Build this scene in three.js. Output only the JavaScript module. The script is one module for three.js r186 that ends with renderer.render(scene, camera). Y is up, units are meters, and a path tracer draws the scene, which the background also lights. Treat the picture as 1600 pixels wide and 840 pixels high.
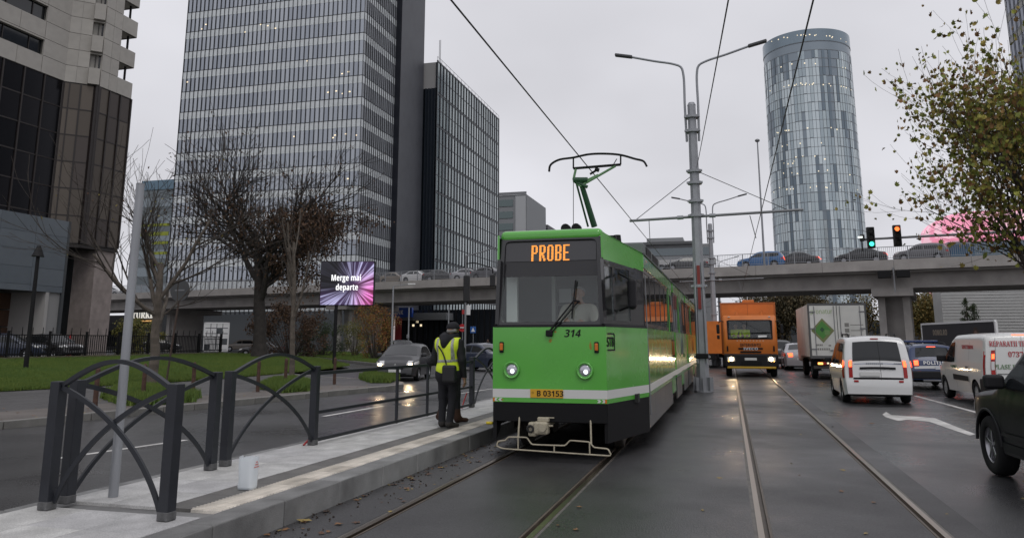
import * as THREE from 'three';
import { mergeGeometries, mergeVertices, toCreasedNormals } from 'three/addons/utils/BufferGeometryUtils.js';
import { RoundedBoxGeometry } from 'three/addons/geometries/RoundedBoxGeometry.js';
import { FontLoader } from 'three/addons/loaders/FontLoader.js';
import { Brush, Evaluator, SUBTRACTION } from 'three-bvh-csg';
import { TextGeometry } from 'three/addons/geometries/TextGeometry.js';

// ---------------------------------------------------------------- camera, sky, sun, exposure
const scene = new THREE.Scene();
const FOC = 1225, EYE = 1.6, PITCH = Math.atan(226 / 1225), YAW = Math.atan(341 / 1246);
const camera = new THREE.PerspectiveCamera(2 * Math.atan(533.5 / FOC) * 180 / Math.PI, 1600 / 1067, 0.1, 3000);
camera.setViewOffset(1600, 1067, 0, 227.5, 1600, 840);
camera.position.set(0, EYE, 0);
camera.rotation.order = 'YXZ';
camera.rotation.set(PITCH, YAW, 0);
camera.updateMatrixWorld();

let seedState = 12345;
const rnd = () => { seedState = (seedState * 1664525 + 1013904223) >>> 0; return seedState / 4294967296; };
const seed = s => { seedState = s >>> 0; };
const rr = (a, b) => a + (b - a) * rnd();
const lerp = (a, b, t) => a + (b - a) * t, clamp = (x, a = 0, b = 1) => Math.min(b, Math.max(a, x));
const sstep = (a, b, x) => { const t = clamp((x - a) / (b - a)); return t * t * (3 - 2 * t); };

// periodic value noise
const hash2 = (x, y, s) => { let h = (x * 374761393 + y * 668265263 + s * 2147483647) | 0; h = Math.imul(h ^ (h >>> 13), 1274126177); return ((h ^ (h >>> 16)) >>> 0) / 4294967296; };
function vnoise(x, y, per, s) {
  const xi = Math.floor(x), yi = Math.floor(y), fx = x - xi, fy = y - yi, u = fx * fx * (3 - 2 * fx), v = fy * fy * (3 - 2 * fy);
  const m = (a) => ((a % per) + per) % per;
  const a = hash2(m(xi), m(yi), s), b = hash2(m(xi + 1), m(yi), s), c = hash2(m(xi), m(yi + 1), s), d = hash2(m(xi + 1), m(yi + 1), s);
  return lerp(lerp(a, b, u), lerp(c, d, u), v);
}
function fbm(x, y, per, oct, s) { let r = 0, a = 0.5, t = 0; for (let o = 0; o < oct; o++) { r += a * vnoise(x * (1 << o), y * (1 << o), per << o, s + o * 17); t += a; a *= 0.5; } return r / t; }

// overcast sky, one sheet of cloud with soft folds
{
  const W = 1024, Hh = 512, d = new Float32Array(W * Hh * 4);
  for (let j = 0; j < Hh; j++) for (let i = 0; i < W; i++) {
    const el = (j + 0.5) / Hh * Math.PI - Math.PI / 2, az = i / W * Math.PI * 2;
    const s = Math.max(0, Math.sin(el));
    const k = 1 / (s + 0.28);
    const cx = Math.cos(az) * Math.cos(el) * k * 1.3 + 40, cz = Math.sin(az) * Math.cos(el) * k * 1.3 + 40;
    const n = fbm(cx, cz, 1024, 5, 3), n2 = fbm(cx * 0.4 + 9, cz * 0.4, 1024, 3, 31);
    let L = 0.7 + 0.16 * s + 0.42 * (n - 0.5) + 0.42 * (n2 - 0.5);
    if (el < -0.02) L = 0.16;
    const o = (j * W + i) * 4;
    d[o] = L * 0.965; d[o + 1] = L * 0.965; d[o + 2] = L * 1.03; d[o + 3] = 1;
  }
  const t = new THREE.DataTexture(d, W, Hh, THREE.RGBAFormat, THREE.FloatType);
  t.mapping = THREE.EquirectangularReflectionMapping; t.magFilter = t.minFilter = THREE.LinearFilter; t.wrapS = THREE.RepeatWrapping; t.needsUpdate = true;
  scene.background = t; scene.environment = t;
}
const sun = new THREE.DirectionalLight(new THREE.Color(1, 0.97, 0.93), 0.7);
sun.position.set(40, 95, 60); sun.shadow.radius = 40; sun.castShadow = true;
sun.shadow.mapSize.set(4096, 4096);
Object.assign(sun.shadow.camera, { left: -160, right: 160, top: 160, bottom: -160, near: 1, far: 500 });
scene.add(sun); scene.add(sun.target);

const renderer = new THREE.WebGLRenderer({ antialias: true });
renderer.setSize(1024, 537);
renderer.toneMapping = THREE.LinearToneMapping;
renderer.toneMappingExposure = 0.95;
renderer.shadowMap.enabled = true;

// ---------------------------------------------------------------- from pixels of the photograph to places
const V3 = (x, y, z) => new THREE.Vector3(x, y, z);
function ray(u, v) { return V3(u - 800, -(v - 306), -FOC).applyEuler(new THREE.Euler(PITCH, YAW, 0, 'YXZ')); }
function G(u, v, h = 0) { const d = ray(u, v), t = (h - EYE) / d.y; return V3(d.x * t, h, d.z * t); }          // on level ground of height h
function AZ(u, v, z) { const d = ray(u, v), t = z / d.z; return V3(d.x * t, EYE + d.y * t, z); }               // on a wall across the street
function AX(u, v, x) { const d = ray(u, v), t = x / d.x; return V3(x, EYE + d.y * t, d.z * t); }               // on a wall along the street
function HIT(u, v, px, pz, dx, dz) {                                                                           // on an upright wall of any bearing
  const d = ray(u, v), t = (px * dz - pz * dx) / (d.x * dz - d.z * dx); return V3(d.x * t, EYE + d.y * t, d.z * t);
}
function AD(u, v, depth) { const d = ray(u, v), t = depth / FOC; return V3(d.x * t, EYE + d.y * t, d.z * t); }

// ---------------------------------------------------------------- helpers
const names = {};
function numbered(n) { const k = names[n] = (names[n] ?? -1) + 1; return k ? n + '_' + String(k).padStart(3, '0') : n; }
function thing(name, label, category, pos = [0, 0, 0], turn = 0, group) {
  const o = new THREE.Group(); o.name = numbered(name); scene.add(o);
  o.position.set(...(pos.isVector3 ? pos.toArray() : pos)); o.rotation.y = turn; o.userData = { label, category };
  if (group) o.userData.group = group; return o;
}
function copyOf(root, pos, turn, label, group, s) {
  const r = root.clone(); r.name = numbered(root.name.replace(/_\d{3}$/, '')); scene.add(r);
  r.position.set(...(pos.isVector3 ? pos.toArray() : pos)); r.rotation.y = turn;
  r.userData = { ...root.userData }; if (label) r.userData.label = label; if (group) r.userData.group = group; if (s) r.scale.setScalar(s); return r;
}
function part(parent, name, geo, mat, label) {
  const m = new THREE.Mesh(Array.isArray(geo) ? merge(geo) : geo, mat); m.name = name; parent.add(m); if (label) m.userData.label = label; return m;
}
function single(name, geo, mat, label, category, group, pos) {
  const m = new THREE.Mesh(Array.isArray(geo) ? merge(geo) : geo, mat); m.name = numbered(name); scene.add(m); if (pos) m.position.set(...(pos.isVector3 ? pos.toArray() : pos));
  m.userData = { label, category }; if (group) m.userData.group = group; return m;
}
function struct(name, geo, mat, parent) {
  const m = new THREE.Mesh(Array.isArray(geo) ? merge(geo) : geo, mat); m.name = parent ? name : numbered(name); (parent || scene).add(m); if (!parent) m.userData.kind = 'structure'; return m;
}
function merge(list) {
  list = list.flat(Infinity).filter(Boolean).map(g => { let q = g.index ? g.toNonIndexed() : g; const o = new THREE.BufferGeometry(); o.setAttribute('position', q.attributes.position); if (!q.attributes.normal) q.computeVertexNormals(); o.setAttribute('normal', q.attributes.normal);
    o.setAttribute('uv', q.attributes.uv || new THREE.BufferAttribute(new Float32Array(q.attributes.position.count * 2), 2)); return o; });
  return list.length === 1 ? list[0] : mergeGeometries(list);
}
// uv in metres from position, along the dominant normal
function muv(g, k = 1) {
  if (g.index) g = g.toNonIndexed();
  if (!g.attributes.normal) g.computeVertexNormals();
  const p = g.attributes.position, n = g.attributes.normal, uv = new Float32Array(p.count * 2);
  for (let i = 0; i < p.count; i += 3) {
    const a = Math.abs(n.getX(i) + n.getX(i + 1) + n.getX(i + 2)), b = Math.abs(n.getY(i) + n.getY(i + 1) + n.getY(i + 2)), c = Math.abs(n.getZ(i) + n.getZ(i + 1) + n.getZ(i + 2));
    for (let j = i; j < i + 3; j++) {
      const x = p.getX(j), y = p.getY(j), z = p.getZ(j);
      const [s, t] = b >= a && b >= c ? [x, z] : a >= c ? [z, y] : [x, y];
      uv[j * 2] = s * k; uv[j * 2 + 1] = t * k;
    }
  }
  g.setAttribute('uv', new THREE.BufferAttribute(uv, 2)); return g;
}
const bx = (w, h, d, x = 0, y = 0, z = 0) => new THREE.BoxGeometry(w, h, d).translate(x, y, z);
const rbx = (w, h, d, r, x = 0, y = 0, z = 0, s = 2) => new RoundedBoxGeometry(w, h, d, s, Math.min(r, w / 2.01, h / 2.01, d / 2.01)).translate(x, y, z);
const boxAB = (x0, y0, z0, x1, y1, z1) => bx(Math.abs(x1 - x0), Math.abs(y1 - y0), Math.abs(z1 - z0), (x0 + x1) / 2, (y0 + y1) / 2, (z0 + z1) / 2);
const cyl = (r0, r1, h, n = 16, x = 0, y = 0, z = 0) => new THREE.CylinderGeometry(r1, r0, h, n).translate(x, y + h / 2, z);   // r0 at the foot
function rod(a, b, r0, r1 = r0, n = 8) {
  const A = a.isVector3 ? a : V3(...a), B = b.isVector3 ? b : V3(...b), d = B.clone().sub(A), L = d.length();
  const g = new THREE.CylinderGeometry(r1, r0, L, n, 1); g.translate(0, L / 2, 0);
  g.applyQuaternion(new THREE.Quaternion().setFromUnitVectors(V3(0, 1, 0), d.normalize())); return g.translate(A.x, A.y, A.z);
}
function tube(pts, r, n = 24, k = 8, closed = false, tension) {
  const c = new THREE.CatmullRomCurve3(pts.map(p => p.isVector3 ? p : V3(...p)), closed, tension !== undefined ? 'catmullrom' : 'centripetal', tension ?? 0.5); return new THREE.TubeGeometry(c, n, r, k, closed);
}
// flat bar of section w x t swept along points (w across the sweep plane normal)
function bar(pts, w, t, side = V3(0, 0, 1)) {
  const P = [], I = []; const n = pts.length;
  for (let i = 0; i < n; i++) {
    const a = pts[Math.max(0, i - 1)], b = pts[Math.min(n - 1, i + 1)], d = b.clone().sub(a).normalize(), up = side.clone().cross(d).normalize();
    for (const [s, q] of [[-1, -1], [1, -1], [1, 1], [-1, 1]]) { const p = pts[i].clone().addScaledVector(side, s * w / 2).addScaledVector(up, q * t / 2); P.push(p.x, p.y, p.z); }
    if (i) for (let k = 0; k < 4; k++) { const m = (i - 1) * 4, k2 = (k + 1) % 4; I.push(m + k, m + k2, m + 4 + k2, m + k, m + 4 + k2, m + 4 + k); }
  }
  const e = (n - 1) * 4; I.push(0, 2, 1, 0, 3, 2, e, e + 1, e + 2, e, e + 2, e + 3);
  const g = new THREE.BufferGeometry(); g.setAttribute('position', new THREE.Float32BufferAttribute(P, 3)); g.setIndex(I); return toCreasedNormals(g, 0.6);
}
function quad(a, b, c, d) { const g = new THREE.BufferGeometry(); const A = [a, b, c, a, c, d].flatMap(p => p.isVector3 ? p.toArray() : p); g.setAttribute('position', new THREE.Float32BufferAttribute(A, 3)); g.setAttribute('uv', new THREE.Float32BufferAttribute([0, 0, 1, 0, 1, 1, 0, 0, 1, 1, 0, 1], 2)); g.computeVertexNormals(); return g; }
// solid slab under a quad: a b c d seen anticlockwise from the front, t thick backwards
function slab(a, b, c, d, t) {
  [a, b, c, d] = [a, b, c, d].map(p => p.isVector3 ? p : V3(...p));
  const n = b.clone().sub(a).cross(d.clone().sub(a)).normalize().multiplyScalar(-t), e = [a, b, c, d].map(p => p.clone().add(n));
  return merge([quad(a, b, c, d), quad(e[3], e[2], e[1], e[0]), quad(b, a, e[0], e[1]), quad(c, b, e[1], e[2]), quad(d, c, e[2], e[3]), quad(a, d, e[3], e[0])]);
}
function poly(pts, y0, y1) {                                       // level sheet (y0 = top) or block down to y1
  const s = new THREE.Shape(pts.map(p => new THREE.Vector2(p[0], -p[1])));
  if (y1 === undefined) return muv(new THREE.ShapeGeometry(s).rotateX(-Math.PI / 2).translate(0, y0, 0));
  return muv(new THREE.ExtrudeGeometry(s, { depth: y0 - y1, bevelEnabled: false }).rotateX(-Math.PI / 2).translate(0, y1, 0));
}
function lathe(pts, n = 24) { return new THREE.LatheGeometry(pts.map(p => new THREE.Vector2(...p)), n); }
const font = await new FontLoader().loadAsync('fonts/droid/droid_sans_bold.typeface.json');
const fontR = await new FontLoader().loadAsync('fonts/droid/droid_sans_regular.typeface.json');
const fontS = await new FontLoader().loadAsync('fonts/droid/droid_serif_bold.typeface.json');
function text(str, size, depth = 0.004, f = font, width) {
  const g = new TextGeometry(str, { font: f, size, depth, curveSegments: 3, bevelEnabled: false }); g.computeBoundingBox();
  const b = g.boundingBox; g.translate(-(b.min.x + b.max.x) / 2, -(b.min.y + b.max.y) / 2, 0);
  if (width) g.scale(width / (b.max.x - b.min.x), 1, 1); return g;
}

// ---------------------------------------------------------------- textures and materials
const s8 = x => { x = clamp(x); return Math.round(255 * (x <= 0.0031308 ? 12.92 * x : 1.055 * Math.pow(x, 1 / 2.4) - 0.055)); };
function tex(n, fn, srgb = true, rep = 1, m = n) {
  const d = new Uint8Array(n * m * 4);
  for (let j = 0; j < m; j++) for (let i = 0; i < n; i++) {
    const c = fn(i / n, j / m, i, j), o = (j * n + i) * 4;
    if (srgb) { d[o] = s8(c[0]); d[o + 1] = s8(c[1]); d[o + 2] = s8(c[2]); } else { d[o] = d[o + 1] = d[o + 2] = Math.round(255 * clamp(c)); } d[o + 3] = 255;
  }
  const t = new THREE.DataTexture(d, n, m, THREE.RGBAFormat); t.magFilter = THREE.LinearFilter; t.minFilter = THREE.LinearMipmapLinearFilter; t.generateMipmaps = true;
  t.wrapS = t.wrapT = THREE.RepeatWrapping; if (srgb) t.colorSpace = THREE.SRGBColorSpace; t.repeat.set(rep, rep); t.needsUpdate = true; return t;
}
const C = (r, g, b) => new THREE.Color().setRGB(r, g, b);
function mat(r, g, b, rough = 0.6, metal = 0, extra = {}) { return new THREE.MeshStandardMaterial({ color: C(r, g, b), roughness: rough, metalness: metal, ...extra }); }
function phys(r, g, b, rough, extra = {}) { return new THREE.MeshPhysicalMaterial({ color: C(r, g, b), roughness: rough, ...extra }); }
// a grainy material: fine grain, coarse patches, bump; size = metres per tile
function grain(base, { n = 256, size = 2, fine = 0.25, coarse = 0.2, per = 6, rough = 0.85, roughVar = 0, bump = 0, s = 1, extra = {}, tint } = {}) {
  const f = (u, v, i, j) => { const c = fbm(u * per, v * per, per, 4, s), g = hash2(i, j, s + 5); return (1 + coarse * 2 * (c - 0.5)) * (1 + fine * (g - 0.5)); };
  const o = { roughness: rough, color: 0xffffff, ...extra };
  o.map = tex(n, (u, v, i, j) => { const k = f(u, v, i, j); const t = tint ? tint(u, v) : [1, 1, 1]; return [base[0] * k * t[0], base[1] * k * t[1], base[2] * k * t[2]]; }, true, 1 / size);
  if (roughVar) { o.roughness = 1; o.roughnessMap = tex(n, (u, v, i, j) => rough + roughVar * 2 * (fbm(u * per + 3, v * per, per, 4, s + 40) - 0.5) + 0.1 * (hash2(i, j, s + 9) - 0.5), false, 1 / size); }
  if (bump) { o.bumpMap = tex(n, (u, v, i, j) => 0.5 * hash2(i, j, s + 5) + 0.5 * fbm(u * per * 4, v * per * 4, per * 4, 3, s + 8), false, 1 / size); o.bumpScale = bump; }
  return new THREE.MeshStandardMaterial(o);
}
const glassDark = phys(0.012, 0.014, 0.016, 0.04, { specularIntensity: 1, ior: 1.52 });
const paint = (r, g, b, extra = {}) => phys(r, g, b, 0.42, { clearcoat: 0.8, clearcoatRoughness: 0.08, ...extra });
const M = {
  black: phys(0.01, 0.01, 0.011, 0.55, { specularIntensity: 0.4 }), rubber: phys(0.014, 0.014, 0.015, 0.85, { specularIntensity: 0.4 }), plastic: phys(0.014, 0.014, 0.016, 0.6, { specularIntensity: 0.5 }), chrome: mat(0.75, 0.75, 0.77, 0.18, 1), alloy: mat(0.42, 0.42, 0.44, 0.32, 1),
  galv: grain([0.3, 0.31, 0.33], { size: 0.8, fine: 0.1, coarse: 0.14, rough: 0.5, s: 11, extra: { metalness: 0.35 } }), greySteel: mat(0.2, 0.205, 0.215, 0.5, 0.3), anthracite: grain([0.016, 0.018, 0.024], { size: 0.5, fine: 0.15, coarse: 0.2, rough: 0.5, s: 13, n: 128 }),
  white: mat(0.72, 0.72, 0.72, 0.5), plate: mat(0.65, 0.65, 0.64, 0.4), wire: mat(0.03, 0.03, 0.032, 0.5, 0.4),
  glass: glassDark, pane: phys(0.92, 0.95, 0.95, 0.02, { transmission: 1, thickness: 0, ior: 1.5 }),
  redLens: phys(0.35, 0.012, 0.01, 0.15), orangeLens: phys(0.6, 0.16, 0.02, 0.15), clearLens: phys(0.6, 0.6, 0.6, 0.1),
  brake: mat(0.4, 0.02, 0.01, 0.3, 0, { emissive: C(1, 0.085, 0.025), emissiveIntensity: 5 }), tailGlow: mat(0.4, 0.02, 0.01, 0.3, 0, { emissive: C(1, 0.07, 0.04), emissiveIntensity: 0.7 }),
  amberGlow: mat(0.5, 0.2, 0.02, 0.3, 0, { emissive: C(1, 0.5, 0.12), emissiveIntensity: 2.5 }),
  head: mat(0.8, 0.8, 0.75, 0.2, 0, { emissive: C(1, 0.74, 0.42), emissiveIntensity: 7 }), headCool: mat(0.8, 0.8, 0.8, 0.2, 0, { emissive: C(0.85, 0.92, 1), emissiveIntensity: 2.0 }),
  skin: mat(0.42, 0.24, 0.17, 0.6), cloth: mat(0.012, 0.012, 0.016, 0.9),
};
// ---------------------------------------------------------------- ground, roads, tracks
const XY = p => [p.x, p.z];
M.asphalt = grain([0.032, 0.032, 0.034], { n: 1024, size: 7, fine: 0.8, coarse: 0.35, per: 5, rough: 0.27, roughVar: 0.26, bump: 0.006, s: 21 });
M.asphaltNew = grain([0.05, 0.049, 0.051], { n: 1024, size: 6, fine: 1.0, coarse: 0.45, per: 4, rough: 0.43, roughVar: 0.34, bump: 0.007, s: 27 });
M.asphaltLeft = grain([0.052, 0.051, 0.052], { n: 1024, size: 8, fine: 0.7, coarse: 0.22, per: 5, rough: 0.38, roughVar: 0.28, bump: 0.006, s: 29 });
M.earth = grain([0.06, 0.058, 0.055], { n: 512, size: 9, fine: 0.5, coarse: 0.3, rough: 0.8, s: 23 });
M.pathAsphalt = grain([0.075, 0.072, 0.072], { n: 512, size: 5, fine: 0.6, coarse: 0.25, rough: 0.6, roughVar: 0.2, s: 25 });
M.pavement = grain([0.13, 0.115, 0.105], { n: 512, size: 4, fine: 0.4, coarse: 0.3, rough: 0.65, roughVar: 0.15, s: 33 });
M.roadPaint = grain([0.52, 0.51, 0.49], { n: 512, size: 1.6, fine: 0.35, coarse: 0.45, per: 8, rough: 0.6, s: 35 });
M.kerb = grain([0.17, 0.165, 0.155], { n: 512, size: 1.7, fine: 0.35, coarse: 0.35, rough: 0.7, s: 37, bump: 0.003 });
M.grassSoil = grain([0.05, 0.085, 0.016], { n: 512, size: 3, fine: 0.6, coarse: 0.45, rough: 0.95, s: 39 });

{ // the ground, reaching the horizon
  struct('ground', poly([[-1400, -1400], [1400, -1400], [1400, 1400], [-1400, 1400]], -0.06), M.earth);
}
const TL = -2.42, TR = 0.92, GA = 0.7175;
const Z0 = 9, Z1 = -150;
{ // track bed in strips so that the rails lie in real grooves
  const cuts = []; for (const c of [TL, TR]) for (const s of [-1, 1]) cuts.push([c + s * GA, s]);
  const edges = []; for (const [x, s] of cuts) { const a = x + s * 0.085, b = x - s * 0.07; edges.push([Math.min(a, b), Math.max(a, b)]); }
  let x = -3.88; const strips = [];
  for (const [a, b] of edges) { strips.push([x, a]); x = b; } strips.push([x, 2.0]);
  struct('tram_track_bed', strips.map(([a, b]) => muv(boxAB(a, -0.05, Z0, b, 0, Z1))), M.asphaltNew);
  const steel = mat(0.34, 0.29, 0.235, 0.3, 1), rust = grain([0.085, 0.066, 0.05], { n: 256, size: 1.2, fine: 0.4, coarse: 0.4, rough: 0.55, s: 41 });
  const seal = grain([0.105, 0.097, 0.088], { n: 256, size: 0.9, fine: 0.5, coarse: 0.5, rough: 0.6, s: 43 });
  for (const [gx, s] of cuts) {
    const r = new THREE.Group(); r.name = numbered('tram_rail'); r.userData.kind = 'structure'; scene.add(r);
    const run = (a, b, y0, y1) => muv(boxAB(gx + s * a, y0, Z0, gx + s * b, y1, Z1));
    struct('rail_head', run(0, 0.052, -0.045, 0.003), steel, r);
    struct('groove', run(-0.042, 0, -0.05, -0.036), rust, r);
    struct('guard_lip', run(-0.062, -0.042, -0.045, 0.001), rust, r);
    struct('joint_filler', [run(0.052, 0.085, -0.045, -0.003), run(-0.07, -0.062, -0.045, -0.004)], seal, r);
  }
}
struct('road', muv(boxAB(2.0, -0.05, Z0, 9.6, -0.001, -190)), M.asphalt);
{ // pavement along the right
  struct('pavement', muv(boxAB(9.6, -0.05, Z0, 24, 0.12, -72)), M.pathAsphalt);
}
{ // road markings on the right
  const line = (x0, z0, x1, z1, w) => poly([[x0 - w / 2, z0], [x0 + w / 2, z0], [x1 + w / 2, z1], [x1 - w / 2, z1]], 0.003);
  struct('lane_line', line(5.62, -6, 5.2, -26.2, 0.13), M.roadPaint);
  for (let k = 0; k < 6; k++) struct('lane_dash', line(5.1 - k * 0.05, -31 - k * 9, 5.07 - k * 0.05, -34 - k * 9, 0.13), M.roadPaint);
  const a = [[838, 262], [856, 250], [880, 264], [1000, 271], [1085, 279], [1140, 301], [1275, 354], [1250, 361], [1120, 317], [1060, 295], [950, 286], [915, 292], [855, 275]];
  struct('lane_arrow', poly(a.map(([u, v]) => XY(G(1100 + u / 3, 560 + v / 3, 0.003))), 0.003), M.roadPaint);
}
struct('left_road', muv(boxAB(-130, -0.05, Z0, -5.75, -0.001, -170)), M.asphaltLeft);
{
  const dash = (a, b) => { const p = G(...a, 0.003), q = G(...b, 0.003), n = V3(q.z - p.z, 0, p.x - q.x).normalize().multiplyScalar(0.06); return poly([XY(p.clone().add(n)), XY(q.clone().add(n)), XY(q.clone().sub(n)), XY(p.clone().sub(n))], 0.003); };
  for (const [a, b] of [[[80, 717], [290, 687]], [[505, 650], [598, 634]], [[690, 618.5], [770, 607]], [[800, 603], [840, 597]]]) struct('lane_dash', dash(a, b), M.roadPaint);
}
// pavement on the left, with kerb, lawns and tree pits
const kerbLine = [[-15.2, 6], [-13.05, -11.96], [-12.3, -16.4], [-10.96, -24.25], [-10.95, -25.6], [-11.5, -26.9], [-12.9, -28], [-16.5, -30.2], [-22.5, -34.4]];
{
  const pts = [...kerbLine, [-26, -38], [-60, -58], [-80, -40], [-80, 6]];
  struct('pavement', poly(pts, 0.12, -0.05), M.pathAsphalt);
  const inner = kerbLine.slice(0, 4).map(([x, z], i) => [x - 2.1, z - 0.3]);
  struct('paved_strip', poly([...kerbLine.slice(0, 4).map(([x, z]) => [x - 0.16, z]), ...inner.reverse()], 0.126, 0.1), M.pavement);
  const run = thing('kerb', 'weathered concrete kerb stones edging the pavement beside the lawn', 'kerb');
  const stone = muv(rbx(0.16, 0.2, 0.97, 0.015)), stones = [];
  for (let i = 0; i + 1 < kerbLine.length; i++) {
    const a = V3(kerbLine[i][0], 0, kerbLine[i][1]), b = V3(kerbLine[i + 1][0], 0, kerbLine[i + 1][1]), L = a.distanceTo(b), n = Math.max(1, Math.round(L));
    for (let k = 0; k < n; k++) { const m = part(run, 'kerb_stone', stone, M.kerb); m.position.copy(a).lerp(b, (k + 0.5) / n).setY(0.042 + 0.004 * ((k * 7) % 3)); m.scale.z = L / n; m.rotation.y = Math.atan2(b.x - a.x, b.z - a.z) + 0.004 * ((k * 5) % 3 - 1); }
  }
}
const blade = (() => { // a tuft of five blades
  const P = []; seed(77); for (let k = 0; k < 5; k++) { const a = rnd() * 6.28, r = rnd() * 0.03, x = Math.cos(a) * r, z = Math.sin(a) * r, w = 0.006, h = rr(0.05, 0.11), b = rnd() * 6.28, l = rr(0.01, 0.05), t = rnd() * 6.28; P.push(x - w * Math.cos(t), 0, z - w * Math.sin(t), x + w * Math.cos(t), 0, z + w * Math.sin(t), x + Math.cos(b) * l, h, z + Math.sin(b) * l); }
  const g = new THREE.BufferGeometry(); g.setAttribute('position', new THREE.Float32BufferAttribute(P, 3)); g.computeVertexNormals(); return g;
})();
M.blade = mat(1, 1, 1, 0.8, 0, { side: THREE.DoubleSide });
function grassOn(name, label, pick, n, s = 1) {
  const im = new THREE.InstancedMesh(blade, M.blade, n), m = new THREE.Matrix4(), q = new THREE.Quaternion(), c = new THREE.Color();
  for (let i = 0; i < n; i++) {
    const p = pick(); q.setFromEuler(new THREE.Euler(rr(-0.2, 0.2), rnd() * 6.28, rr(-0.2, 0.2))); const k = s * rr(0.7, 1.5);
    im.setMatrixAt(i, m.compose(p, q, V3(k * 1.3, k, k * 1.3))); const d = rnd(), patch = fbm(p.x * 0.5 + 50, p.z * 0.5 + 50, 512, 3, 5), yellow = d * 0.5 + patch * 0.5;   // one colour for each whole tuft: some yellower, in patches over the lawn
    im.setColorAt(i, c.setRGB(lerp(0.055, 0.13, yellow), lerp(0.12, 0.17, yellow), 0.022));
  }
  im.name = numbered(name); im.userData = { label, category: 'grass', kind: 'stuff' }; scene.add(im); return im;
}
{ // the big lawn rises gently towards the fence
  const front = [[-420, 655], [-200, 628], [0, 611], [150, 603], [260, 597], [350, 591], [420, 585], [490, 579], [545, 571]].map(([u, v]) => G(u, v, 0.14));
  const back = [[-420, 580], [-200, 568], [0, 561], [120, 557], [230, 554.5], [345, 552], [400, 554], [450, 556], [500, 561]].map(([u, v], i) => G(u, v, [0.5, 0.5, 0.5, 0.5, 0.5, 0.5, 0.4, 0.3, 0.22][i]));
  const N = 40, K = 10, P = [], I = []; const at = (s, t) => { const f = s * (front.length - 1), i = Math.min(front.length - 2, Math.floor(f)), k = f - i; return front[i].clone().lerp(front[i + 1], k).lerp(back[i].clone().lerp(back[i + 1], k), t); };
  for (let i = 0; i <= N; i++) for (let j = 0; j <= K; j++) { const p = at(i / N, j / K); P.push(p.x, p.y, p.z); if (i && j) { const a = (i - 1) * (K + 1) + j - 1, b = a + K + 1; I.push(a, a + 1, b, b, a + 1, b + 1); } }
  const g = new THREE.BufferGeometry(); g.setAttribute('position', new THREE.Float32BufferAttribute(P, 3)); g.setIndex(I); g.computeVertexNormals();
  struct('lawn', muv(g), M.grassSoil);
  seed(5); grassOn('lawn_grass', 'bright green mown grass of the lawn in front of the railing', () => { const t = Math.pow(rnd(), 1.4); return at(0.18 + 0.82 * rnd(), t); }, 60000, 1.25);
  // second lawn beyond the path
  const l2 = [[455, 553], [520, 561], [580, 567], [640, 571], [700, 571], [680, 563], [620, 557], [560, 552], [500, 549]].map(([u, v]) => G(u, v, 0.16));
  struct('lawn', poly(l2.map(XY), 0.16, -0.05), M.grassSoil);
  const edge = thing('kerb', 'pale kerb stones curving round the far lawn by the orange shrub', 'kerb'), st = muv(rbx(0.2, 0.2, 1, 0.02));
  for (let i = 0; i < 4; i++) { const a = l2[i], b = l2[i + 1], L = a.distanceTo(b), n = Math.max(1, Math.round(L)); for (let k = 0; k < n; k++) { const m = part(edge, 'kerb_stone', st, M.kerb); m.position.copy(a).lerp(b, (k + 0.5) / n).setY(0.09); m.scale.z = L / n; m.rotation.y = Math.atan2(b.x - a.x, b.z - a.z); } }
  seed(6); grassOn('lawn_grass', 'green grass of the far lawn beside the parked cars', () => { const i = 1 + Math.floor(rnd() * 7), p = l2[0].clone().lerp(l2[i], Math.sqrt(rnd())).lerp(l2[i + 1], rnd() * 0.6); p.y = 0.155; return p; }, 14000, 1.6);
  // tree pits
  const pit = (name, label, ring, n) => {
    const r = ring.map(([u, v]) => G(u, v, 0.13)), c = r.reduce((a, p) => a.add(p), V3(0, 0, 0)).multiplyScalar(1 / r.length); c.y = 0.2;
    const PP = []; for (let i = 0; i < r.length; i++) PP.push(...r[i].toArray(), ...r[(i + 1) % r.length].toArray(), ...c.toArray()); const g = new THREE.BufferGeometry(); g.setAttribute('position', new THREE.Float32BufferAttribute(PP, 3)); g.computeVertexNormals();
    struct('tree_pit', muv(g), M.grassSoil);
    grassOn(name, label, () => { const i = Math.floor(rnd() * r.length); return c.clone().lerp(r[i].clone().lerp(r[(i + 1) % r.length], rnd()), Math.sqrt(rnd())); }, n, 2.0);
  };
  seed(8);
  pit('grass_patch', 'ragged grass round the foot of the leaning bare tree', [[160, 622], [190, 634], [240, 633], [300, 628], [310, 620], [270, 610], [215, 606], [180, 610]], 5000);
  pit('grass_patch', 'ragged grass round the foot of the thin young tree', [[405, 607], [440, 614], [480, 611], [490, 602], [460, 595], [425, 597]], 3500);
  pit('grass_patch', 'grass patch at the pavement corner in front of the grey hatchback', [[562, 592], [580, 598], [610, 598], [622, 593], [600, 586], [575, 586]], 2500);
}
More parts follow.
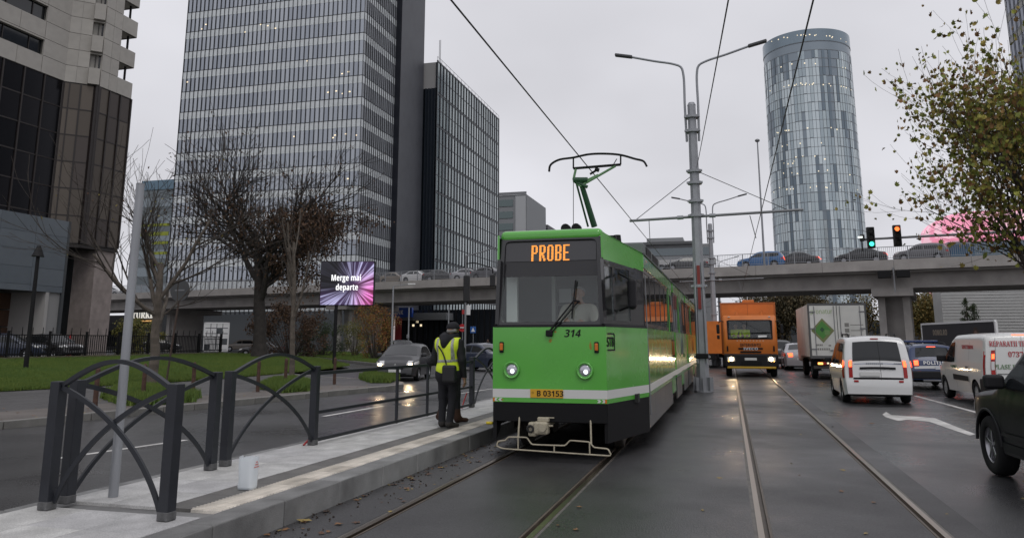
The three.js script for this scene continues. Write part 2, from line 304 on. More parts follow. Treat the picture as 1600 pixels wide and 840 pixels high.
// ---------------------------------------------------------------- tram platform
const PE = z => -3.83 - 0.012 * (z + 8.5), PH = 0.22;                  // platform edge and height
{
  const g = new THREE.Group(); g.name = 'tram_platform'; g.userData.kind = 'structure'; g.position.set(PE(-8.5), 0, -8.5); g.rotation.y = -0.012; scene.add(g);
  const paver = [0, 1, 2, 3].map(k => grain([[0.47, 0.465, 0.455], [0.44, 0.435, 0.43], [0.49, 0.485, 0.47], [0.42, 0.415, 0.415]][k], { n: 256, size: 1.3, fine: 0.5, coarse: 0.3, rough: 0.7, roughVar: 0.1, s: 51 + k, bump: 0.003 }));
  const dark = [0, 1].map(k => grain([[0.125, 0.12, 0.113], [0.14, 0.134, 0.126]][k], { n: 256, size: 0.9, fine: 0.5, coarse: 0.3, rough: 0.65, s: 57 + k }));
  const cream = [0, 1].map(k => grain([[0.6, 0.56, 0.5], [0.53, 0.49, 0.43]][k], { n: 256, size: 0.8, fine: 0.4, coarse: 0.5, rough: 0.7, s: 61 + k }));
  const conc = [0, 1, 2].map(k => grain([[0.2, 0.2, 0.197], [0.18, 0.179, 0.176], [0.22, 0.217, 0.21]][k], { n: 512, size: 1.9, fine: 0.3, coarse: 0.55, rough: 0.7, roughVar: 0.15, s: 65 + k, bump: 0.004 }));
  struct('base_slab', muv(boxAB(-1.92, -0.05, 12, -0.02, PH - 0.03, -32)), conc[1], g);
  seed(31);
  const at = (mesh, x, y, z) => { mesh.position.set(x, y, z); return mesh; };
  const kg = [0, 1, 2].map(k => muv(rbx(0.262, 0.27, 0.992, 0.018).translate(0, 0, k * 3.3)).translate(0, 0, -k * 3.3));
  for (let z = 12, k = 0; z > -32; z -= 1, k++) at(part(g, 'kerb_stone', kg[k % 3], conc[Math.floor(rnd() * 3)]), -0.131 + rr(-0.004, 0.004), PH - 0.135 + rr(-0.002, 0.002), z - 0.5);
  const rib = muv(merge([bx(0.29, 0.05, 0.394), ...Array.from({ length: 8 }, (_, i) => bx(0.288, 0.008, 0.018, 0, 0.029, -0.175 + i * 0.05))]));
  const ZS = 2.55;                                                        // where the strips begin
  const pz = [0, 1, 2].map(k => muv(rbx(0.528, 0.05, 0.594, 0.004, 0, 0, k * 1.7)).translate(0, 0, -k * 1.7));
  const dz = muv(bx(0.276, 0.05, 0.594)), fz = muv(rbx(0.578, 0.05, 0.594, 0.004));
  for (let z = ZS; z > -31.6; z -= 0.4) at(part(g, 'tactile_paver', rib, cream[rnd() < 0.6 ? 0 : 1]), -0.41, PH - 0.029, z - 0.2);
  for (let z = ZS, k = 0; z > -31.6; z -= 0.6, k++) {
    at(part(g, 'dark_paver', dz, dark[k % 2]), -0.702, PH - 0.027, z - 0.3);
    for (const c of [0, 1]) at(part(g, 'paver', pz[(k + c) % 3], paver[Math.floor(rnd() * 4)]), -1.112 - c * 0.532, PH - 0.026 + rr(-0.0015, 0.0015), z - 0.3);
  }
  for (let z = 11.8, k = 0; z > ZS + 0.5; z -= 0.6, k++) {
    at(part(g, 'paver', fz, paver[Math.floor(rnd() * 4)]), -0.554, PH - 0.026, z - 0.3);
    for (const c of [0, 1]) at(part(g, 'paver', pz[(k + c) % 3], paver[Math.floor(rnd() * 4)]), -1.112 - c * 0.532, PH - 0.026 + rr(-0.0015, 0.0015), z - 0.3);
  }
  const bg = muv(rbx(0.13, 0.3, 0.99, 0.015));
  for (let z = 12; z > -32; z -= 1) at(part(g, 'edging_stone', bg, conc[Math.floor(rnd() * 3)]), -1.985, PH - 0.155, z - 0.5);
}
{ // leaf litter and grit swept against the platform, and leaves on the road
  seed(91);
  const leaf = (s) => { const sh = new THREE.Shape(); const n = 10; for (let i = 0; i < n; i++) { const a = i / n * 6.283, r = s * (i % 2 ? 0.55 : 1) * rr(0.8, 1.15); i ? sh.lineTo(Math.cos(a) * r, Math.sin(a) * r) : sh.moveTo(Math.cos(a) * r, Math.sin(a) * r); } const g = new THREE.ShapeGeometry(sh); const p = g.attributes.position; for (let i = 0; i < p.count; i++) p.setZ(i, rr(0, 0.3) * s); g.computeVertexNormals(); return g.rotateX(-Math.PI / 2); };
  const L = [[], [], []];
  const put = (x, z, s, k) => L[k].push(leaf(s).rotateY(rnd() * 6.28).rotateX(rr(-0.1, 0.1)).translate(x, 0.005, z));
  for (let i = 0; i < 90; i++) { const z = -4 - 9 * rnd(); put(PE(z) + 0.05 + Math.pow(rnd(), 2) * 0.6, z, rr(0.015, 0.05), Math.floor(rnd() * 3)); }
  for (let i = 0; i < 46; i++) put(rr(-2, 6), rr(-5, -26), rr(0.015, 0.04), Math.floor(rnd() * 3));
  for (const [u, v, s] of [[475, 815, 0.075], [645, 750, 0.05], [688, 731, 0.045], [900, 828, 0.035], [610, 800, 0.03], [728, 713, 0.04], [1245, 632, 0.08], [1362, 662, 0.06], [905, 793, 0.04], [1317, 735, 0.04]]) { const p = G(u, v); put(p.x, p.z, s, Math.floor(rnd() * 3)); }
  for (let i = 0; i < 160; i++) { const z = -9 - rnd() * 16; L[i % 3].push(leaf(rr(0.02, 0.05)).rotateY(rnd() * 6).translate(-13.05 + 0.13 * (-z - 12) + 0.2 - rnd() * 3, 0.14, z)); }
  [[0.2, 0.1, 0.04], [0.3, 0.22, 0.07], [0.1, 0.05, 0.028]].forEach((c, k) => { const m = single('fallen_leaves', L[k], mat(...c, 0.7, 0, { side: THREE.DoubleSide }), ['tan dead leaves scattered on the wet road and pavement', 'yellow dead leaves scattered on the wet road and pavement', 'dark brown dead leaves scattered on the wet road and pavement'][k], 'leaves'); m.userData.kind = 'stuff'; });
  const grit = []; for (let i = 0; i < 260; i++) { const z = -3.5 - 9.5 * rnd(), s = rr(0.006, 0.02); grit.push(new THREE.TetrahedronGeometry(s).rotateY(rnd() * 6).translate(PE(z) + 0.02 + Math.pow(rnd(), 1.8) * 0.45, s * 0.3, z)); }
  const m = single('grit', grit, mat(0.045, 0.035, 0.028, 0.9), 'dark grit and crumbled soil along the platform foot', 'grit'); m.userData.kind = 'stuff';
}
// ---------------------------------------------------------------- the tram
const ZF = -10.75;
const tram = thing('tram', 'green articulated tram with an orange lit destination display and raised pantograph', 'tram', [TL, 0, ZF]);
{
  const green = phys(0.1, 0.43, 0.05, 0.38, { clearcoat: 0.85, clearcoatRoughness: 0.1 });
  green.map = tex(256, (u, v, i, j) => { const k = 1 + 0.12 * (fbm(u * 5, v * 5, 5, 4, 3) - 0.5); return [0.95 * k, 0.95 * k, 0.95 * k]; }, true, 0.6);
  green.roughnessMap = tex(256, (u, v, i, j) => 0.55 + 0.7 * (fbm(u * 6, v * 6, 6, 4, 13) - 0.4), false, 0.7);
  const white = mat(0.62, 0.62, 0.6, 0.4), blackG = phys(0.014, 0.014, 0.016, 0.25, { clearcoat: 0.6 }), blackM = phys(0.008, 0.008, 0.009, 0.6, { specularIntensity: 0.4 }), skirtM = phys(0.05, 0.047, 0.045, 0.3, { clearcoat: 0.5, clearcoatRoughness: 0.2 });
  const cream = grain([0.4, 0.36, 0.27], { n: 128, size: 0.3, fine: 0.3, coarse: 0.6, rough: 0.6, s: 71 }), roofM = mat(0.09, 0.1, 0.1, 0.6), dk = mat(0.02, 0.02, 0.02, 0.8);
  const TP = 1.6, LEN = 26;
  const wl = d => 0.8 + 0.4 * clamp(d / TP), wu = d => 0.735 + 0.425 * clamp(d / TP);       // half widths below and above the waist
  const hw = (d, y) => y <= 1.79 ? wl(d) : lerp(wl(d) - 0.03, wu(d), clamp((y - 1.79) / 1.1));
  const lean = y => y > 1.79 ? (y - 1.79) * 0.13 + 0.03 : 0;                                // windscreen rakes back
  // one side panel between two depths and two heights
  const side = (s, d0, d1, y0, y1, t = 0.03, o = 0, ya = y0, yb = y1) => {
    const P = (d, y) => V3(s * (hw(d, y) + o), y, -d); const q = [P(d0, y0), P(d1, ya), P(d1, yb), P(d0, y1)];
    return muv(s > 0 ? slab(q[0], q[1], q[2], q[3], t) : slab(q[1], q[0], q[3], q[2], t));
  };
  const front = (x0, x1, y0, y1, t = 0.03, o = 0) => muv(slab([x0, y0, o - lean(y0)], [x1, y0, o - lean(y0)], [x1, y1, o - lean(y1)], [x0, y1, o - lean(y1)], t));
  // lower body, each run of panels
  part(tram, 'front_panel', merge([front(-0.8, 0.8, 0.945, 1.79), front(-0.8, 0.8, 0.77, 0.83)]), green);
  part(tram, 'front_bumper', front(-0.795, 0.795, 0.52, 0.77, 0.1, -0.005), blackM);
  part(tram, 'waist_trim', merge([front(-0.79, 0.79, 1.79, 1.83, 0.05, 0.005), side(1, 0, TP, 1.79, 1.83, 0.05, 0.005), side(-1, 0, TP, 1.79, 1.83, 0.05, 0.005)]), blackM);
  part(tram, 'white_stripe', merge([front(-0.8, 0.8, 0.83, 0.945), side(1, 0, TP, 0.83, 0.945), side(-1, 0, TP, 0.83, 0.945), side(1, TP, 25.6, 0.83, 0.945), side(-1, TP, 25.6, 0.83, 0.945)]), white);
  const secs = [[TP, 7.75], [8.15, 13.1], [13.5, 25.6]];
  for (const s of [1, -1]) {
    part(tram, 'cab_side_panel', merge([side(s, 0, TP, 0.945, 1.79), side(s, 0, TP, 0.77, 0.83)]), green);
    part(tram, 'cab_skirt', side(s, 0.02, TP, 0.26, 0.77, 0.05, -0.006), blackM);
    part(tram, 'cab_roof_panel', side(s, 0.1, TP + 0.02, 2.72, 3.1, 0.03, 0.004, 2.66, 2.95), green);
    part(tram, 'corner_pillar', side(s, 0.0, 0.12, 1.83, 2.74, 0.05, 0.002), blackG);
    const win = (d0, d1, y0 = 1.87, y1 = 2.64, m = M.glass) => { const f = part(tram, 'side_window', side(s, d0, d1, y0, y1, 0.012, -0.012), m); return f; };
    win(0.14, 0.4, 1.88, 2.64, M.pane); win(0.47, 1.02, 1.88, 2.64, M.pane);
    part(tram, 'cab_window_frame', merge([side(s, 0.12, 1.06, 1.83, 1.88), side(s, 0.12, 1.06, 2.63, 2.74, 0.03, 0, 2.63, 2.7), side(s, 0.4, 0.47, 1.88, 2.64), side(s, 1.02, 1.06, 1.88, 2.64)]), blackG);
    part(tram, 'cab_door_panel', side(s, 1.06, TP, 1.83, 2.7, 0.03, 0, 1.83, 2.66), blackG);
    for (const [a, b] of secs) {
      part(tram, 'side_panel', merge([side(s, a, b, 0.945, 1.79), side(s, a, b, 0.77, 0.83)]), green);
      part(tram, 'roof_edge', side(s, a, b, 2.72, 2.93, 0.03, 0.012), green);
      part(tram, 'rain_gutter', side(s, a, b, 2.925, 2.955, 0.03, 0.03), roofM);
      const n = Math.round((b - a) / 1.05), st = (b - a) / n;
      for (let i = 0; i < n; i++) {
        const d = a + i * st, door = (a < 2 && i === n - 1) || (a > 8 && a < 9 && i === 2) || (a > 13 && (i === 3 || i === 8));
        if (door && s > 0) { for (const k of [0, 1]) { const lf = part(tram, 'door', side(s, d + 0.03 + k * st / 2, d + st / 2 - 0.02 + k * st / 2, 0.5, 2.72, 0.03, 0.006), green); part(lf, 'pane', side(s, d + 0.09 + k * st / 2, d + st / 2 - 0.08 + k * st / 2, 1.25, 2.6, 0.012, 0.012), M.glass); } continue; }
        win(d + 0.09, d + st - 0.02, 1.86, 2.66);
        part(tram, 'skirt_panel', side(s, d + 0.006, d + st - 0.006, 0.3, 0.76, 0.03, -0.004), skirtM);
      }
      part(tram, 'window_band', merge([side(s, a, b, 1.8, 1.87, 0.02, -0.004), side(s, a, b, 2.655, 2.73, 0.02, -0.004), ...Array.from({ length: n + 1 }, (_, i) => side(s, Math.max(a, a + i * st - 0.02), Math.min(b, a + i * st + 0.09), 1.87, 2.655, 0.02, -0.004))]), blackG);
    }
    for (const d of [7.75, 13.1]) part(tram, 'bellows', merge(Array.from({ length: 5 }, (_, k) => side(s, d + k * 0.08, d + k * 0.08 + 0.06, 0.4, 2.9, 0.05, k % 2 ? -0.05 : -0.08))), dk);
  }
  // windscreen frame, display and glass
  const rrect = (S, x0, x1, y0, y1, t0, r) => { const k = y => lerp(x1, x1 - t0, (y - y0) / (y1 - y0)); S.moveTo(-k(y0) + r, y0); S.lineTo(k(y0) - r, y0); S.quadraticCurveTo(k(y0), y0, k(y0 + r), y0 + r); S.lineTo(k(y1 - r), y1 - r); S.quadraticCurveTo(k(y1), y1, k(y1) - r, y1); S.lineTo(-k(y1) + r, y1); S.quadraticCurveTo(-k(y1), y1, -k(y1 - r), y1 - r); S.lineTo(-k(y0 + r), y0 + r); S.quadraticCurveTo(-k(y0), y0, -k(y0) + r, y0); };
  const rake = g => { const p = g.attributes.position; for (let i = 0; i < p.count; i++) p.setZ(i, p.getZ(i) - lean(p.getY(i))); g.computeVertexNormals(); return g; };
  { const S = new THREE.Shape(); rrect(S, 0, 0.765, 1.81, 3.07, 0.035, 0.06); const h = new THREE.Path(); rrect(h, 0, 0.705, 1.85, 3.02, 0.03, 0.09); S.holes.push(h);
    part(tram, 'windscreen_frame', rake(new THREE.ExtrudeGeometry(S, { depth: 0.05, bevelEnabled: true, bevelSize: 0.008, bevelThickness: 0.008, bevelSegments: 2, curveSegments: 6 }).translate(0, 0, -0.045)), blackG); }
  part(tram, 'windscreen', front(-0.7, 0.7, 1.85, 2.5, 0.008, -0.02), M.pane);
  const disp = part(tram, 'destination_display', front(-0.68, 0.68, 2.5, 3.01, 0.02, -0.02), phys(0.02, 0.02, 0.022, 0.12));
  part(disp, 'display_window', front(-0.66, 0.66, 2.72, 2.99, 0.01, -0.008), phys(0.055, 0.055, 0.06, 0.2));
  { const font7 = { P: ['111110', '110011', '110011', '110011', '110011', '111110', '110000', '110000', '110000', '110000', '110000'], R: ['111110', '110011', '110011', '110011', '110011', '111110', '111100', '110110', '110110', '110011', '110011'], O: ['011110', '110011', '110011', '110011', '110011', '110011', '110011', '110011', '110011', '110011', '011110'], B: ['111110', '110011', '110011', '110011', '110011', '111110', '110011', '110011', '110011', '110011', '111110'], E: ['111111', '110000', '110000', '110000', '110000', '111110', '110000', '110000', '110000', '110000', '111111'] };
    const p = 0.0153, dots = []; [...'PROBE'].forEach((ch, n) => font7[ch].forEach((row, r) => [...row].forEach((b, c) => { if (b === '1') { const x = -0.275 + (n * 7.6 + c) * p + 0.005, y = 2.94 - r * p * 1.38; dots.push(bx(0.0118, 0.0165, 0.006, x, y, -0.002 - lean(y))); } })));
    part(disp, 'led_text', dots, mat(0.3, 0.1, 0.02, 0.4, 0, { emissive: C(1, 0.36, 0.06), emissiveIntensity: 1.5 })); }
  part(tram, 'roof_visor', rbx(1.5, 0.17, 0.5, 0.075, 0, 3.09, -0.42, 4), green);
  { // roof shell
    const P = [], I = [], ds = [0.3, 0.8, 1.2, TP, 4, 7.8, 12, 18, 25.6], K = 10;
    ds.forEach((d, i) => { for (let k = 0; k <= K; k++) { const t = k / K * 2 - 1, w = hw(d, 2.93) + 0.01, e = d < TP ? lerp(3.09, 2.94, (d - 0.1) / 1.5) : 2.94; P.push(t * w, e + (3.15 - e) * (1 - Math.pow(Math.abs(t), 3)), -d); if (i && k) { const a = (i - 1) * (K + 1) + k - 1, b = a + K + 1; I.push(a, a + 1, b, b, a + 1, b + 1); } } });
    const g = new THREE.BufferGeometry(); g.setAttribute('position', new THREE.Float32BufferAttribute(P, 3)); g.setIndex(I); g.computeVertexNormals(); part(tram, 'roof', g, green); }
  part(tram, 'rear_wall', boxAB(-1.19, 0.3, -25.6, 1.19, 3.0, -25.66), green);
  part(tram, 'floor', [boxAB(-1.1, 0.72, -1.0, 1.1, 0.84, -25.6), boxAB(-0.78, 0.72, -0.1, 0.78, 0.84, -1.0)], dk);
  part(tram, 'cab_partition', boxAB(-1.1, 0.84, -2.2, 1.1, 2.9, -2.25), mat(0.24, 0.25, 0.25, 0.6));
  for (const g of [boxAB(-0.72, 1.6, -0.42, -0.56, 2.9, -0.5), boxAB(-0.3, 1.5, -1.6, -0.24, 2.9, -1.66)]) part(tram, 'cab_pillar', g, mat(0.62, 0.62, 0.58, 0.6));
  part(tram, 'cab_cabinet', boxAB(-0.22, 0.84, -1.7, 0.02, 2.15, -1.95), mat(0.04, 0.045, 0.05, 0.6));
  part(tram, 'notice', boxAB(-0.2, 2.2, -1.69, 0.0, 2.42, -1.7), mat(0.6, 0.6, 0.6, 0.6));
  part(tram, 'dashboard', rbx(1.36, 0.5, 0.36, 0.05, 0, 1.54, -0.3), mat(0.05, 0.05, 0.052, 0.5));
  part(tram, 'driver_seat', [rbx(0.5, 0.12, 0.45, 0.05, 0.28, 1.55, -1.1), rbx(0.46, 0.62, 0.12, 0.05, 0.28, 1.87, -1.36), boxAB(0.2, 0.84, -1.0, 0.36, 1.5, -1.2)], mat(0.03, 0.03, 0.035, 0.8));
  // lamps
  for (const s of [-1, 1]) {
    const L = part(tram, 'headlight', lathe([[0.088, 0], [0.118, 0.0], [0.118, 0.03], [0.104, 0.042], [0.092, 0.03], [0.08, 0.014], [0.08, 0.0]], 32).rotateX(Math.PI / 2).translate(s * 0.515 - 0.01, 1.2, 0), green);
    part(L, 'lens', lathe([[0, 0.03], [0.04, 0.027], [0.066, 0.02], [0.084, 0.004]], 24).rotateX(Math.PI / 2).translate(s * 0.515 - 0.01, 1.2, 0.002), phys(0.5, 0.5, 0.55, 0.08, { metalness: 0.6 }));
    part(L, 'bulb', new THREE.SphereGeometry(0.03, 16, 12).scale(1, 1, 0.5).translate(s * 0.515 + 0.005, 1.185, 0.032), M.headCool);
    const k = part(tram, 'marker_light', rbx(0.06, 0.15, 0.03, 0.012, s * 0.67, 1.51, 0.012), M.black); part(k, 'lens', rbx(0.046, 0.1, 0.03, 0.012, s * 0.67, 1.515, 0.026), M.orangeLens);
    part(tram, 'chevron', [0, 1].map(i => { const S = new THREE.Shape(), x = s * (0.66 + i * 0.065); S.moveTo(x, 0.78); S.lineTo(x + s * 0.035, 0.78); S.lineTo(x + s * 0.06, 0.8); S.lineTo(x + s * 0.035, 0.822); S.lineTo(x, 0.822); S.lineTo(x + s * 0.025, 0.8); return new THREE.ExtrudeGeometry(S, { depth: 0.003, bevelEnabled: false }); }), white);
    part(tram, 'reflector', boxAB(s * 0.795, 0.775, 0.0015, s * 0.72 + s * 0.05, 0.826, 0.004), M.orangeLens);
  }
  const num = part(tram, 'fleet_number', text('314', 0.1, 0.003).applyMatrix4(new THREE.Matrix4().makeShear(0, 0, 0.2, 0, 0, 0)).translate(0.345, 1.7, 0.001), M.black);
  { const pl = part(tram, 'number_plate', rbx(0.46, 0.115, 0.012, 0.005, -0.03, 0.89, 0.006), mat(0.62, 0.34, 0.02, 0.5)); part(pl, 'plate_text', [text('B 03153', 0.075, 0.002).translate(0.02, 0.892, 0.0125), new THREE.TorusGeometry(0.012, 0.002, 4, 12).translate(-0.225, 0.9, 0.0125)], M.black); }
  { // operator's badge on the tapered side
    const a = Math.atan2(0.4, TP), place = g => g.rotateY(Math.PI / 2 - a).translate(hw(0.14, 1.6) + 0.004, 1.585, -0.14), fr = new THREE.Shape(); const q = [[-0.1, 0.12], [0.13, 0.12], [0.16, 0.09], [0.16, -0.12], [-0.1, -0.12], [-0.1, -0.1], [0.14, -0.1], [0.14, 0.085], [0.125, 0.1], [-0.1, 0.1]]; q.forEach(([x, y], i) => i ? fr.lineTo(x, y) : fr.moveTo(x, y));
    part(tram, 'badge', [place(new THREE.ExtrudeGeometry(fr, { depth: 0.003, bevelEnabled: false })), place(text('STB', 0.13, 0.003, font, 0.24).translate(0.0, 0, 0))], M.black); }
  { // rust bleeding through the paint
    seed(88); const blot = (x, y, w, h) => { const S = new THREE.Shape(); for (let i = 0; i < 11; i++) { const a = i / 11 * 6.283, k = rr(0.55, 1.1), px = x + Math.cos(a) * w * k, py = y + Math.sin(a) * h * k; i ? S.lineTo(px, py) : S.moveTo(px, py); } return new THREE.ExtrudeGeometry(S, { depth: 0.0012, bevelEnabled: false }); };
    for (const q of [[0.585, 1.53, 0.022, 0.07], [0.03, 1.6, 0.03, 0.03], [0.1, 1.72, 0.02, 0.02], [-0.66, 0.8, 0.02, 0.012]]) part(tram, 'rust_patch', blot(...q), mat(0.3, 0.2, 0.03, 0.7)); }
  // wiper, mirrors, door rail
  const wp = (x, y, o = 0.035) => [x, y, o - lean(y)];
  part(tram, 'wiper', [rod(wp(-0.01, 1.69, 0.03), wp(0.36, 2.15), 0.012), rod(wp(0.06, 1.72, 0.03), wp(0.43, 2.14), 0.01), rod(wp(0.36, 2.15), wp(0.44, 2.13), 0.014), rod(wp(0.38, 2.43), wp(0.33, 1.9), 0.011), rbx(0.1, 0.09, 0.05, 0.02, 0.02, 1.7, 0.03)], M.black);
  for (const s of [1]) { const m = part(tram, 'mirror', rbx(0.12, 0.44, 0.2, 0.06, s * 1.12, 2.25, -0.42, 3), M.plastic); for (const g of [rod([s * 0.92, 2.55, -0.6], [s * 1.1, 2.45, -0.42], 0.014), rod([s * 0.92, 2.02, -0.55], [s * 1.1, 2.08, -0.42], 0.014)]) part(m, 'mirror_arm', g, M.black); }
  part(tram, 'grab_rail', [rod([wl(1.54) + 0.03, 0.5, -1.62], [wu(1.54) + 0.04, 2.6, -1.62], 0.01)], M.greySteel);
  part(tram, 'side_indicator', rbx(0.1, 0.04, 0.05, 0.018, -0.88, 0.47, -0.12), mat(0.65, 0.5, 0.02, 0.4));
  // underframe
  part(tram, 'underframe', [boxAB(-0.95, 0.34, -1.8, 0.95, 0.7, -7.6), boxAB(-1.0, 0.3, -8.2, 1.0, 0.7, -13), boxAB(-0.95, 0.34, -13.6, 0.95, 0.7, -25.4), boxAB(-0.76, 0.5, -0.12, 0.76, 0.7, -1.8)], dk);
  for (const d of [2.6, 8.0, 13.3, 21.6]) { const b = part(tram, 'bogie', [boxAB(-0.95, 0.25, -d + 0.9, -0.86, 0.5, -d - 0.9), boxAB(0.86, 0.25, -d + 0.9, 0.95, 0.5, -d - 0.9), boxAB(-0.87, 0.3, -d + 0.15, 0.87, 0.48, -d - 0.15)], dk); for (const a of [-0.9, 0.9]) for (const s of [-1, 1]) part(b, 'wheel', lathe([[0.02, 0.06], [0.26, 0.06], [0.335, 0.04], [0.335, -0.05], [0.36, -0.055], [0.36, -0.08], [0.02, -0.08]], 24).rotateZ(-Math.PI / 2 * s).translate(s * 0.745, 0.338, -d + a), mat(0.1, 0.09, 0.08, 0.5, 0.6)); }
  const cp = part(tram, 'coupler', [rbx(0.2, 0.17, 0.16, 0.03, -0.1, 0.44, 0.02), rbx(0.12, 0.19, 0.2, 0.03, -0.22, 0.42, -0.02), cyl(0.05, 0.05, 0.1, 12, 0, 0, 0).rotateX(Math.PI / 2).translate(-0.06, 0.45, 0.06), rbx(0.16, 0.06, 0.1, 0.015, -0.07, 0.55, 0.02), rod([-0.14, 0.575, 0.04], [0.08, 0.575, 0.04], 0.008), rod([-0.3, 0.45, 0.03], [0.06, 0.47, 0.03], 0.012), rod([-0.08, 0.45, 0], [0, 0.55, -0.5], 0.06)], cream);
  part(cp, 'coupler_socket', lathe([[0.05, 0], [0.055, 0.02], [0.03, 0.03], [0.028, 0]], 14).rotateX(Math.PI / 2).translate(-0.24, 0.43, 0.08), dk);
  part(tram, 'lifeguard', [tube([[-0.72, 0.19, 0.06], [-0.7, 0.25, 0.06], [-0.6, 0.265, 0.06], [-0.55, 0.31, 0.06], [-0.3, 0.31, 0.06], [-0.22, 0.225, 0.06], [0.22, 0.225, 0.06], [0.3, 0.29, 0.06], [0.55, 0.28, 0.06], [0.62, 0.215, 0.06], [0.8, 0.2, 0.06], [0.83, 0.15, 0.06], [0.8, 0.115, 0.06], [-0.6, 0.155, 0.06]], 0.0105, 160, 8, true, 0.15), rod([-0.42, 0.31, 0.05], [-0.42, 0.7, -0.05], 0.013), rod([0.58, 0.26, 0.05], [0.56, 0.7, -0.05], 0.013), rod([-0.42, 0.15, 0.06], [-0.42, 0.31, 0.06], 0.01), rod([0.08, 0.13, 0.06], [0.08, 0.225, 0.06], 0.01), rod([0.56, 0.12, 0.06], [0.56, 0.28, 0.06], 0.01)], cream);
  // roof equipment and pantograph
  part(tram, 'roof_horn', [cyl(0.07, 0.07, 0.12, 14).rotateX(Math.PI / 2).translate(0.3, 3.24, -0.7), cyl(0.07, 0.07, 0.12, 14).rotateX(Math.PI / 2).translate(0.14, 3.24, -0.7)], M.black);
  const cab = part(tram, 'roof_cabinet', rbx(1.5, 0.34, 3.6, 0.04, 0.15, 3.3, -6.2), mat(0.14, 0.15, 0.155, 0.55)); part(cab, 'vent', [boxAB(0.905, 3.2, -4.8, 0.915, 3.42, -5.8), boxAB(0.905, 3.2, -6.2, 0.915, 3.42, -7.4)], M.black);
  part(tram, 'roof_cabinet', rbx(1.2, 0.28, 2.2, 0.04, 0.2, 3.27, -10.6), roofM); part(tram, 'roof_cabinet', rbx(1.2, 0.28, 3, 0.04, 0.2, 3.27, -17.5), roofM);
  const pg = new THREE.Group(); pg.name = 'pantograph'; tram.add(pg);
  const zp = -13.4, L = (u, v, dz = 0) => { const p = AZ(u, v, zp + dz); return V3(p.x - TL, p.y, p.z - ZF); };
  const dgreen = mat(0.02, 0.07, 0.035, 0.5), lgreen = mat(0.16, 0.3, 0.15, 0.5);
  part(pg, 'base_frame', [rbx(0.9, 0.06, 0.9, 0.02, 0.25, 3.2, -2.7), boxAB(-0.15, 3.15, -2.3, 0.0, 3.3, -2.4), boxAB(0.5, 3.15, -2.3, 0.65, 3.34, -2.45), cyl(0.08, 0.06, 0.22, 12, 0.6, 3.2, -2.9)], M.black);
  part(pg, 'lower_arm', [rod(L(929, 354, -0.3), L(907, 282), 0.055, 0.045), rod(L(919, 354, -0.3), L(901, 287), 0.018)], dgreen);
  part(pg, 'knee', [rod(L(896, 281), L(918, 281), 0.05), rod(L(899, 284), L(918, 292), 0.03)], dgreen);
  part(pg, 'upper_arm', [rod(L(896, 281), L(900, 263), 0.022), rod(L(908, 290), L(962, 259), 0.022), rod(L(896, 282), L(908, 291), 0.022), rod(L(918, 281), L(935, 273), 0.02)], lgreen);
  part(pg, 'pull_rope', rod(L(896, 350, -0.2), L(896, 285), 0.006), M.black);
  const bow = dz => tube([L(858, 268, dz), L(860, 258, dz), L(872, 250, dz), L(896, 246, dz), L(920, 241, dz), L(945, 240, dz), L(970, 242, dz), L(992, 248, dz), L(1006, 252, dz), L(1011, 260, dz)], 0.02, 60, 6);
  part(pg, 'collector_bow', [bow(0.16), bow(-0.16)], M.black);
  part(pg, 'head_frame', [rod(L(896, 263), L(970, 257), 0.024), rod(L(896, 263), L(896, 247), 0.014), rod(L(970, 257), L(970, 243), 0.014), rod(L(896, 247, 0.16), L(896, 247, -0.16), 0.014), rod(L(970, 243, 0.16), L(970, 243, -0.16), 0.014), rod(L(958, 258), L(964, 248), 0.008)], M.black);
  part(pg, 'spring', [rod(L(922, 272), L(935, 264), 0.02), rod(L(930, 264), L(936, 266), 0.035)], M.black);
}
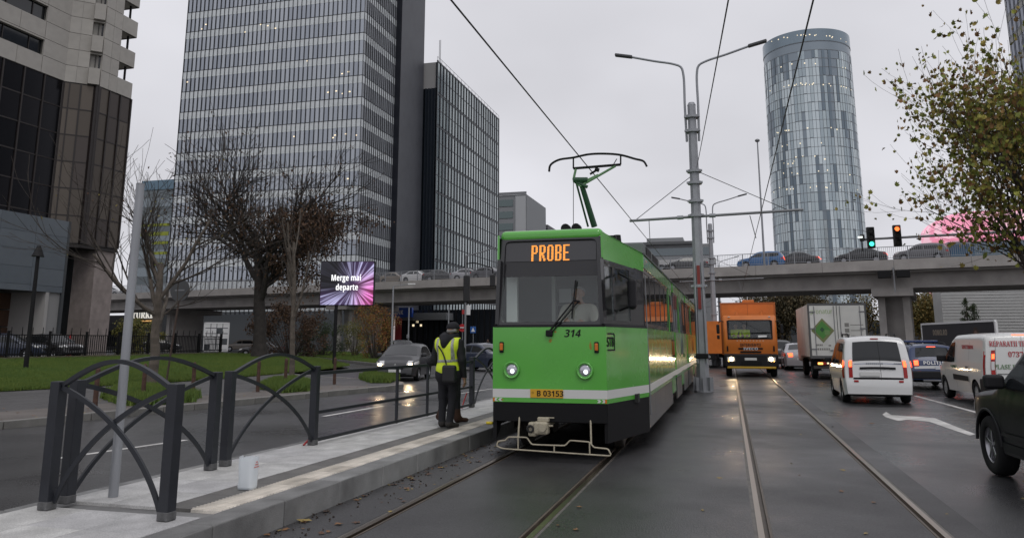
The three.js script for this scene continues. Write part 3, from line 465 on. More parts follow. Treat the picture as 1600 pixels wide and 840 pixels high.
// ---------------------------------------------------------------- things on the platform
{
  const PY0 = PH;                                              // platform top
  const foot = (u, v) => G(u, v, PY0);
  const arcTop = (a, b, y, rise, n = 18) => Array.from({ length: n + 1 }, (_, i) => { const t = i / n; return a.clone().lerp(b, t).setY(y + rise * Math.sin(Math.PI * t)); });
  const arcDown = (a, b, y0, y1, n = 18) => Array.from({ length: n + 1 }, (_, i) => { const t = i / n, th = t * 0.84 + 0.42; const c = Math.cos(th), c0 = Math.cos(0.42), c1 = Math.cos(1.26), s = Math.sin(th), s0 = Math.sin(0.42), s1 = Math.sin(1.26); return a.clone().lerp(b, (s - s0) / (s1 - s0)).setY(lerp(y1, y0, (c - c1) / (c0 - c1))); });
  const PHt = 1.04; M.shoe = grain([0.1, 0.1, 0.102], { n: 128, size: 0.3, fine: 0.5, coarse: 0.6, rough: 0.8, s: 15 });
  const postG = muv(rbx(0.098, PHt, 0.098, 0.008, 0, PHt / 2, 0)), shoe = muv(rbx(0.106, 0.07, 0.106, 0.01, 0, 0.036, 0));
  function archPanel(label, a, b, posts = [1, 1]) {
    const t = thing('arched_barrier', label, 'barrier', a, 0, 'arched barriers on the platform'), B = b.clone().sub(a), d = B.clone().normalize(), side = V3(-d.z, 0, d.x), i0 = d.clone().multiplyScalar(0.055), A0 = i0.clone(), B0 = B.clone().sub(i0);
    [[V3(0, 0, 0), posts[0]], [B, posts[1]]].forEach(([p, on]) => { if (!on) return; const m = part(t, 'post', postG, M.anthracite); m.position.copy(p); m.rotation.y = Math.atan2(d.x, d.z); const s = part(m, 'post_shoe', shoe, M.shoe); });
    part(t, 'top_arch', bar(arcTop(A0, B0, PHt - 0.03, 0.2), 0.045, 0.035, side), M.anthracite);
    part(t, 'cross_arch', bar(arcDown(A0.clone().addScaledVector(side, 0.013), B0.clone().addScaledVector(side, 0.013), PHt - 0.05, 0.06), 0.022, 0.04, side), M.anthracite);
    part(t, 'cross_arch', bar(arcDown(B0.clone().addScaledVector(side, -0.013), A0.clone().addScaledVector(side, -0.013), PHt - 0.05, 0.06), 0.022, 0.04, side), M.anthracite);
    return t;
  }
  archPanel('anthracite arched barrier closing the platform end beside the bare grey pole', foot(72, 796), foot(259, 813));
  archPanel('anthracite arched barrier along the road behind the bare grey pole', foot(103, 786), foot(328, 734));
  archPanel('anthracite arched barrier beside the cloudy plastic container', foot(351, 728), foot(488, 695));
  const g1 = foot(737, 636); archPanel('anthracite arched barrier running on behind the tram front', V3(g1.x, PH, g1.z - 0.18), V3(g1.x + 0.03, PH, g1.z - 2.0), [0, 1]);
  // straight railing
  const a = foot(488, 695), b = foot(737, 636), r = thing('straight_railing', 'anthracite straight railing along the road behind the man in the yellow vest', 'railing', a), B = b.clone().sub(a), d = B.clone().normalize(), n = V3(-d.z, 0, d.x);
  const lineAt = (y, h, w, name) => part(r, name, bar([d.clone().multiplyScalar(0.06).setY(y), B.clone().setY(y)], w, h, n), M.anthracite);
  lineAt(PHt - 0.1, 0.045, 0.05, 'top_rail'); lineAt(0.42, 0.04, 0.04, 'middle_rail'); lineAt(0.06, 0.045, 0.04, 'bottom_rail');
  for (const [u, v] of [[618, 664], [664, 652.5]]) { const p = foot(u, v).sub(a); const t = clamp(p.dot(d) / B.length()); part(r, 'baluster', bx(0.04, PHt - 0.16, 0.04).translate(0, (PHt - 0.16) / 2 + 0.03, 0).rotateY(Math.atan2(d.x, d.z)).translate(B.x * t, 0, B.z * t), M.anthracite); }
  const gp = part(r, 'post', postG, M.anthracite); gp.position.copy(B); gp.rotation.y = Math.atan2(d.x, d.z); part(gp, 'post_shoe', shoe, M.shoe);
  for (const [x, z] of [[b.x - 0.1, b.z + 0.35], [a.x + 0.02, a.z + 0.1]]) single('warning_tape', tube([[x, PH + 0.004, z], [x + 0.02, PH + 0.12, z - 0.05], [x + 0.05, PH + 0.3, z - 0.16]].map(p => z < -12 ? p : [p[0] - 0.1, PH + (p[1] - PH) * 0.35 + 0.004, p[2]]), 0.014, 12, 6), mat(0.35, 0.02, 0.02, 0.5), z < -12 ? 'scrap of red tape tied to the far railing post' : 'scrap of red tape lying at the railing foot', 'tape');
  // bare pole
  const pole = thing('bare_pole', 'bare light grey steel pole standing inside the end barrier', 'pole', foot(176, 776)); part(pole, 'shaft', cyl(0.042, 0.038, 2.86, 20), M.galv); part(pole, 'cap', cyl(0.04, 0.036, 0.012, 20, 0, 2.86, 0), M.greySteel);
  // cloudy plastic container
  const jug = thing('plastic_container', 'cloudy white plastic water container with its top cut off on the platform', 'container', foot(386, 764));
  { const P = [], I = [], N = 28, rows = [[0, 0.0, 0.8], [0.004, 0.072, 0.8], [0.03, 0.078, 0.78], [0.1, 0.076, 0.74], [0.2, 0.08, 0.74], [0.27, 0.082, 0.72], [0.292, 0.08, 0.72]]; seed(3); const jit = Array.from({ length: N }, () => rr(-0.012, 0.016));
    rows.forEach(([y, rad], i) => { for (let k = 0; k <= N; k++) { const t = k / N * 6.2832, c = Math.cos(t), s = Math.sin(t), q = rad / Math.pow(Math.pow(Math.abs(c), 4) + Math.pow(Math.abs(s), 4), 0.25) * (1 + 0.03 * Math.sin(3 * t + y * 40)); P.push(q * c, y + (i === rows.length - 1 ? jit[k % N] : 0), q * s * 0.9); if (i && k) { const m = (i - 1) * (N + 1) + k - 1, o = m + N + 1; I.push(m, o, m + 1, m + 1, o, o + 1); } } });
    const g = new THREE.BufferGeometry(); g.setAttribute('position', new THREE.Float32BufferAttribute(P, 3)); g.setIndex(I); g.computeVertexNormals(); part(jug, 'wall', g, phys(0.8, 0.84, 0.87, 0.45, { transmission: 0.35, thickness: 0, side: THREE.DoubleSide }));
    part(jug, 'label_mark', [0, 1, 2].map(k => boxAB(0.0766, 0.2 + k * 0.022, -0.04 + k * 0.01, 0.0845, 0.21 + k * 0.022, 0.03 - k * 0.012)), mat(0.55, 0.2, 0.18, 0.6)); }
}
// ---------------------------------------------------------------- people: one smooth skin round jointed bones
function surface(f, lo, hi, cell) {                                     // surface nets
  const n = [0, 1, 2].map(k => Math.ceil((hi[k] - lo[k]) / cell) + 1), [nx, ny, nz] = n, F = new Float32Array(nx * ny * nz), id = (i, j, k) => (k * ny + j) * nx + i;
  for (let k = 0; k < nz; k++) for (let j = 0; j < ny; j++) for (let i = 0; i < nx; i++) F[id(i, j, k)] = f(lo[0] + i * cell, lo[1] + j * cell, lo[2] + k * cell);
  const vi = new Int32Array(nx * ny * nz).fill(-1), P = [], I = [];
  for (let k = 0; k < nz - 1; k++) for (let j = 0; j < ny - 1; j++) for (let i = 0; i < nx - 1; i++) {
    let c = 0, sx = 0, sy = 0, sz = 0; const v = [];
    for (let q = 0; q < 8; q++) v.push(F[id(i + (q & 1), j + (q >> 1 & 1), k + (q >> 2))]);
    for (let a = 0; a < 8; a++) for (const m of [1, 2, 4]) { if (a & m) continue; const b = a | m; if ((v[a] < 0) === (v[b] < 0)) continue; const t = v[a] / (v[a] - v[b]); c++; sx += (a & 1) + (m === 1 ? t : 0); sy += (a >> 1 & 1) + (m === 2 ? t : 0); sz += (a >> 2) + (m === 4 ? t : 0); }
    if (c) { vi[id(i, j, k)] = P.length / 3; P.push(lo[0] + (i + sx / c) * cell, lo[1] + (j + sy / c) * cell, lo[2] + (k + sz / c) * cell); }
  }
  const q4 = (a, b, c, d, flip) => { if (a < 0 || b < 0 || c < 0 || d < 0) return; flip ? I.push(a, c, b, a, d, c) : I.push(a, b, c, a, c, d); };
  for (let k = 1; k < nz - 1; k++) for (let j = 1; j < ny - 1; j++) for (let i = 1; i < nx - 1; i++) {
    const a = F[id(i, j, k)] < 0;
    if (a !== F[id(i + 1, j, k)] < 0) q4(vi[id(i, j - 1, k - 1)], vi[id(i, j, k - 1)], vi[id(i, j, k)], vi[id(i, j - 1, k)], !a);
    if (a !== F[id(i, j + 1, k)] < 0) q4(vi[id(i - 1, j, k - 1)], vi[id(i - 1, j, k)], vi[id(i, j, k)], vi[id(i, j, k - 1)], !a);
    if (a !== F[id(i, j, k + 1)] < 0) q4(vi[id(i - 1, j - 1, k)], vi[id(i, j - 1, k)], vi[id(i, j, k)], vi[id(i - 1, j, k)], !a);
  }
  const g = new THREE.BufferGeometry(); g.setAttribute('position', new THREE.Float32BufferAttribute(P, 3)); g.setIndex(I); g.computeVertexNormals(); return g;
}
function bonesField(bones, k = 0.03) {
  const B = bones.map(([a, b, ra, rb]) => { const d = [b[0] - a[0], b[1] - a[1], b[2] - a[2]]; return { a, d, q: 1 / Math.max(1e-6, d[0] ** 2 + d[1] ** 2 + d[2] ** 2), ra, rb }; });
  return (x, y, z) => { let r = 9; for (const { a, d, q, ra, rb } of B) { const px = x - a[0], py = y - a[1], pz = z - a[2], t = clamp((px * d[0] + py * d[1] + pz * d[2]) * q), s = Math.hypot(px - d[0] * t, py - d[1] * t, pz - d[2] * t) - lerp(ra, rb, t); if (s > r + k) continue; const h = Math.max(k - Math.abs(r - s), 0) / k; r = Math.min(r, s) - h * h * k * 0.25; } return r; };
}
function skinned(bones, cell, k, colour) {
  const lo = [9, 9, 9], hi = [-9, -9, -9]; for (const [a, b, ra, rb] of bones) for (let i = 0; i < 3; i++) { lo[i] = Math.min(lo[i], a[i] - ra, b[i] - rb); hi[i] = Math.max(hi[i], a[i] + ra, b[i] + rb); }
  const g = surface(bonesField(bones, k), lo.map(v => v - 3 * cell), hi.map(v => v + 3 * cell), cell);
  if (colour) { const p = g.attributes.position, c = new Float32Array(p.count * 3); for (let i = 0; i < p.count; i++) { const q = colour(p.getX(i), p.getY(i), p.getZ(i)); c.set(q, i * 3); } g.setAttribute('color', new THREE.BufferAttribute(c, 3)); }
  return g;
}
function hand(w, dir, out, palm) {                                      // wrist, direction of the fingers, thumb side, palm normal: slightly curled
  const W = V3(...w), D = V3(...dir).normalize(), O = V3(...out).normalize(), Pn = V3(...palm).normalize(), B = [], at = (f, s, p = 0) => W.clone().addScaledVector(D, f).addScaledVector(O, s).addScaledVector(Pn, p).toArray();
  for (const s of [-0.028, -0.01, 0.01, 0.028]) B.push([at(0, s * 0.6), at(0.085, s), 0.017, 0.014]);
  [[0.028, 0.068], [0.01, 0.078], [-0.01, 0.072], [-0.028, 0.056]].forEach(([s, l]) => { B.push([at(0.085, s), at(0.085 + l * 0.5, s, 0.012), 0.0095, 0.009]); B.push([at(0.085 + l * 0.5, s, 0.012), at(0.085 + l * 0.85, s, 0.034), 0.009, 0.008]); });
  B.push([at(0.025, 0.026), at(0.06, 0.052, 0.015), 0.014, 0.011]); B.push([at(0.06, 0.052, 0.015), at(0.095, 0.058, 0.03), 0.011, 0.009]); return B;
}
const vcol = new THREE.MeshStandardMaterial({ vertexColors: true, roughness: 0.85 });
const bodyTint = { skin: [0.4, 0.23, 0.16], dark: [0.01, 0.01, 0.013], trousers: [0.009, 0.009, 0.013], brown: [0.05, 0.022, 0.012], sole: [0.03, 0.026, 0.024] };
function headBones(c, f, h = 0.225) {                                   // c: centre of the head, f: facing (unit, level)
  const F = V3(...f), R = V3(-F.z, 0, F.x), C0 = V3(...c), at = (a, b, y) => C0.clone().addScaledVector(F, a).addScaledVector(R, b).add(V3(0, y, 0)).toArray(), k = h / 0.225, B = [];
  B.push([at(-0.022 * k, 0, 0.03 * k), at(0.02 * k, 0, 0.022 * k), 0.082 * k, 0.076 * k], [at(0.03 * k, 0, -0.03 * k), at(0.045 * k, 0, -0.075 * k), 0.058 * k, 0.036 * k], [at(0.09 * k, 0, 0.015 * k), at(0.104 * k, 0, -0.018 * k), 0.01 * k, 0.015 * k]);
  B.push([at(0.085 * k, -0.014 * k, -0.052 * k), at(0.085 * k, 0.014 * k, -0.052 * k), 0.008 * k, 0.008 * k]);
  for (const s of [-1, 1]) { B.push([at(-0.008 * k, s * 0.08 * k, 0.012 * k), at(0.0, s * 0.078 * k, -0.025 * k), 0.016 * k, 0.01 * k]); B.push([at(0.078 * k, s * 0.03 * k, 0.01 * k), at(0.08 * k, s * 0.034 * k, 0.01 * k), 0.013 * k, 0.012 * k]); }
  return B;
}
function eyes(o, c, f, k = 1) { const F = V3(...f), R = V3(-F.z, 0, F.x); for (const s of [-1, 1]) { const p = V3(...c).addScaledVector(F, 0.086 * k).addScaledVector(R, s * 0.032 * k).add(V3(0, 0.012 * k, 0)); part(o, 'eye', new THREE.SphereGeometry(0.0085 * k, 8, 6).translate(p.x, p.y, p.z), mat(0.05, 0.04, 0.035, 0.2)); } }
{ // the man in the yellow vest, back to us, walking up the platform; local +z is towards the camera
  const p = G(699, 668, PH), o = thing('person', 'person in a yellow reflective vest, black hooded jacket and cap standing on the platform', 'person', p, -0.1);
  const F = [0.5, 0, -0.866], hc = [0.055, 1.545, -0.05];
  const legs = [[[-0.09, 0.9, 0], [-0.1, 0.5, -0.02], 0.1, 0.072], [[-0.1, 0.5, -0.02], [-0.085, 0.1, 0.03], 0.07, 0.058], [[0.09, 0.9, 0], [0.085, 0.5, -0.02], 0.1, 0.074], [[0.085, 0.5, -0.02], [0.06, 0.09, 0.06], 0.072, 0.06]];
  const feet = [[[-0.085, 0.055, 0.05], [-0.06, 0.04, -0.14], 0.045, 0.036], [[0.06, 0.055, 0.09], [0.13, 0.04, -0.09], 0.046, 0.036]];
  const torso = [[[-0.06, 0.92, 0], [0.06, 0.92, 0], 0.13, 0.13], [[0, 0.95, 0], [0, 1.25, 0.01], 0.15, 0.155], [[-0.1, 1.3, 0.01], [0.1, 1.3, 0.01], 0.115, 0.115], [[-0.13, 1.35, 0], [0.13, 1.35, 0], 0.085, 0.085], [[0, 1.36, 0], [0.03, 1.46, -0.03], 0.075, 0.062]];
  const arms = [[[-0.19, 1.35, 0], [-0.27, 1.08, -0.03], 0.075, 0.058], [[-0.27, 1.08, -0.03], [-0.2, 0.95, -0.24], 0.058, 0.042], [[0.19, 1.34, 0], [0.255, 1.07, 0.02], 0.078, 0.06], [[0.255, 1.07, 0.02], [0.27, 0.8, -0.04], 0.06, 0.045]];
  const hd = headBones(hc, F, 0.225), hr = hand([0.272, 0.79, -0.045], [0.05, -1, -0.15], [0, -0.1, -1], [-1, 0, 0]), hl = hand([-0.2, 0.95, -0.25], [0.3, -0.2, -1], [0, 1, 0], [1, 0, 0]);
  const col = (x, y, z) => y > 1.43 ? bodyTint.skin : (y < 0.785 && x > 0.2) || (z < -0.245 && x < 0) ? bodyTint.skin : y > 0.86 || Math.abs(x) > 0.2 ? bodyTint.dark : y > 0.1 ? bodyTint.trousers : bodyTint.sole;
  const fine = skinned([...hd, torso[4]], 0.008, 0.02, () => bodyTint.skin), hs = skinned([...hr, [arms[3][1], arms[3][1], 0.03, 0.03]], 0.005, 0.008, () => bodyTint.skin), hs2 = skinned([...hl], 0.006, 0.008, () => bodyTint.skin);
  const body = skinned([...legs, ...feet, ...torso, ...arms], 0.014, 0.045, col);
  const all = mergeGeometries([body, fine, hs, hs2].map(g => { const q = g.toNonIndexed(); return q; })); part(o, 'body', all, vcol);
  eyes(o, hc, F);
  const vestB = torso.slice(0, 4).map(([a, b, ra, rb]) => [a, b, ra + 0.02, rb + 0.02]);
  const cut = (fn, y0, y1, xw) => (x, y, z) => Math.max(fn(x, y, z), y0 - y, y - y1, Math.abs(x) - xw, -(bonesField([[[0, 1.45, -0.03], [0, 1.34, -0.06], 0.12, 0.06]], 0.01)(x, y, z)));
  const vf = bonesField(vestB, 0.05);
  part(o, 'hi_vis_vest', surface(cut(vf, 0.86, 1.43, 0.215), [-0.3, 0.8, -0.28], [0.3, 1.5, 0.28], 0.011), mat(0.72, 0.88, 0.04, 0.55));
  const vf2 = bonesField(vestB.map(([a, b, ra, rb]) => [a, b, ra + 0.004, rb + 0.004]), 0.05);
  const band = (lo, hi, test) => surface((x, y, z) => Math.max(vf2(x, y, z), -vf(x, y, z) - 0.004, test(x, y, z), Math.abs(x) - 0.213), lo, hi, 0.008);
  part(o, 'reflective_band', merge([band([-0.3, 0.98, -0.28], [0.3, 1.12, 0.28], (x, y) => Math.abs(y - 1.055 - 0.04 * x) - 0.024), band([-0.2, 1.06, -0.28], [-0.08, 1.46, 0.28], (x, y) => Math.max(Math.abs(x + 0.135) - 0.025, 1.05 - y, y - 1.42)), band([0.08, 1.06, -0.28], [0.2, 1.46, 0.28], (x, y) => Math.max(Math.abs(x - 0.13) - 0.025, 1.05 - y, y - 1.42))]), mat(0.42, 0.42, 0.4, 0.35, 0.3));
  part(o, 'hood', skinned([[[-0.08, 1.43, 0.06], [0.0, 1.36, 0.16], 0.06, 0.05], [[0.09, 1.42, 0.05], [0.0, 1.36, 0.16], 0.06, 0.05], [[-0.07, 1.46, -0.02], [0.1, 1.46, -0.05], 0.062, 0.062], [[0, 1.43, 0.1], [0, 1.29, 0.17], 0.06, 0.035]], 0.011, 0.06), M.cloth);
  part(o, 'cap', [surface((x, y, z) => { const dx = x - hc[0], dy = y - hc[1] - 0.045, dz = z - hc[2]; return Math.max(Math.hypot(dx, dy * 1.15, dz) - 0.112, -(dy + 0.02)); }, [-0.1, 1.54, -0.2], [0.2, 1.72, 0.1], 0.008), rbx(0.14, 0.014, 0.1, 0.006).rotateY(-0.52).translate(hc[0] + 0.07, hc[1] + 0.035, hc[2] - 0.115)], M.cloth);
  part(o, 'hair', skinned([[[hc[0] - 0.05, hc[1] - 0.01, hc[2] + 0.07], [hc[0] + 0.06, hc[1], hc[2] + 0.06], 0.034, 0.034]], 0.009, 0.01), mat(0.25, 0.24, 0.23, 0.9));
  part(o, 'shoulder_bag', rbx(0.24, 0.27, 0.1, 0.04, 0.12, 0.86, 0.21, 3), mat(0.014, 0.014, 0.016, 0.6));
  part(o, 'bag_strap', tube([[-0.08, 1.3, 0.225], [0, 1.17, 0.205], [0.07, 1.0, 0.215]], 0.012, 16, 6), mat(0.014, 0.014, 0.016, 0.6));
  part(o, 'jacket_hem', skinned([[[-0.07, 0.85, 0], [0.07, 0.85, 0], 0.15, 0.15], [[-0.06, 0.8, 0], [0.08, 0.8, 0], 0.14, 0.14]], 0.014, 0.04), M.cloth);
  // companion in black just beyond, boots showing
  const q = G(700, 661, PH), c = thing('person', 'person dressed in black with brown boots, half hidden behind the yellow vest', 'person', [q.x - 0.02, PH, q.z - 0.15], 0.2);
  const L2 = [[[-0.09, 0.86, 0], [-0.06, 0.48, -0.02], 0.1, 0.072], [[-0.06, 0.48, -0.02], [-0.13, 0.2, 0.1], 0.07, 0.055], [[0.09, 0.86, 0], [0.1, 0.48, 0.0], 0.1, 0.074], [[0.1, 0.48, 0.0], [0.13, 0.1, 0.02], 0.072, 0.058]];
  const F2 = [[[-0.14, 0.19, 0.11], [-0.17, 0.12, 0.16], 0.05, 0.046], [[-0.17, 0.1, 0.16], [-0.1, 0.04, 0.24], 0.042, 0.034], [[0.13, 0.1, 0.02], [0.13, 0.06, 0.02], 0.052, 0.05], [[0.13, 0.05, 0.02], [0.28, 0.04, -0.04], 0.045, 0.036]];
  const T2 = [[[-0.06, 0.88, 0], [0.06, 0.88, 0], 0.14, 0.14], [[0, 0.92, 0], [0, 1.2, 0], 0.155, 0.155], [[-0.12, 1.22, 0], [0.12, 1.22, 0], 0.1, 0.1], [[0, 1.25, 0], [0.0, 1.34, -0.02], 0.07, 0.06]];
  const A2 = [[[-0.17, 1.22, 0], [-0.34, 1.02, 0.05], 0.078, 0.066], [[-0.34, 1.02, 0.05], [-0.16, 0.98, -0.2], 0.062, 0.045], [[0.18, 1.22, 0], [0.2, 0.98, -0.06], 0.075, 0.058], [[0.2, 0.98, -0.06], [0.12, 0.92, -0.25], 0.055, 0.042]];
  const col2 = (x, y, z) => y < 0.23 ? bodyTint.brown : y > 1.29 ? bodyTint.skin : y > 0.84 || Math.abs(x) > 0.22 ? bodyTint.dark : bodyTint.trousers, h2 = [0.02, 1.43, -0.03], ff2 = [0.3, 0, -0.954];
  part(c, 'body', mergeGeometries([skinned([...L2, ...F2, ...T2, ...A2], 0.014, 0.045, col2), skinned([...headBones(h2, ff2, 0.22), T2[3]], 0.009, 0.02, () => bodyTint.skin), skinned(hand([-0.15, 0.98, -0.21], [0.6, 0, -1], [0, 1, 0], [1, 0, 0]), 0.006, 0.008, () => bodyTint.skin), skinned(hand([0.11, 0.92, -0.26], [0, 0, -1], [0, 1, 0], [-1, 0, 0]), 0.006, 0.008, () => bodyTint.skin)].map(g => g.toNonIndexed())), vcol);
  part(c, 'hair', surface((x, y, z) => Math.max(Math.hypot(x - h2[0], y - h2[1] - 0.02, z - h2[2]) - 0.108, -(y - h2[1] + 0.03)), [-0.12, 1.38, -0.17], [0.16, 1.58, 0.12], 0.01), mat(0.03, 0.025, 0.02, 0.9));
  // driver in the cab, facing us
  const dr = thing('person', 'tram driver in a cream jumper seated behind the windscreen', 'person', [TL + 0.26, 0.25, ZF - 0.95]);
  const D = [[[-0.09, 1.42, 0], [0.09, 1.42, 0], 0.13, 0.13], [[0, 1.45, 0], [0, 1.72, -0.03], 0.16, 0.165], [[-0.14, 1.8, -0.03], [0.14, 1.8, -0.03], 0.1, 0.1], [[0, 1.85, -0.03], [0, 1.94, 0], 0.065, 0.06], [[-0.2, 1.8, 0], [-0.29, 1.55, 0.12], 0.08, 0.062], [[-0.29, 1.55, 0.12], [-0.16, 1.6, 0.38], 0.06, 0.045], [[0.2, 1.8, 0], [0.3, 1.55, 0.12], 0.08, 0.062], [[0.3, 1.55, 0.12], [0.17, 1.58, 0.38], 0.06, 0.045], [[-0.1, 1.4, 0.02], [-0.12, 1.36, 0.42], 0.1, 0.075], [[0.1, 1.4, 0.02], [0.12, 1.36, 0.42], 0.1, 0.075], [[-0.12, 1.36, 0.42], [-0.12, 0.95, 0.42], 0.07, 0.055], [[0.12, 1.36, 0.42], [0.12, 0.95, 0.42], 0.07, 0.055], [[-0.12, 0.9, 0.42], [-0.12, 0.88, 0.58], 0.045, 0.036], [[0.12, 0.9, 0.42], [0.12, 0.88, 0.58], 0.045, 0.036]];
  part(dr, 'body', mergeGeometries([skinned(D, 0.016, 0.045, (x, y, z) => y > 1.89 ? bodyTint.skin : y > 1.46 ? [0.42, 0.39, 0.33] : bodyTint.trousers), skinned(headBones([0, 2.03, 0.02], [0, 0, 1]), 0.009, 0.02, () => bodyTint.skin), skinned(hand([-0.15, 1.6, 0.39], [0.5, 0.1, 1], [0, 1, 0], [1, 0, 0]), 0.007, 0.008, () => bodyTint.skin), skinned(hand([0.16, 1.58, 0.39], [-0.5, 0.1, 1], [0, 1, 0], [-1, 0, 0]), 0.007, 0.008, () => bodyTint.skin)].map(g => g.toNonIndexed())), vcol);
  part(dr, 'hair', surface((x, y, z) => Math.max(Math.hypot(x, y - 2.055, z - 0.01) - 0.106, 0.03 - (y - 2.04) + z * 0.6), [-0.14, 1.96, -0.14], [0.14, 2.2, 0.14], 0.01), mat(0.3, 0.29, 0.28, 0.9)); eyes(dr, [0, 2.03, 0.02], [0, 0, 1]);
  // a pedestrian far down the road
  const w = G(762, 558), pd = thing('person', 'distant pedestrian in black walking beyond the dark saloon', 'person', w, 0);
  part(pd, 'body', skinned([[[-0.08, 0.88, 0], [-0.12, 0.48, -0.08], 0.1, 0.07], [[-0.12, 0.48, -0.08], [-0.14, 0.08, 0.02], 0.07, 0.055], [[0.08, 0.88, 0], [0.1, 0.48, 0.06], 0.1, 0.07], [[0.1, 0.48, 0.06], [0.1, 0.08, 0.16], 0.07, 0.055], [[-0.14, 0.05, 0], [-0.14, 0.04, -0.16], 0.05, 0.04], [[0.1, 0.05, 0.16], [0.1, 0.05, 0], 0.05, 0.04], [[0, 0.9, 0], [0, 1.25, 0], 0.16, 0.16], [[-0.14, 1.38, 0], [0.14, 1.38, 0], 0.1, 0.1], [[-0.2, 1.36, 0], [-0.28, 1.08, 0.05], 0.075, 0.06], [[-0.28, 1.08, 0.05], [-0.26, 0.84, -0.05], 0.06, 0.05], [[0.2, 1.36, 0], [0.28, 1.08, -0.03], 0.075, 0.06], [[0.28, 1.08, -0.03], [0.27, 0.84, -0.1], 0.06, 0.05], [[0, 1.4, 0], [0, 1.5, 0], 0.07, 0.06], [[0, 1.58, 0], [0, 1.63, 0], 0.09, 0.095]], 0.025, 0.05, (x, y, z) => y > 1.46 ? [0.1, 0.06, 0.045] : bodyTint.dark), vcol);
  // two people in the lorry cab
  for (const [x, l] of [[0.28, 'person in a yellow vest sitting in the orange lorry cab on the passenger side'], [0.66, 'person in a yellow vest sitting in the middle of the orange lorry cab']]) { const c2 = thing('person', l, 'person', [x, 0.22, -38.3]); part(c2, 'body', mergeGeometries([skinned(D.slice(0, 10), 0.02, 0.045, (a, y, b2) => y > 1.89 ? bodyTint.skin : y > 1.46 && Math.abs(a) < 0.24 ? [0.62, 0.8, 0.04] : bodyTint.dark), skinned(headBones([0, 2.03, 0.02], [0, 0, 1]), 0.012, 0.02, () => bodyTint.skin), skinned(hand([-0.15, 1.6, 0.39], [0.5, 0.1, 1], [0, 1, 0], [1, 0, 0]), 0.008, 0.008, () => bodyTint.skin), skinned(hand([0.16, 1.58, 0.39], [-0.5, 0.1, 1], [0, 1, 0], [-1, 0, 0]), 0.008, 0.008, () => bodyTint.skin)].map(g => g.toNonIndexed())), vcol); part(c2, 'hair', surface((a, y, z) => Math.max(Math.hypot(a, y - 2.055, z - 0.01) - 0.106, 0.03 - (y - 2.04) + z * 0.6), [-0.14, 1.96, -0.14], [0.14, 2.2, 0.14], 0.012), mat(0.03, 0.025, 0.02, 0.9)); }
}
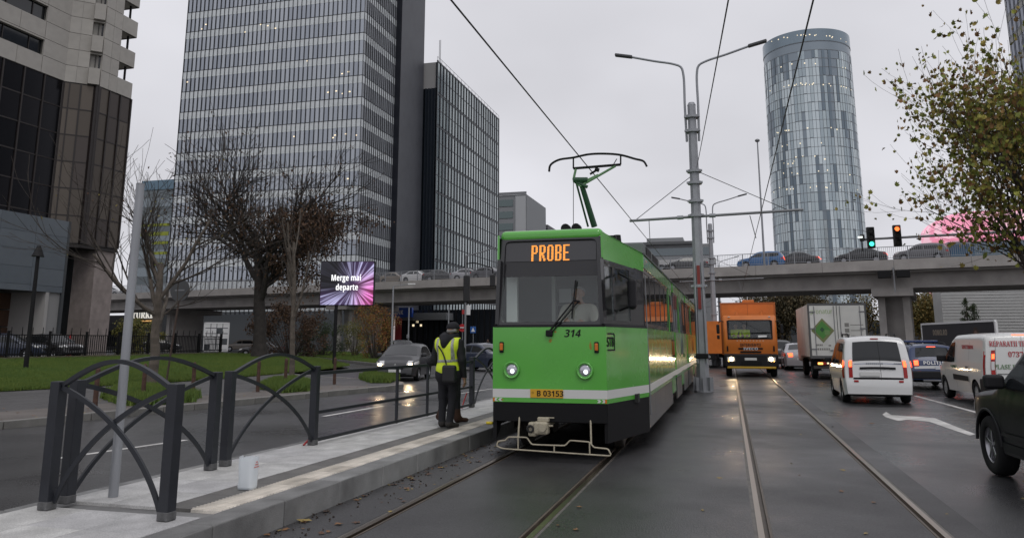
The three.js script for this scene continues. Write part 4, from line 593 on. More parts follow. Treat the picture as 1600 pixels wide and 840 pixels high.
// ---------------------------------------------------------------- cars: profile swept across, arches cut by the lower edge
// local axes: x across, y up, forward is -z.  A profile point is [distance forward of the middle, height].
function makeCarShape(S) {
  const T = S.top, n = T.length, X0 = T[0][0], X1 = T[n - 1][0];
  const yt = x => { for (let i = 1; i < n; i++) if (x <= T[i][0]) { const [a, b] = [T[i - 1], T[i]]; return lerp(a[1], b[1], (x - a[0]) / (b[0] - a[0])); } return T[n - 1][1]; };
  const yb = x => { let y = S.sill + S.lift * Math.pow(clamp((Math.abs(x - (X0 + X1) / 2) - (X1 - X0) * 0.4) / ((X1 - X0) * 0.1)), 2); for (const w of S.wheels) { const d = Math.abs(x - w); if (d < S.arch) y = Math.max(y, S.R + Math.sqrt(S.arch ** 2 - d * d) * 0.98); } return y; };
  const hw = (x, y) => {                                            // half width of the shell in metres (shape only): sills tuck in, the cabin leans in, nose and tail narrow
    const rt = clamp((X0 + S.rearR - x) / S.rearR), ft = clamp((x - X1 + S.frontR) / S.frontR), narrowing = 1 - S.rearT * rt * rt - S.frontT * ft * ft;
    const tuckIn = y < S.belt ? 1 - 0.055 * Math.pow(clamp((S.belt * 0.72 - y) / S.belt), 1.5) * 2 - 0.015 * clamp((y - S.belt * 0.72) / (S.belt * 0.28)) : lerp(0.985, S.roofK, clamp((y - S.belt) / (S.roof - S.belt)));
    return S.W * narrowing * tuckIn;
  };
  const rad = S.rad ?? 0.1;
  const side = (x, y) => { const d = yt(x) - y, r = Math.min(rad, Math.max(0.02, (yt(x) - yb(x)) * 0.4)), h = hw(x, y); return d < r ? h - r + Math.sqrt(Math.max(0, r * r - (r - d) ** 2)) : h; };
  const xs = new Set(); for (const [x] of T) xs.add(x); for (let i = 0; i <= 44; i++) xs.add(lerp(X0, X1, i / 44));
  for (const w of S.wheels) for (let i = -8; i <= 8; i++) xs.add(w + S.arch * Math.sin(i / 8 * Math.PI / 2) * 0.9999); for (const w of S.wheels) xs.add(w - S.arch - 0.004), xs.add(w + S.arch + 0.004);
  const st = [...xs].filter(x => x >= X0 && x <= X1).sort((a, b) => a - b).filter((x, i, a) => !i || x - a[i - 1] > 1e-4);
  const rows = [0, 0.06, 0.14, 0.24, 0.34, 0.44, 0.54, 0.64, 0.74, 0.83, 0.89, 0.93, 0.96, 0.98, 0.993, 1], K = 10, crown = S.crown ?? 0.04;
  const topAt = (x, t) => { const w = side(x, yt(x)); return [t * w, yt(x) + crown * (1 - t * t) * clamp((yt(x) - S.belt * 0.6) / 0.4), -x]; };
  const P = [], I = [], ring = rows.length * 2 + K - 1;
  st.forEach((x, i) => {
    const b = yb(x), t = Math.max(yt(x), b + 0.01);
    for (const r of rows) { const y = lerp(b, t, r); P.push(-side(x, y), y, -x); }
    for (let k = 1; k < K; k++) P.push(...topAt(x, -1 + 2 * k / K));
    for (const r of [...rows].reverse()) { const y = lerp(b, t, r); P.push(side(x, y), y, -x); }
    if (i) for (let k = 0; k < ring - 1; k++) { const a = (i - 1) * ring + k, c = a + ring; I.push(a, a + 1, c, c, a + 1, c + 1); }
  });
  const cap = (o, flip) => { for (let k = 1; k < ring - 1; k++) flip ? I.push(o, o + k, o + k + 1) : I.push(o, o + k + 1, o + k); };
  cap(0, false); cap((st.length - 1) * ring, true);
  const g0 = new THREE.BufferGeometry(); g0.setAttribute('position', new THREE.Float32BufferAttribute(P, 3)); g0.setIndex(I);
  const body = toCreasedNormals(g0, 0.62);
  const grid = (rowsP) => { const Q = [], J = [], m = rowsP[0].length; rowsP.forEach((r, i) => r.forEach((p, k) => { Q.push(...p); if (i && k) { const a = (i - 1) * m + k - 1, c = a + m; J.push(a, a + 1, c, c, a + 1, c + 1); } })); const g = new THREE.BufferGeometry(); g.setAttribute('position', new THREE.Float32BufferAttribute(Q, 3)); g.setIndex(J); g.computeVertexNormals(); return g; };
  // a patch on the flank: columns [x, y0, y1]; s = +1 right, -1 left
  const flank = (s, cols, o = 0.006, m = 6) => { const full = []; cols.forEach((c, i) => { if (i) { const p = cols[i - 1], q = Math.max(1, Math.ceil(Math.abs(c[0] - p[0]) / 0.12)); for (let k = 1; k <= q; k++) full.push(c.map((v, j) => lerp(p[j], v, k / q))); } else full.push(c); }); return grid(full.map(([x, y0, y1]) => Array.from({ length: m + 1 }, (_, k) => { const y = lerp(y0, y1, k / m); return [s * (side(x, y) + o), y, -x]; }))); };
  // a patch on the top line between two distances; t0, t1 across (fractions of half width); inset narrows one end
  const along = (x0, x1, t0, t1, o = 0.006, y0, y1) => {
    const pts = []; const N = 14; for (let i = 0; i <= N; i++) { const x = lerp(x0, x1, i / N); pts.push(x); } for (const [x] of T) if (x > Math.min(x0, x1) && x < Math.max(x0, x1)) pts.push(x); pts.sort((a, b) => x0 < x1 ? a - b : b - a);
    return grid(pts.map(x => { const e = 0.004, dy = (yt(x + e) - yt(x - e)) / (2 * e), L = Math.hypot(1, dy), nx = -dy / L, ny = 1 / L; return Array.from({ length: 11 }, (_, k) => { const p = topAt(x, lerp(t0, t1, k / 10)); return [p[0], p[1] + ny * o, p[2] - nx * o]; }); }));
  };
  const xAt = (y, rear) => { const idx = [...Array(n - 1).keys()]; for (const i of rear ? idx : idx.reverse()) { const [a, b] = [T[i], T[i + 1]]; if ((a[1] - y) * (b[1] - y) <= 0 && a[1] !== b[1]) return lerp(a[0], b[0], (y - a[1]) / (b[1] - a[1])); } return rear ? X0 : X1; };
  return { body, flank, along, yt, yb, hw, side, xAt, X0, X1, S };
}
const tyreG = (R, w) => lathe([[R * 0.62, -w / 2], [R * 0.9, -w / 2], [R * 0.985, -w * 0.36], [R, -w * 0.15], [R, w * 0.15], [R * 0.985, w * 0.36], [R * 0.9, w / 2], [R * 0.62, w / 2], [R * 0.6, w * 0.3], [R * 0.6, -w * 0.3], [R * 0.62, -w / 2]], 32).rotateZ(Math.PI / 2);
function rimG(R, w, spokes, s) { const o = s * w * 0.32; const L = [lathe([[R * 0.63, 0], [R * 0.63, w * 0.4], [R * 0.57, w * 0.4], [R * 0.54, w * 0.1]], 28).rotateZ(-s * Math.PI / 2), cyl(R * 0.13, R * 0.11, 0.05, 12, 0, -0.025, 0).rotateZ(Math.PI / 2).translate(o, 0, 0)]; for (let k = 0; k < spokes; k++) L.push(rbx(0.03, R * 0.5, R * 0.13, 0.01, 0, R * 0.32, 0).translate(o, 0, 0).rotateX(k / spokes * Math.PI * 2)); L.push(cyl(R * 0.56, R * 0.56, 0.01, 20, 0, -0.005, 0).rotateZ(Math.PI / 2)); return merge(L); }
function wheels(o, S, track, opt = {}) {
  const w = opt.w ?? 0.2, tg = tyreG(S.R, w), rg = { 1: rimG(S.R, w, opt.spokes ?? 5, 1), '-1': rimG(S.R, w, opt.spokes ?? 5, -1) };
  for (const x of S.wheels) for (const s of [-1, 1]) { const g = new THREE.Group(); g.name = 'wheel'; g.position.set(s * (track - w / 2), S.R, -x); o.add(g); part(g, 'tyre', tg, M.rubber); part(g, 'rim', rg[s], opt.rim ?? M.alloy); }
}
const underbody = (o, c, w) => { const S = c.S; part(o, 'underbody', boxAB(-w, S.sill - 0.03, -(c.X1 - 0.3), w, S.belt * 0.8, -(c.X0 + 0.3)), M.black); };
const mirrorPair = (o, c, x, y, m, k = 1) => { for (const s of [-1, 1]) part(o, 'wing_mirror', [rbx(0.2 * k, 0.15 * k, 0.1 * k, 0.045, s * (c.hw(x, y) + 0.12 * k), y, -x, 3), rbx(0.1, 0.04, 0.05, 0.015, s * (c.hw(x, y) + 0.01), y - 0.05, -x)], m); };
const beam = (o, x, y, z, dx, dz, I, col = [1, 0.72, 0.42], ang = 0.4) => { const l = new THREE.SpotLight(C(...col), I, 40, ang, 0.8, 2); l.position.set(x, y, z); l.target.position.set(x + dx * 10, y - 0.55, z + dz * 10); l.shadow.radius = 3; l.castShadow = true; o.add(l); o.add(l.target); l.name = 'lamp_beam'; l.target.name = 'lamp_aim'; return l; };
const seam = (o, c, cols, w = 0.008) => { for (const s of [-1, 1]) for (const [x, y0, y1] of cols) part(o, 'door_gap', c.flank(s, [[x - w / 2, y0, y1], [x + w / 2, y0, y1]], 0.0025, 5), M.black); };
const handles = (o, c, list, m) => { for (const s of [-1, 1]) for (const [x, y] of list) part(o, 'door_handle', rbx(0.03, 0.03, 0.17, 0.012, s * (c.side(x, y) + 0.012), y, -x), m); };

// -- white people carrier, seen from behind
{
  const S = { top: [[-2.19, 0.44], [-2.185, 0.62], [-2.165, 0.66], [-2.15, 0.98], [-2.11, 1.2], [-1.96, 1.66], [-1.9, 1.73], [-1.75, 1.765], [-1.2, 1.79], [-0.2, 1.785], [0.25, 1.74], [0.55, 1.6], [1.15, 1.1], [1.35, 1.04], [1.85, 0.95], [2.05, 0.82], [2.15, 0.66], [2.18, 0.45]], sill: 0.22, lift: 0.05, wheels: [-1.35, 1.38], R: 0.31, arch: 0.37, W: 0.875, belt: 1.02, roof: 1.78, roofK: 0.83, rearR: 0.25, rearT: 0.07, frontR: 0.7, frontT: 0.16, rad: 0.1 };
  const c = makeCarShape(S), p = G(1371, 629), o = thing('people_carrier', 'white high-roofed people carrier with black roof bars waiting at the red light', 'car', [3.66, 0, p.z - 1.4], -0.02); o.scale.setScalar(0.95);
  const pw = paint(0.66, 0.66, 0.66); part(o, 'body', c.body, pw); underbody(o, c, 0.62); wheels(o, S, 0.86, { spokes: 7 });
  const rw = part(o, 'rear_window', c.along(c.xAt(1.12, true), c.xAt(1.63, true), -0.86, 0.86, 0.006), M.glass); part(rw, 'door_split', c.along(c.xAt(1.1, true), c.xAt(1.64, true), 0.1, 0.115, 0.01), M.black);
  for (const s of [-1, 1]) {
    for (const cols of [[[-1.75, 1.08, 1.5], [-1.65, 1.06, 1.6], [-1.05, 1.05, 1.62]], [[-0.98, 1.05, 1.62], [-0.1, 1.04, 1.62]], [[0, 1.04, 1.61], [0.35, 1.04, 1.55], [0.5, 1.04, 1.47], [0.95, 1.04, 1.09]]]) part(o, 'side_window', c.flank(s, cols), M.glass);
    const L = part(o, 'tail_light', c.along(c.xAt(0.7, true), c.xAt(1.13, true), s * 0.87, s * 1.0, 0.012), M.redLens); part(L, 'wrap_lens', c.flank(s, [[-2.14, 0.7, 1.0], [-2.05, 0.68, 1.14], [-1.98, 0.78, 1.1], [-1.96, 0.9, 1.0]], 0.012), M.redLens);
    for (const g of [c.flank(s, [[-2.11, 0.98, 1.12], [-2.03, 0.98, 1.16]], 0.018), c.along(c.xAt(0.98, true), c.xAt(1.14, true), s * 0.885, s * 0.99, 0.018)]) part(L, 'brake_lamp', g, M.brake);
    part(o, 'reflector', c.along(-2.186, -2.18, s * 0.7, s * 0.86, 0.012), M.redLens);
    part(o, 'roof_bar', [tube([[s * 0.6, 1.79, 0.1], [s * 0.6, 1.85, 0.05], [s * 0.61, 1.86, 0.7], [s * 0.6, 1.85, 1.45], [s * 0.6, 1.78, 1.55]], 0.022, 24, 8)], M.black);
    part(o, 'headlight', c.flank(s, [[1.65, 0.72, 0.86], [1.95, 0.68, 0.82]], 0.008), M.clearLens);
  }
  part(o, 'windscreen', c.along(0.58, 1.12, -0.9, 0.9), M.glass);
  part(o, 'tailgate_handle', c.along(c.xAt(0.9, true), c.xAt(0.955, true), -0.62, 0.62, 0.025), M.plastic);
  part(o, 'plate', rbx(0.5, 0.115, 0.015, 0.004, -0.2, 0.8, 2.185), M.plate);
  part(o, 'door_gap', [c.along(c.xAt(0.64, true), c.xAt(1.1, true), 0.1, 0.112, 0.004), c.along(-2.168, -2.163, -0.86, 0.86, 0.006)], M.black);
  part(o, 'blue_stripe', c.along(c.xAt(1.035, true), c.xAt(1.045, true), -0.82, 0.82, 0.006), mat(0.05, 0.09, 0.3, 0.5));
  part(o, 'rear_lettering', [...[0, 1, 2, 3, 4].map(k => bx(0.035, 0.03, 0.002, 0.43 + k * 0.045, 1.075, 2.15)), ...[...Array(9).keys()].map(k => bx(0.034, 0.035, 0.002, -0.26 + k * 0.048, 1.075, 2.15))], mat(0.2, 0.22, 0.26, 0.5));
  part(o, 'roof_lamp', rbx(0.2, 0.03, 0.05, 0.012, 0, 1.735, 1.94), M.redLens);
  part(o, 'lower_bumper', boxAB(-0.74, 0.22, 2.1, 0.74, 0.36, 2.0), M.plastic);
  seam(o, c, [[-0.98, 0.4, 1.04], [-0.05, 0.35, 1.04], [1.0, 0.55, 1.0]]); handles(o, c, [[-0.8, 0.92], [0.1, 0.92]], pw); mirrorPair(o, c, 0.8, 1.1, M.plastic);
}
// -- police patrol car
{
  const S = { top: [[-2.13, 0.46], [-2.12, 0.68], [-2.09, 0.74], [-2.05, 1.0], [-1.98, 1.14], [-1.72, 1.52], [-1.6, 1.58], [-1.0, 1.625], [-0.3, 1.62], [0.1, 1.56], [0.85, 1.08], [1.0, 1.04], [1.75, 0.97], [1.98, 0.86], [2.1, 0.66], [2.13, 0.48]], sill: 0.3, lift: 0.08, wheels: [-1.3, 1.35], R: 0.34, arch: 0.41, W: 0.9, belt: 1.03, roof: 1.62, roofK: 0.78, rearR: 0.35, rearT: 0.1, frontR: 0.7, frontT: 0.16 };
  const c = makeCarShape(S), p = G(1428, 607), o = thing('police_car', 'blue and white police patrol car with a roof light bar, brake lights on', 'police car', [6.45, 0, p.z - 1.1], 0.02); o.scale.setScalar(0.9);
  const bl = paint(0.012, 0.03, 0.1, { clearcoat: 0.4 }); part(o, 'body', c.body, bl); underbody(o, c, 0.64); wheels(o, S, 0.88);
  part(o, 'rear_window', c.along(c.xAt(1.16, true), c.xAt(1.5, true), -0.84, 0.84), M.glass);
  for (const s of [-1, 1]) {
    part(o, 'side_window', c.flank(s, [[-1.6, 1.12, 1.38], [-1.45, 1.07, 1.48], [-0.35, 1.06, 1.49]]), M.glass); part(o, 'side_window', c.flank(s, [[-0.28, 1.06, 1.49], [0.0, 1.06, 1.46], [0.6, 1.06, 1.12]]), M.glass);
    const L = part(o, 'tail_light', c.along(c.xAt(0.84, true), c.xAt(1.08, true), s * 0.72, s * 0.99, 0.014), M.redLens); part(L, 'wrap_lens', c.flank(s, [[-2.04, 0.86, 1.0], [-1.96, 0.88, 1.06], [-1.9, 0.92, 1.02]], 0.014), M.redLens); part(L, 'brake_lamp', c.along(c.xAt(0.88, true), c.xAt(1.04, true), s * 0.75, s * 0.95, 0.02), M.brake);
    part(o, 'white_flash', c.flank(s, [[-2.0, 0.78, 0.8], [-1.6, 0.7, 0.98], [1.3, 0.72, 0.98], [1.7, 0.8, 0.86]], 0.004), mat(0.62, 0.62, 0.62, 0.4));
    part(o, 'reflector', c.along(-2.124, -2.12, s * 0.68, s * 0.86, 0.014), M.redLens);
    part(o, 'roof_rail', tube([[s * 0.58, 1.62, -0.1], [s * 0.6, 1.68, 0], [s * 0.6, 1.68, 1.2], [s * 0.58, 1.6, 1.5]], 0.02, 20, 6), M.plastic);
  }
  part(o, 'white_band', c.along(c.xAt(0.76, true), c.xAt(0.85, true), -0.95, 0.95, 0.008), mat(0.62, 0.62, 0.62, 0.4)); part(o, 'windscreen', c.along(0.14, 0.82, -0.9, 0.9), M.glass);
  const t = part(o, 'lettering', [text('POLITIA', 0.13, 0.003, font, 0.72).rotateX(-0.25).translate(-0.02, 0.98, 2.085), bx(0.02, 0.035, 0.003, 0.14, 0.9, 2.11)], M.white);
  part(o, 'high_brake_lamp', rbx(0.3, 0.03, 0.03, 0.01, 0, 1.545, 1.72), M.brake); part(o, 'plate', rbx(0.5, 0.11, 0.015, 0.004, 0.25, 0.8, 2.115), mat(0.6, 0.62, 0.66, 0.4));
  part(o, 'rear_bumper', rbx(1.66, 0.3, 0.2, 0.06, 0, 0.54, 2.06), M.plastic); part(o, 'skid_plate', rbx(0.9, 0.1, 0.1, 0.03, 0, 0.36, 2.08), M.alloy);
  const lb = part(o, 'light_bar', rbx(1.2, 0.09, 0.26, 0.035, 0, 1.75, 0.25), phys(0.01, 0.03, 0.12, 0.1)); part(lb, 'bar_feet', [bx(0.06, 0.09, 0.1, -0.45, 1.68, 0.25), bx(0.06, 0.09, 0.1, 0.45, 1.68, 0.25)], M.black);
  seam(o, c, [[-0.95, 0.5, 1.03], [-0.31, 0.38, 1.04], [0.75, 0.5, 1.02]]); mirrorPair(o, c, 0.62, 1.1, M.plastic);
}
// -- white panel van with shop lettering
{
  const S = { top: [[-2.4, 0.5], [-2.395, 0.62], [-2.385, 1.0], [-2.37, 1.5], [-2.33, 1.82], [-2.26, 1.9], [-2.0, 1.935], [-0.5, 1.94], [0.35, 1.92], [0.65, 1.82], [1.45, 1.22], [1.65, 1.12], [2.05, 1.0], [2.25, 0.8], [2.38, 0.6], [2.4, 0.5]], sill: 0.28, lift: 0.04, wheels: [-1.5, 1.5], R: 0.33, arch: 0.385, W: 0.95, belt: 1.1, roof: 1.93, roofK: 0.86, rearR: 0.2, rearT: 0.05, frontR: 0.8, frontT: 0.18, rad: 0.12 };
  const c = makeCarShape(S), f = G(1482, 620), r = G(1522, 632), o = thing('panel_van', 'white panel van with red lettering advertising repairs on its side and rear doors', 'van', [6.78, 0, -24.2], 0.025); o.scale.setScalar(0.91);
  const pw = paint(0.64, 0.645, 0.63); part(o, 'body', c.body, pw); underbody(o, c, 0.68); wheels(o, S, 0.935, { rim: mat(0.35, 0.35, 0.35, 0.5), spokes: 9, w: 0.22 });
  part(o, 'windscreen', c.along(0.72, 1.4, -0.92, 0.92), M.glass);
  const red = mat(0.42, 0.02, 0.03, 0.5), grn = mat(0.14, 0.24, 0.12, 0.5), gry = mat(0.12, 0.12, 0.12, 0.5);
  for (const s of [-1, 1]) {
    part(o, 'cab_window', c.flank(s, [[0.28, 1.14, 1.72], [0.6, 1.12, 1.7], [0.75, 1.12, 1.62], [1.32, 1.12, 1.2]]), M.glass);
    const L = part(o, 'tail_light', c.along(c.xAt(0.82, true), c.xAt(1.5, true), s * 0.865, s * 0.995, 0.016), M.redLens); part(L, 'wrap_lens', c.flank(s, [[-2.372, 0.84, 1.48], [-2.3, 0.84, 1.48]], 0.016), M.redLens); part(L, 'clear_lens', c.along(c.xAt(0.98, true), c.xAt(1.2, true), s * 0.88, s * 0.985, 0.02), M.clearLens); part(L, 'brake_lamp', c.along(c.xAt(1.27, true), c.xAt(1.4, true), s * 0.885, s * 0.98, 0.022), M.brake);
    part(o, 'bumper_corner', rbx(0.26, 0.42, 0.5, 0.07, s * 0.84, 0.55, 2.2, 3), M.plastic);
    part(o, 'rub_strip', c.flank(s, [[-1.0, 0.62, 0.76], [0.45, 0.62, 0.78]], 0.014), M.plastic); part(o, 'front_bumper', c.flank(s, [[1.95, 0.34, 0.7], [2.35, 0.42, 0.62]], 0.01), M.plastic);
    part(o, 'side_lettering', [text('SERVICE TERMOPAN', 0.11, 0.003, fontS, 1.02), text('0737 584', 0.13, 0.003, fontS, 0.7).translate(0.05, -0.27, 0)].map(g => { g.rotateY(s * Math.PI / 2).translate(s * (c.side(-0.9, 1.55) + 0.004), 1.58, 0.9); g.applyMatrix4(new THREE.Matrix4()); return g; }), red);
    part(o, 'side_note', [text('PLASE INSECTE', 0.075, 0.003, font, 0.6).rotateY(s * Math.PI / 2).translate(s * (c.side(0.4, 1.0) + 0.006), 1.0, -0.35)], grn);
  }
  part(o, 'rear_lettering', [text('REPARATII TERMOPANE', 0.14, 0.003, fontS, 1.5).rotateX(-0.04).translate(0, 1.68, 2.375), text('0737 584 896', 0.14, 0.003, fontS, 1.0).translate(0.18, 1.4, 2.385)], red);
  part(o, 'rear_note', [text('PLASE INSECTE', 0.12, 0.003, fontS, 1.0).translate(-0.2, 1.07, 2.395)], grn);
  part(o, 'rear_small_print', [...[...Array(14).keys()].map(k => bx(0.024, 0.03, 0.002, -0.62 + k * 0.034, 0.88, 2.4)), text('www.', 0.045, 0.002, fontR, 0.13).translate(-0.18, 0.77, 2.402), ...[...Array(9).keys()].map(k => bx(0.026, 0.032, 0.002, -0.08 + k * 0.038, 0.765, 2.402)), new THREE.TorusGeometry(0.045, 0.007, 4, 16).translate(0.0, 0.9, 2.4), new THREE.TorusGeometry(0.045, 0.007, 4, 16).translate(0.13, 0.9, 2.4)], gry);
  part(o, 'door_gap', [c.along(c.xAt(0.66, true), c.xAt(1.82, true), 0.05, 0.058, 0.004), c.along(c.xAt(0.66, true), c.xAt(0.668, true), -0.84, 0.84, 0.004), ...[-1, 1].map(s => c.along(c.xAt(0.66, true), c.xAt(1.82, true), s * 0.84, s * 0.85, 0.004))], M.black);
  part(o, 'high_brake_lamp', rbx(0.32, 0.035, 0.05, 0.012, 0, 1.905, 2.27), M.brake); part(o, 'rear_bumper', rbx(1.5, 0.22, 0.16, 0.05, 0, 0.48, 2.36), M.plastic); part(o, 'plate', rbx(0.5, 0.11, 0.015, 0.004, -0.25, 0.62, 2.445), M.plate);
  seam(o, c, [[0.2, 0.38, 1.85], [1.28, 0.6, 1.1], [-1.05, 0.4, 1.85]]); handles(o, c, [[0.32, 1.02], [-0.9, 1.02]], M.plastic); mirrorPair(o, c, 1.1, 1.22, M.plastic, 1.3);
}
// -- black off-roader at the right edge
{
  const S = { top: [[-2.3, 0.5], [-2.28, 0.72], [-2.22, 1.1], [-1.95, 1.62], [-1.8, 1.68], [-1, 1.72], [0, 1.71], [0.35, 1.64], [1.0, 1.13], [1.15, 1.08], [1.95, 1.0], [2.15, 0.9], [2.26, 0.72], [2.3, 0.5]], sill: 0.32, lift: 0.08, wheels: [-1.36, 1.4], R: 0.37, arch: 0.43, W: 0.93, belt: 1.08, roof: 1.71, roofK: 0.78, rearR: 0.4, rearT: 0.1, frontR: 0.8, frontT: 0.17 };
  const c = makeCarShape(S), o = thing('off_roader', 'glossy black off-roader with five-spoke alloy wheels, only its front showing', 'car', [3.93, 0, -9.85], 0.04); o.scale.setScalar(0.95);
  const bk = phys(0.004, 0.004, 0.007, 0.4, { clearcoat: 0.15, clearcoatRoughness: 0.12, specularIntensity: 0.4 }); part(o, 'body', c.body, bk); underbody(o, c, 0.66); wheels(o, S, 0.93, { w: 0.24, spokes: 5, rim: mat(0.35, 0.35, 0.37, 0.3, 1) });
  part(o, 'windscreen', c.along(0.4, 0.98, -0.9, 0.9), M.glass); part(o, 'rear_window', c.along(-2.18, -1.98, -0.86, 0.86), M.glass);
  for (const s of [-1, 1]) { part(o, 'side_window', c.flank(s, [[-0.3, 1.12, 1.58], [0.2, 1.12, 1.56], [0.85, 1.12, 1.18]]), M.glass); part(o, 'side_window', c.flank(s, [[-1.7, 1.16, 1.45], [-1.4, 1.12, 1.57], [-0.36, 1.12, 1.58]]), M.glass); part(o, 'headlight', merge([c.flank(s, [[1.95, 0.78, 0.92], [2.2, 0.74, 0.86]], 0.008), c.along(2.14, 2.25, s * 0.66, s * 0.97, 0.008)]), M.clearLens); part(o, 'door_sill', c.flank(s, [[-0.9, 0.36, 0.46], [0.92, 0.36, 0.46]], 0.014), M.plastic); part(o, 'side_molding', c.flank(s, [[-0.85, 0.56, 0.6], [0.9, 0.54, 0.58]], 0.018), bk); part(o, 'wheel_trim', [tube(Array.from({ length: 13 }, (_, i) => { const a = Math.PI * (0.02 + 0.96 * i / 12); return [s * (c.side(1.4, 0.7) - 0.004), S.R + Math.sin(a) * 0.445, -(1.4 + Math.cos(a) * 0.445)]; }), 0.02, 24, 6)], M.plastic); }
  part(o, 'grille', boxAB(-0.5, 0.62, -2.27, 0.5, 0.84, -2.2), M.plastic);
  seam(o, c, [[-0.33, 0.45, 1.1], [0.92, 0.55, 1.08]]); handles(o, c, [[-0.1, 0.98]], bk); mirrorPair(o, c, 0.72, 1.19, M.plastic, 1.15);
}
// -- grey hatchback coming towards us with its lamps lit
const hatchSpec = { top: [[-2.0, 0.5], [-1.98, 0.75], [-1.9, 1.0], [-1.55, 1.38], [-1.4, 1.43], [-0.8, 1.47], [-0.2, 1.455], [0.15, 1.38], [0.95, 0.98], [1.1, 0.93], [1.65, 0.8], [1.85, 0.7], [1.97, 0.55], [2.0, 0.42]], sill: 0.2, lift: 0.06, wheels: [-1.25, 1.25], R: 0.31, arch: 0.365, W: 0.87, belt: 0.93, roof: 1.46, roofK: 0.74, rearR: 0.4, rearT: 0.12, frontR: 0.8, frontT: 0.2 };
function hatchback(o, col, lit) {
  const c = makeCarShape(hatchSpec); part(o, 'body', c.body, col); underbody(o, c, 0.62); wheels(o, hatchSpec, 0.86);
  part(o, 'windscreen', c.along(0.2, 0.92, -0.92, 0.92), M.glass); part(o, 'rear_window', c.along(-1.86, -1.58, -0.86, 0.86), M.glass);
  for (const s of [-1, 1]) { part(o, 'side_window', c.flank(s, [[-0.3, 0.97, 1.34], [0.05, 0.97, 1.3], [0.75, 0.96, 1.02]]), M.glass); part(o, 'side_window', c.flank(s, [[-1.45, 1.02, 1.2], [-1.2, 0.98, 1.33], [-0.37, 0.97, 1.35]]), M.glass);
    const h = part(o, 'headlight', merge([c.flank(s, [[1.35, 0.72, 0.8], [1.7, 0.6, 0.76], [1.88, 0.58, 0.67]], 0.008), c.along(1.66, 1.9, s * 0.7, s * 0.98, 0.008)]), M.clearLens); if (lit) part(h, 'lamp_bulb', rbx(0.17, 0.1, 0.05, 0.03, s * 0.62, 0.66, -1.92), M.head); part(o, 'tail_light', c.flank(s, [[-1.9, 0.75, 0.98], [-1.7, 0.78, 0.95]], 0.008), M.redLens); }
  part(o, 'grille', [rbx(0.7, 0.12, 0.06, 0.03, 0, 0.5, -1.965)], M.plastic); part(o, 'lower_grille', rbx(1.0, 0.12, 0.06, 0.03, 0, 0.3, -1.97), M.plastic); part(o, 'chrome_bar', rbx(0.72, 0.02, 0.03, 0.008, 0, 0.57, -1.985), M.chrome); part(o, 'emblem', [cyl(0.045, 0.045, 0.012, 6).rotateX(Math.PI / 2).translate(0, 0.66, -1.915)], M.chrome); part(o, 'plate', rbx(0.5, 0.11, 0.015, 0.004, 0, 0.42, -2.005), M.plate);
  seam(o, c, [[-0.33, 0.35, 0.96], [0.78, 0.45, 0.93]]); mirrorPair(o, c, 0.62, 1.02, col); part(o, 'wiper', [rod([-0.5, 0.99, -0.93], [0.15, 1.06, -0.8], 0.01), rod([0.05, 0.99, -0.95], [0.6, 1.06, -0.78], 0.01)], M.black); return c;
}
{ const p = G(637, 595), o = thing('hatchback', 'dark grey hatchback with both headlights on turning by the kerb', 'car', [p.x - 0.7, 0, p.z - 1.3], Math.PI + 0.2);
  hatchback(o, paint(0.02, 0.0205, 0.023, { clearcoat: 0.35 }), true); for (const s of [-1, 1]) beam(o, s * 0.6, 0.66, -2.06, 0, -1, 3.4); }
// -- saloons and other cars
const saloonSpec = { top: [[-2.3, 0.5], [-2.28, 0.82], [-2.15, 0.98], [-1.75, 1.04], [-1.6, 1.06], [-1.0, 1.38], [-0.6, 1.44], [0, 1.445], [0.3, 1.39], [1.05, 0.99], [1.2, 0.95], [1.95, 0.82], [2.18, 0.68], [2.27, 0.52], [2.3, 0.42]], sill: 0.2, lift: 0.06, wheels: [-1.35, 1.4], R: 0.32, arch: 0.37, W: 0.9, belt: 0.95, roof: 1.44, roofK: 0.74, rearR: 0.5, rearT: 0.12, frontR: 0.8, frontT: 0.18 };
const wagonSpec = { ...saloonSpec, top: [[-2.3, 0.5], [-2.28, 0.8], [-2.2, 1.05], [-1.85, 1.52], [-1.7, 1.58], [-0.8, 1.64], [0, 1.62], [0.35, 1.54], [1.05, 1.06], [1.2, 1.02], [1.95, 0.92], [2.18, 0.78], [2.27, 0.58], [2.3, 0.45]], belt: 1.02, roof: 1.63, R: 0.34, arch: 0.39, sill: 0.26 };
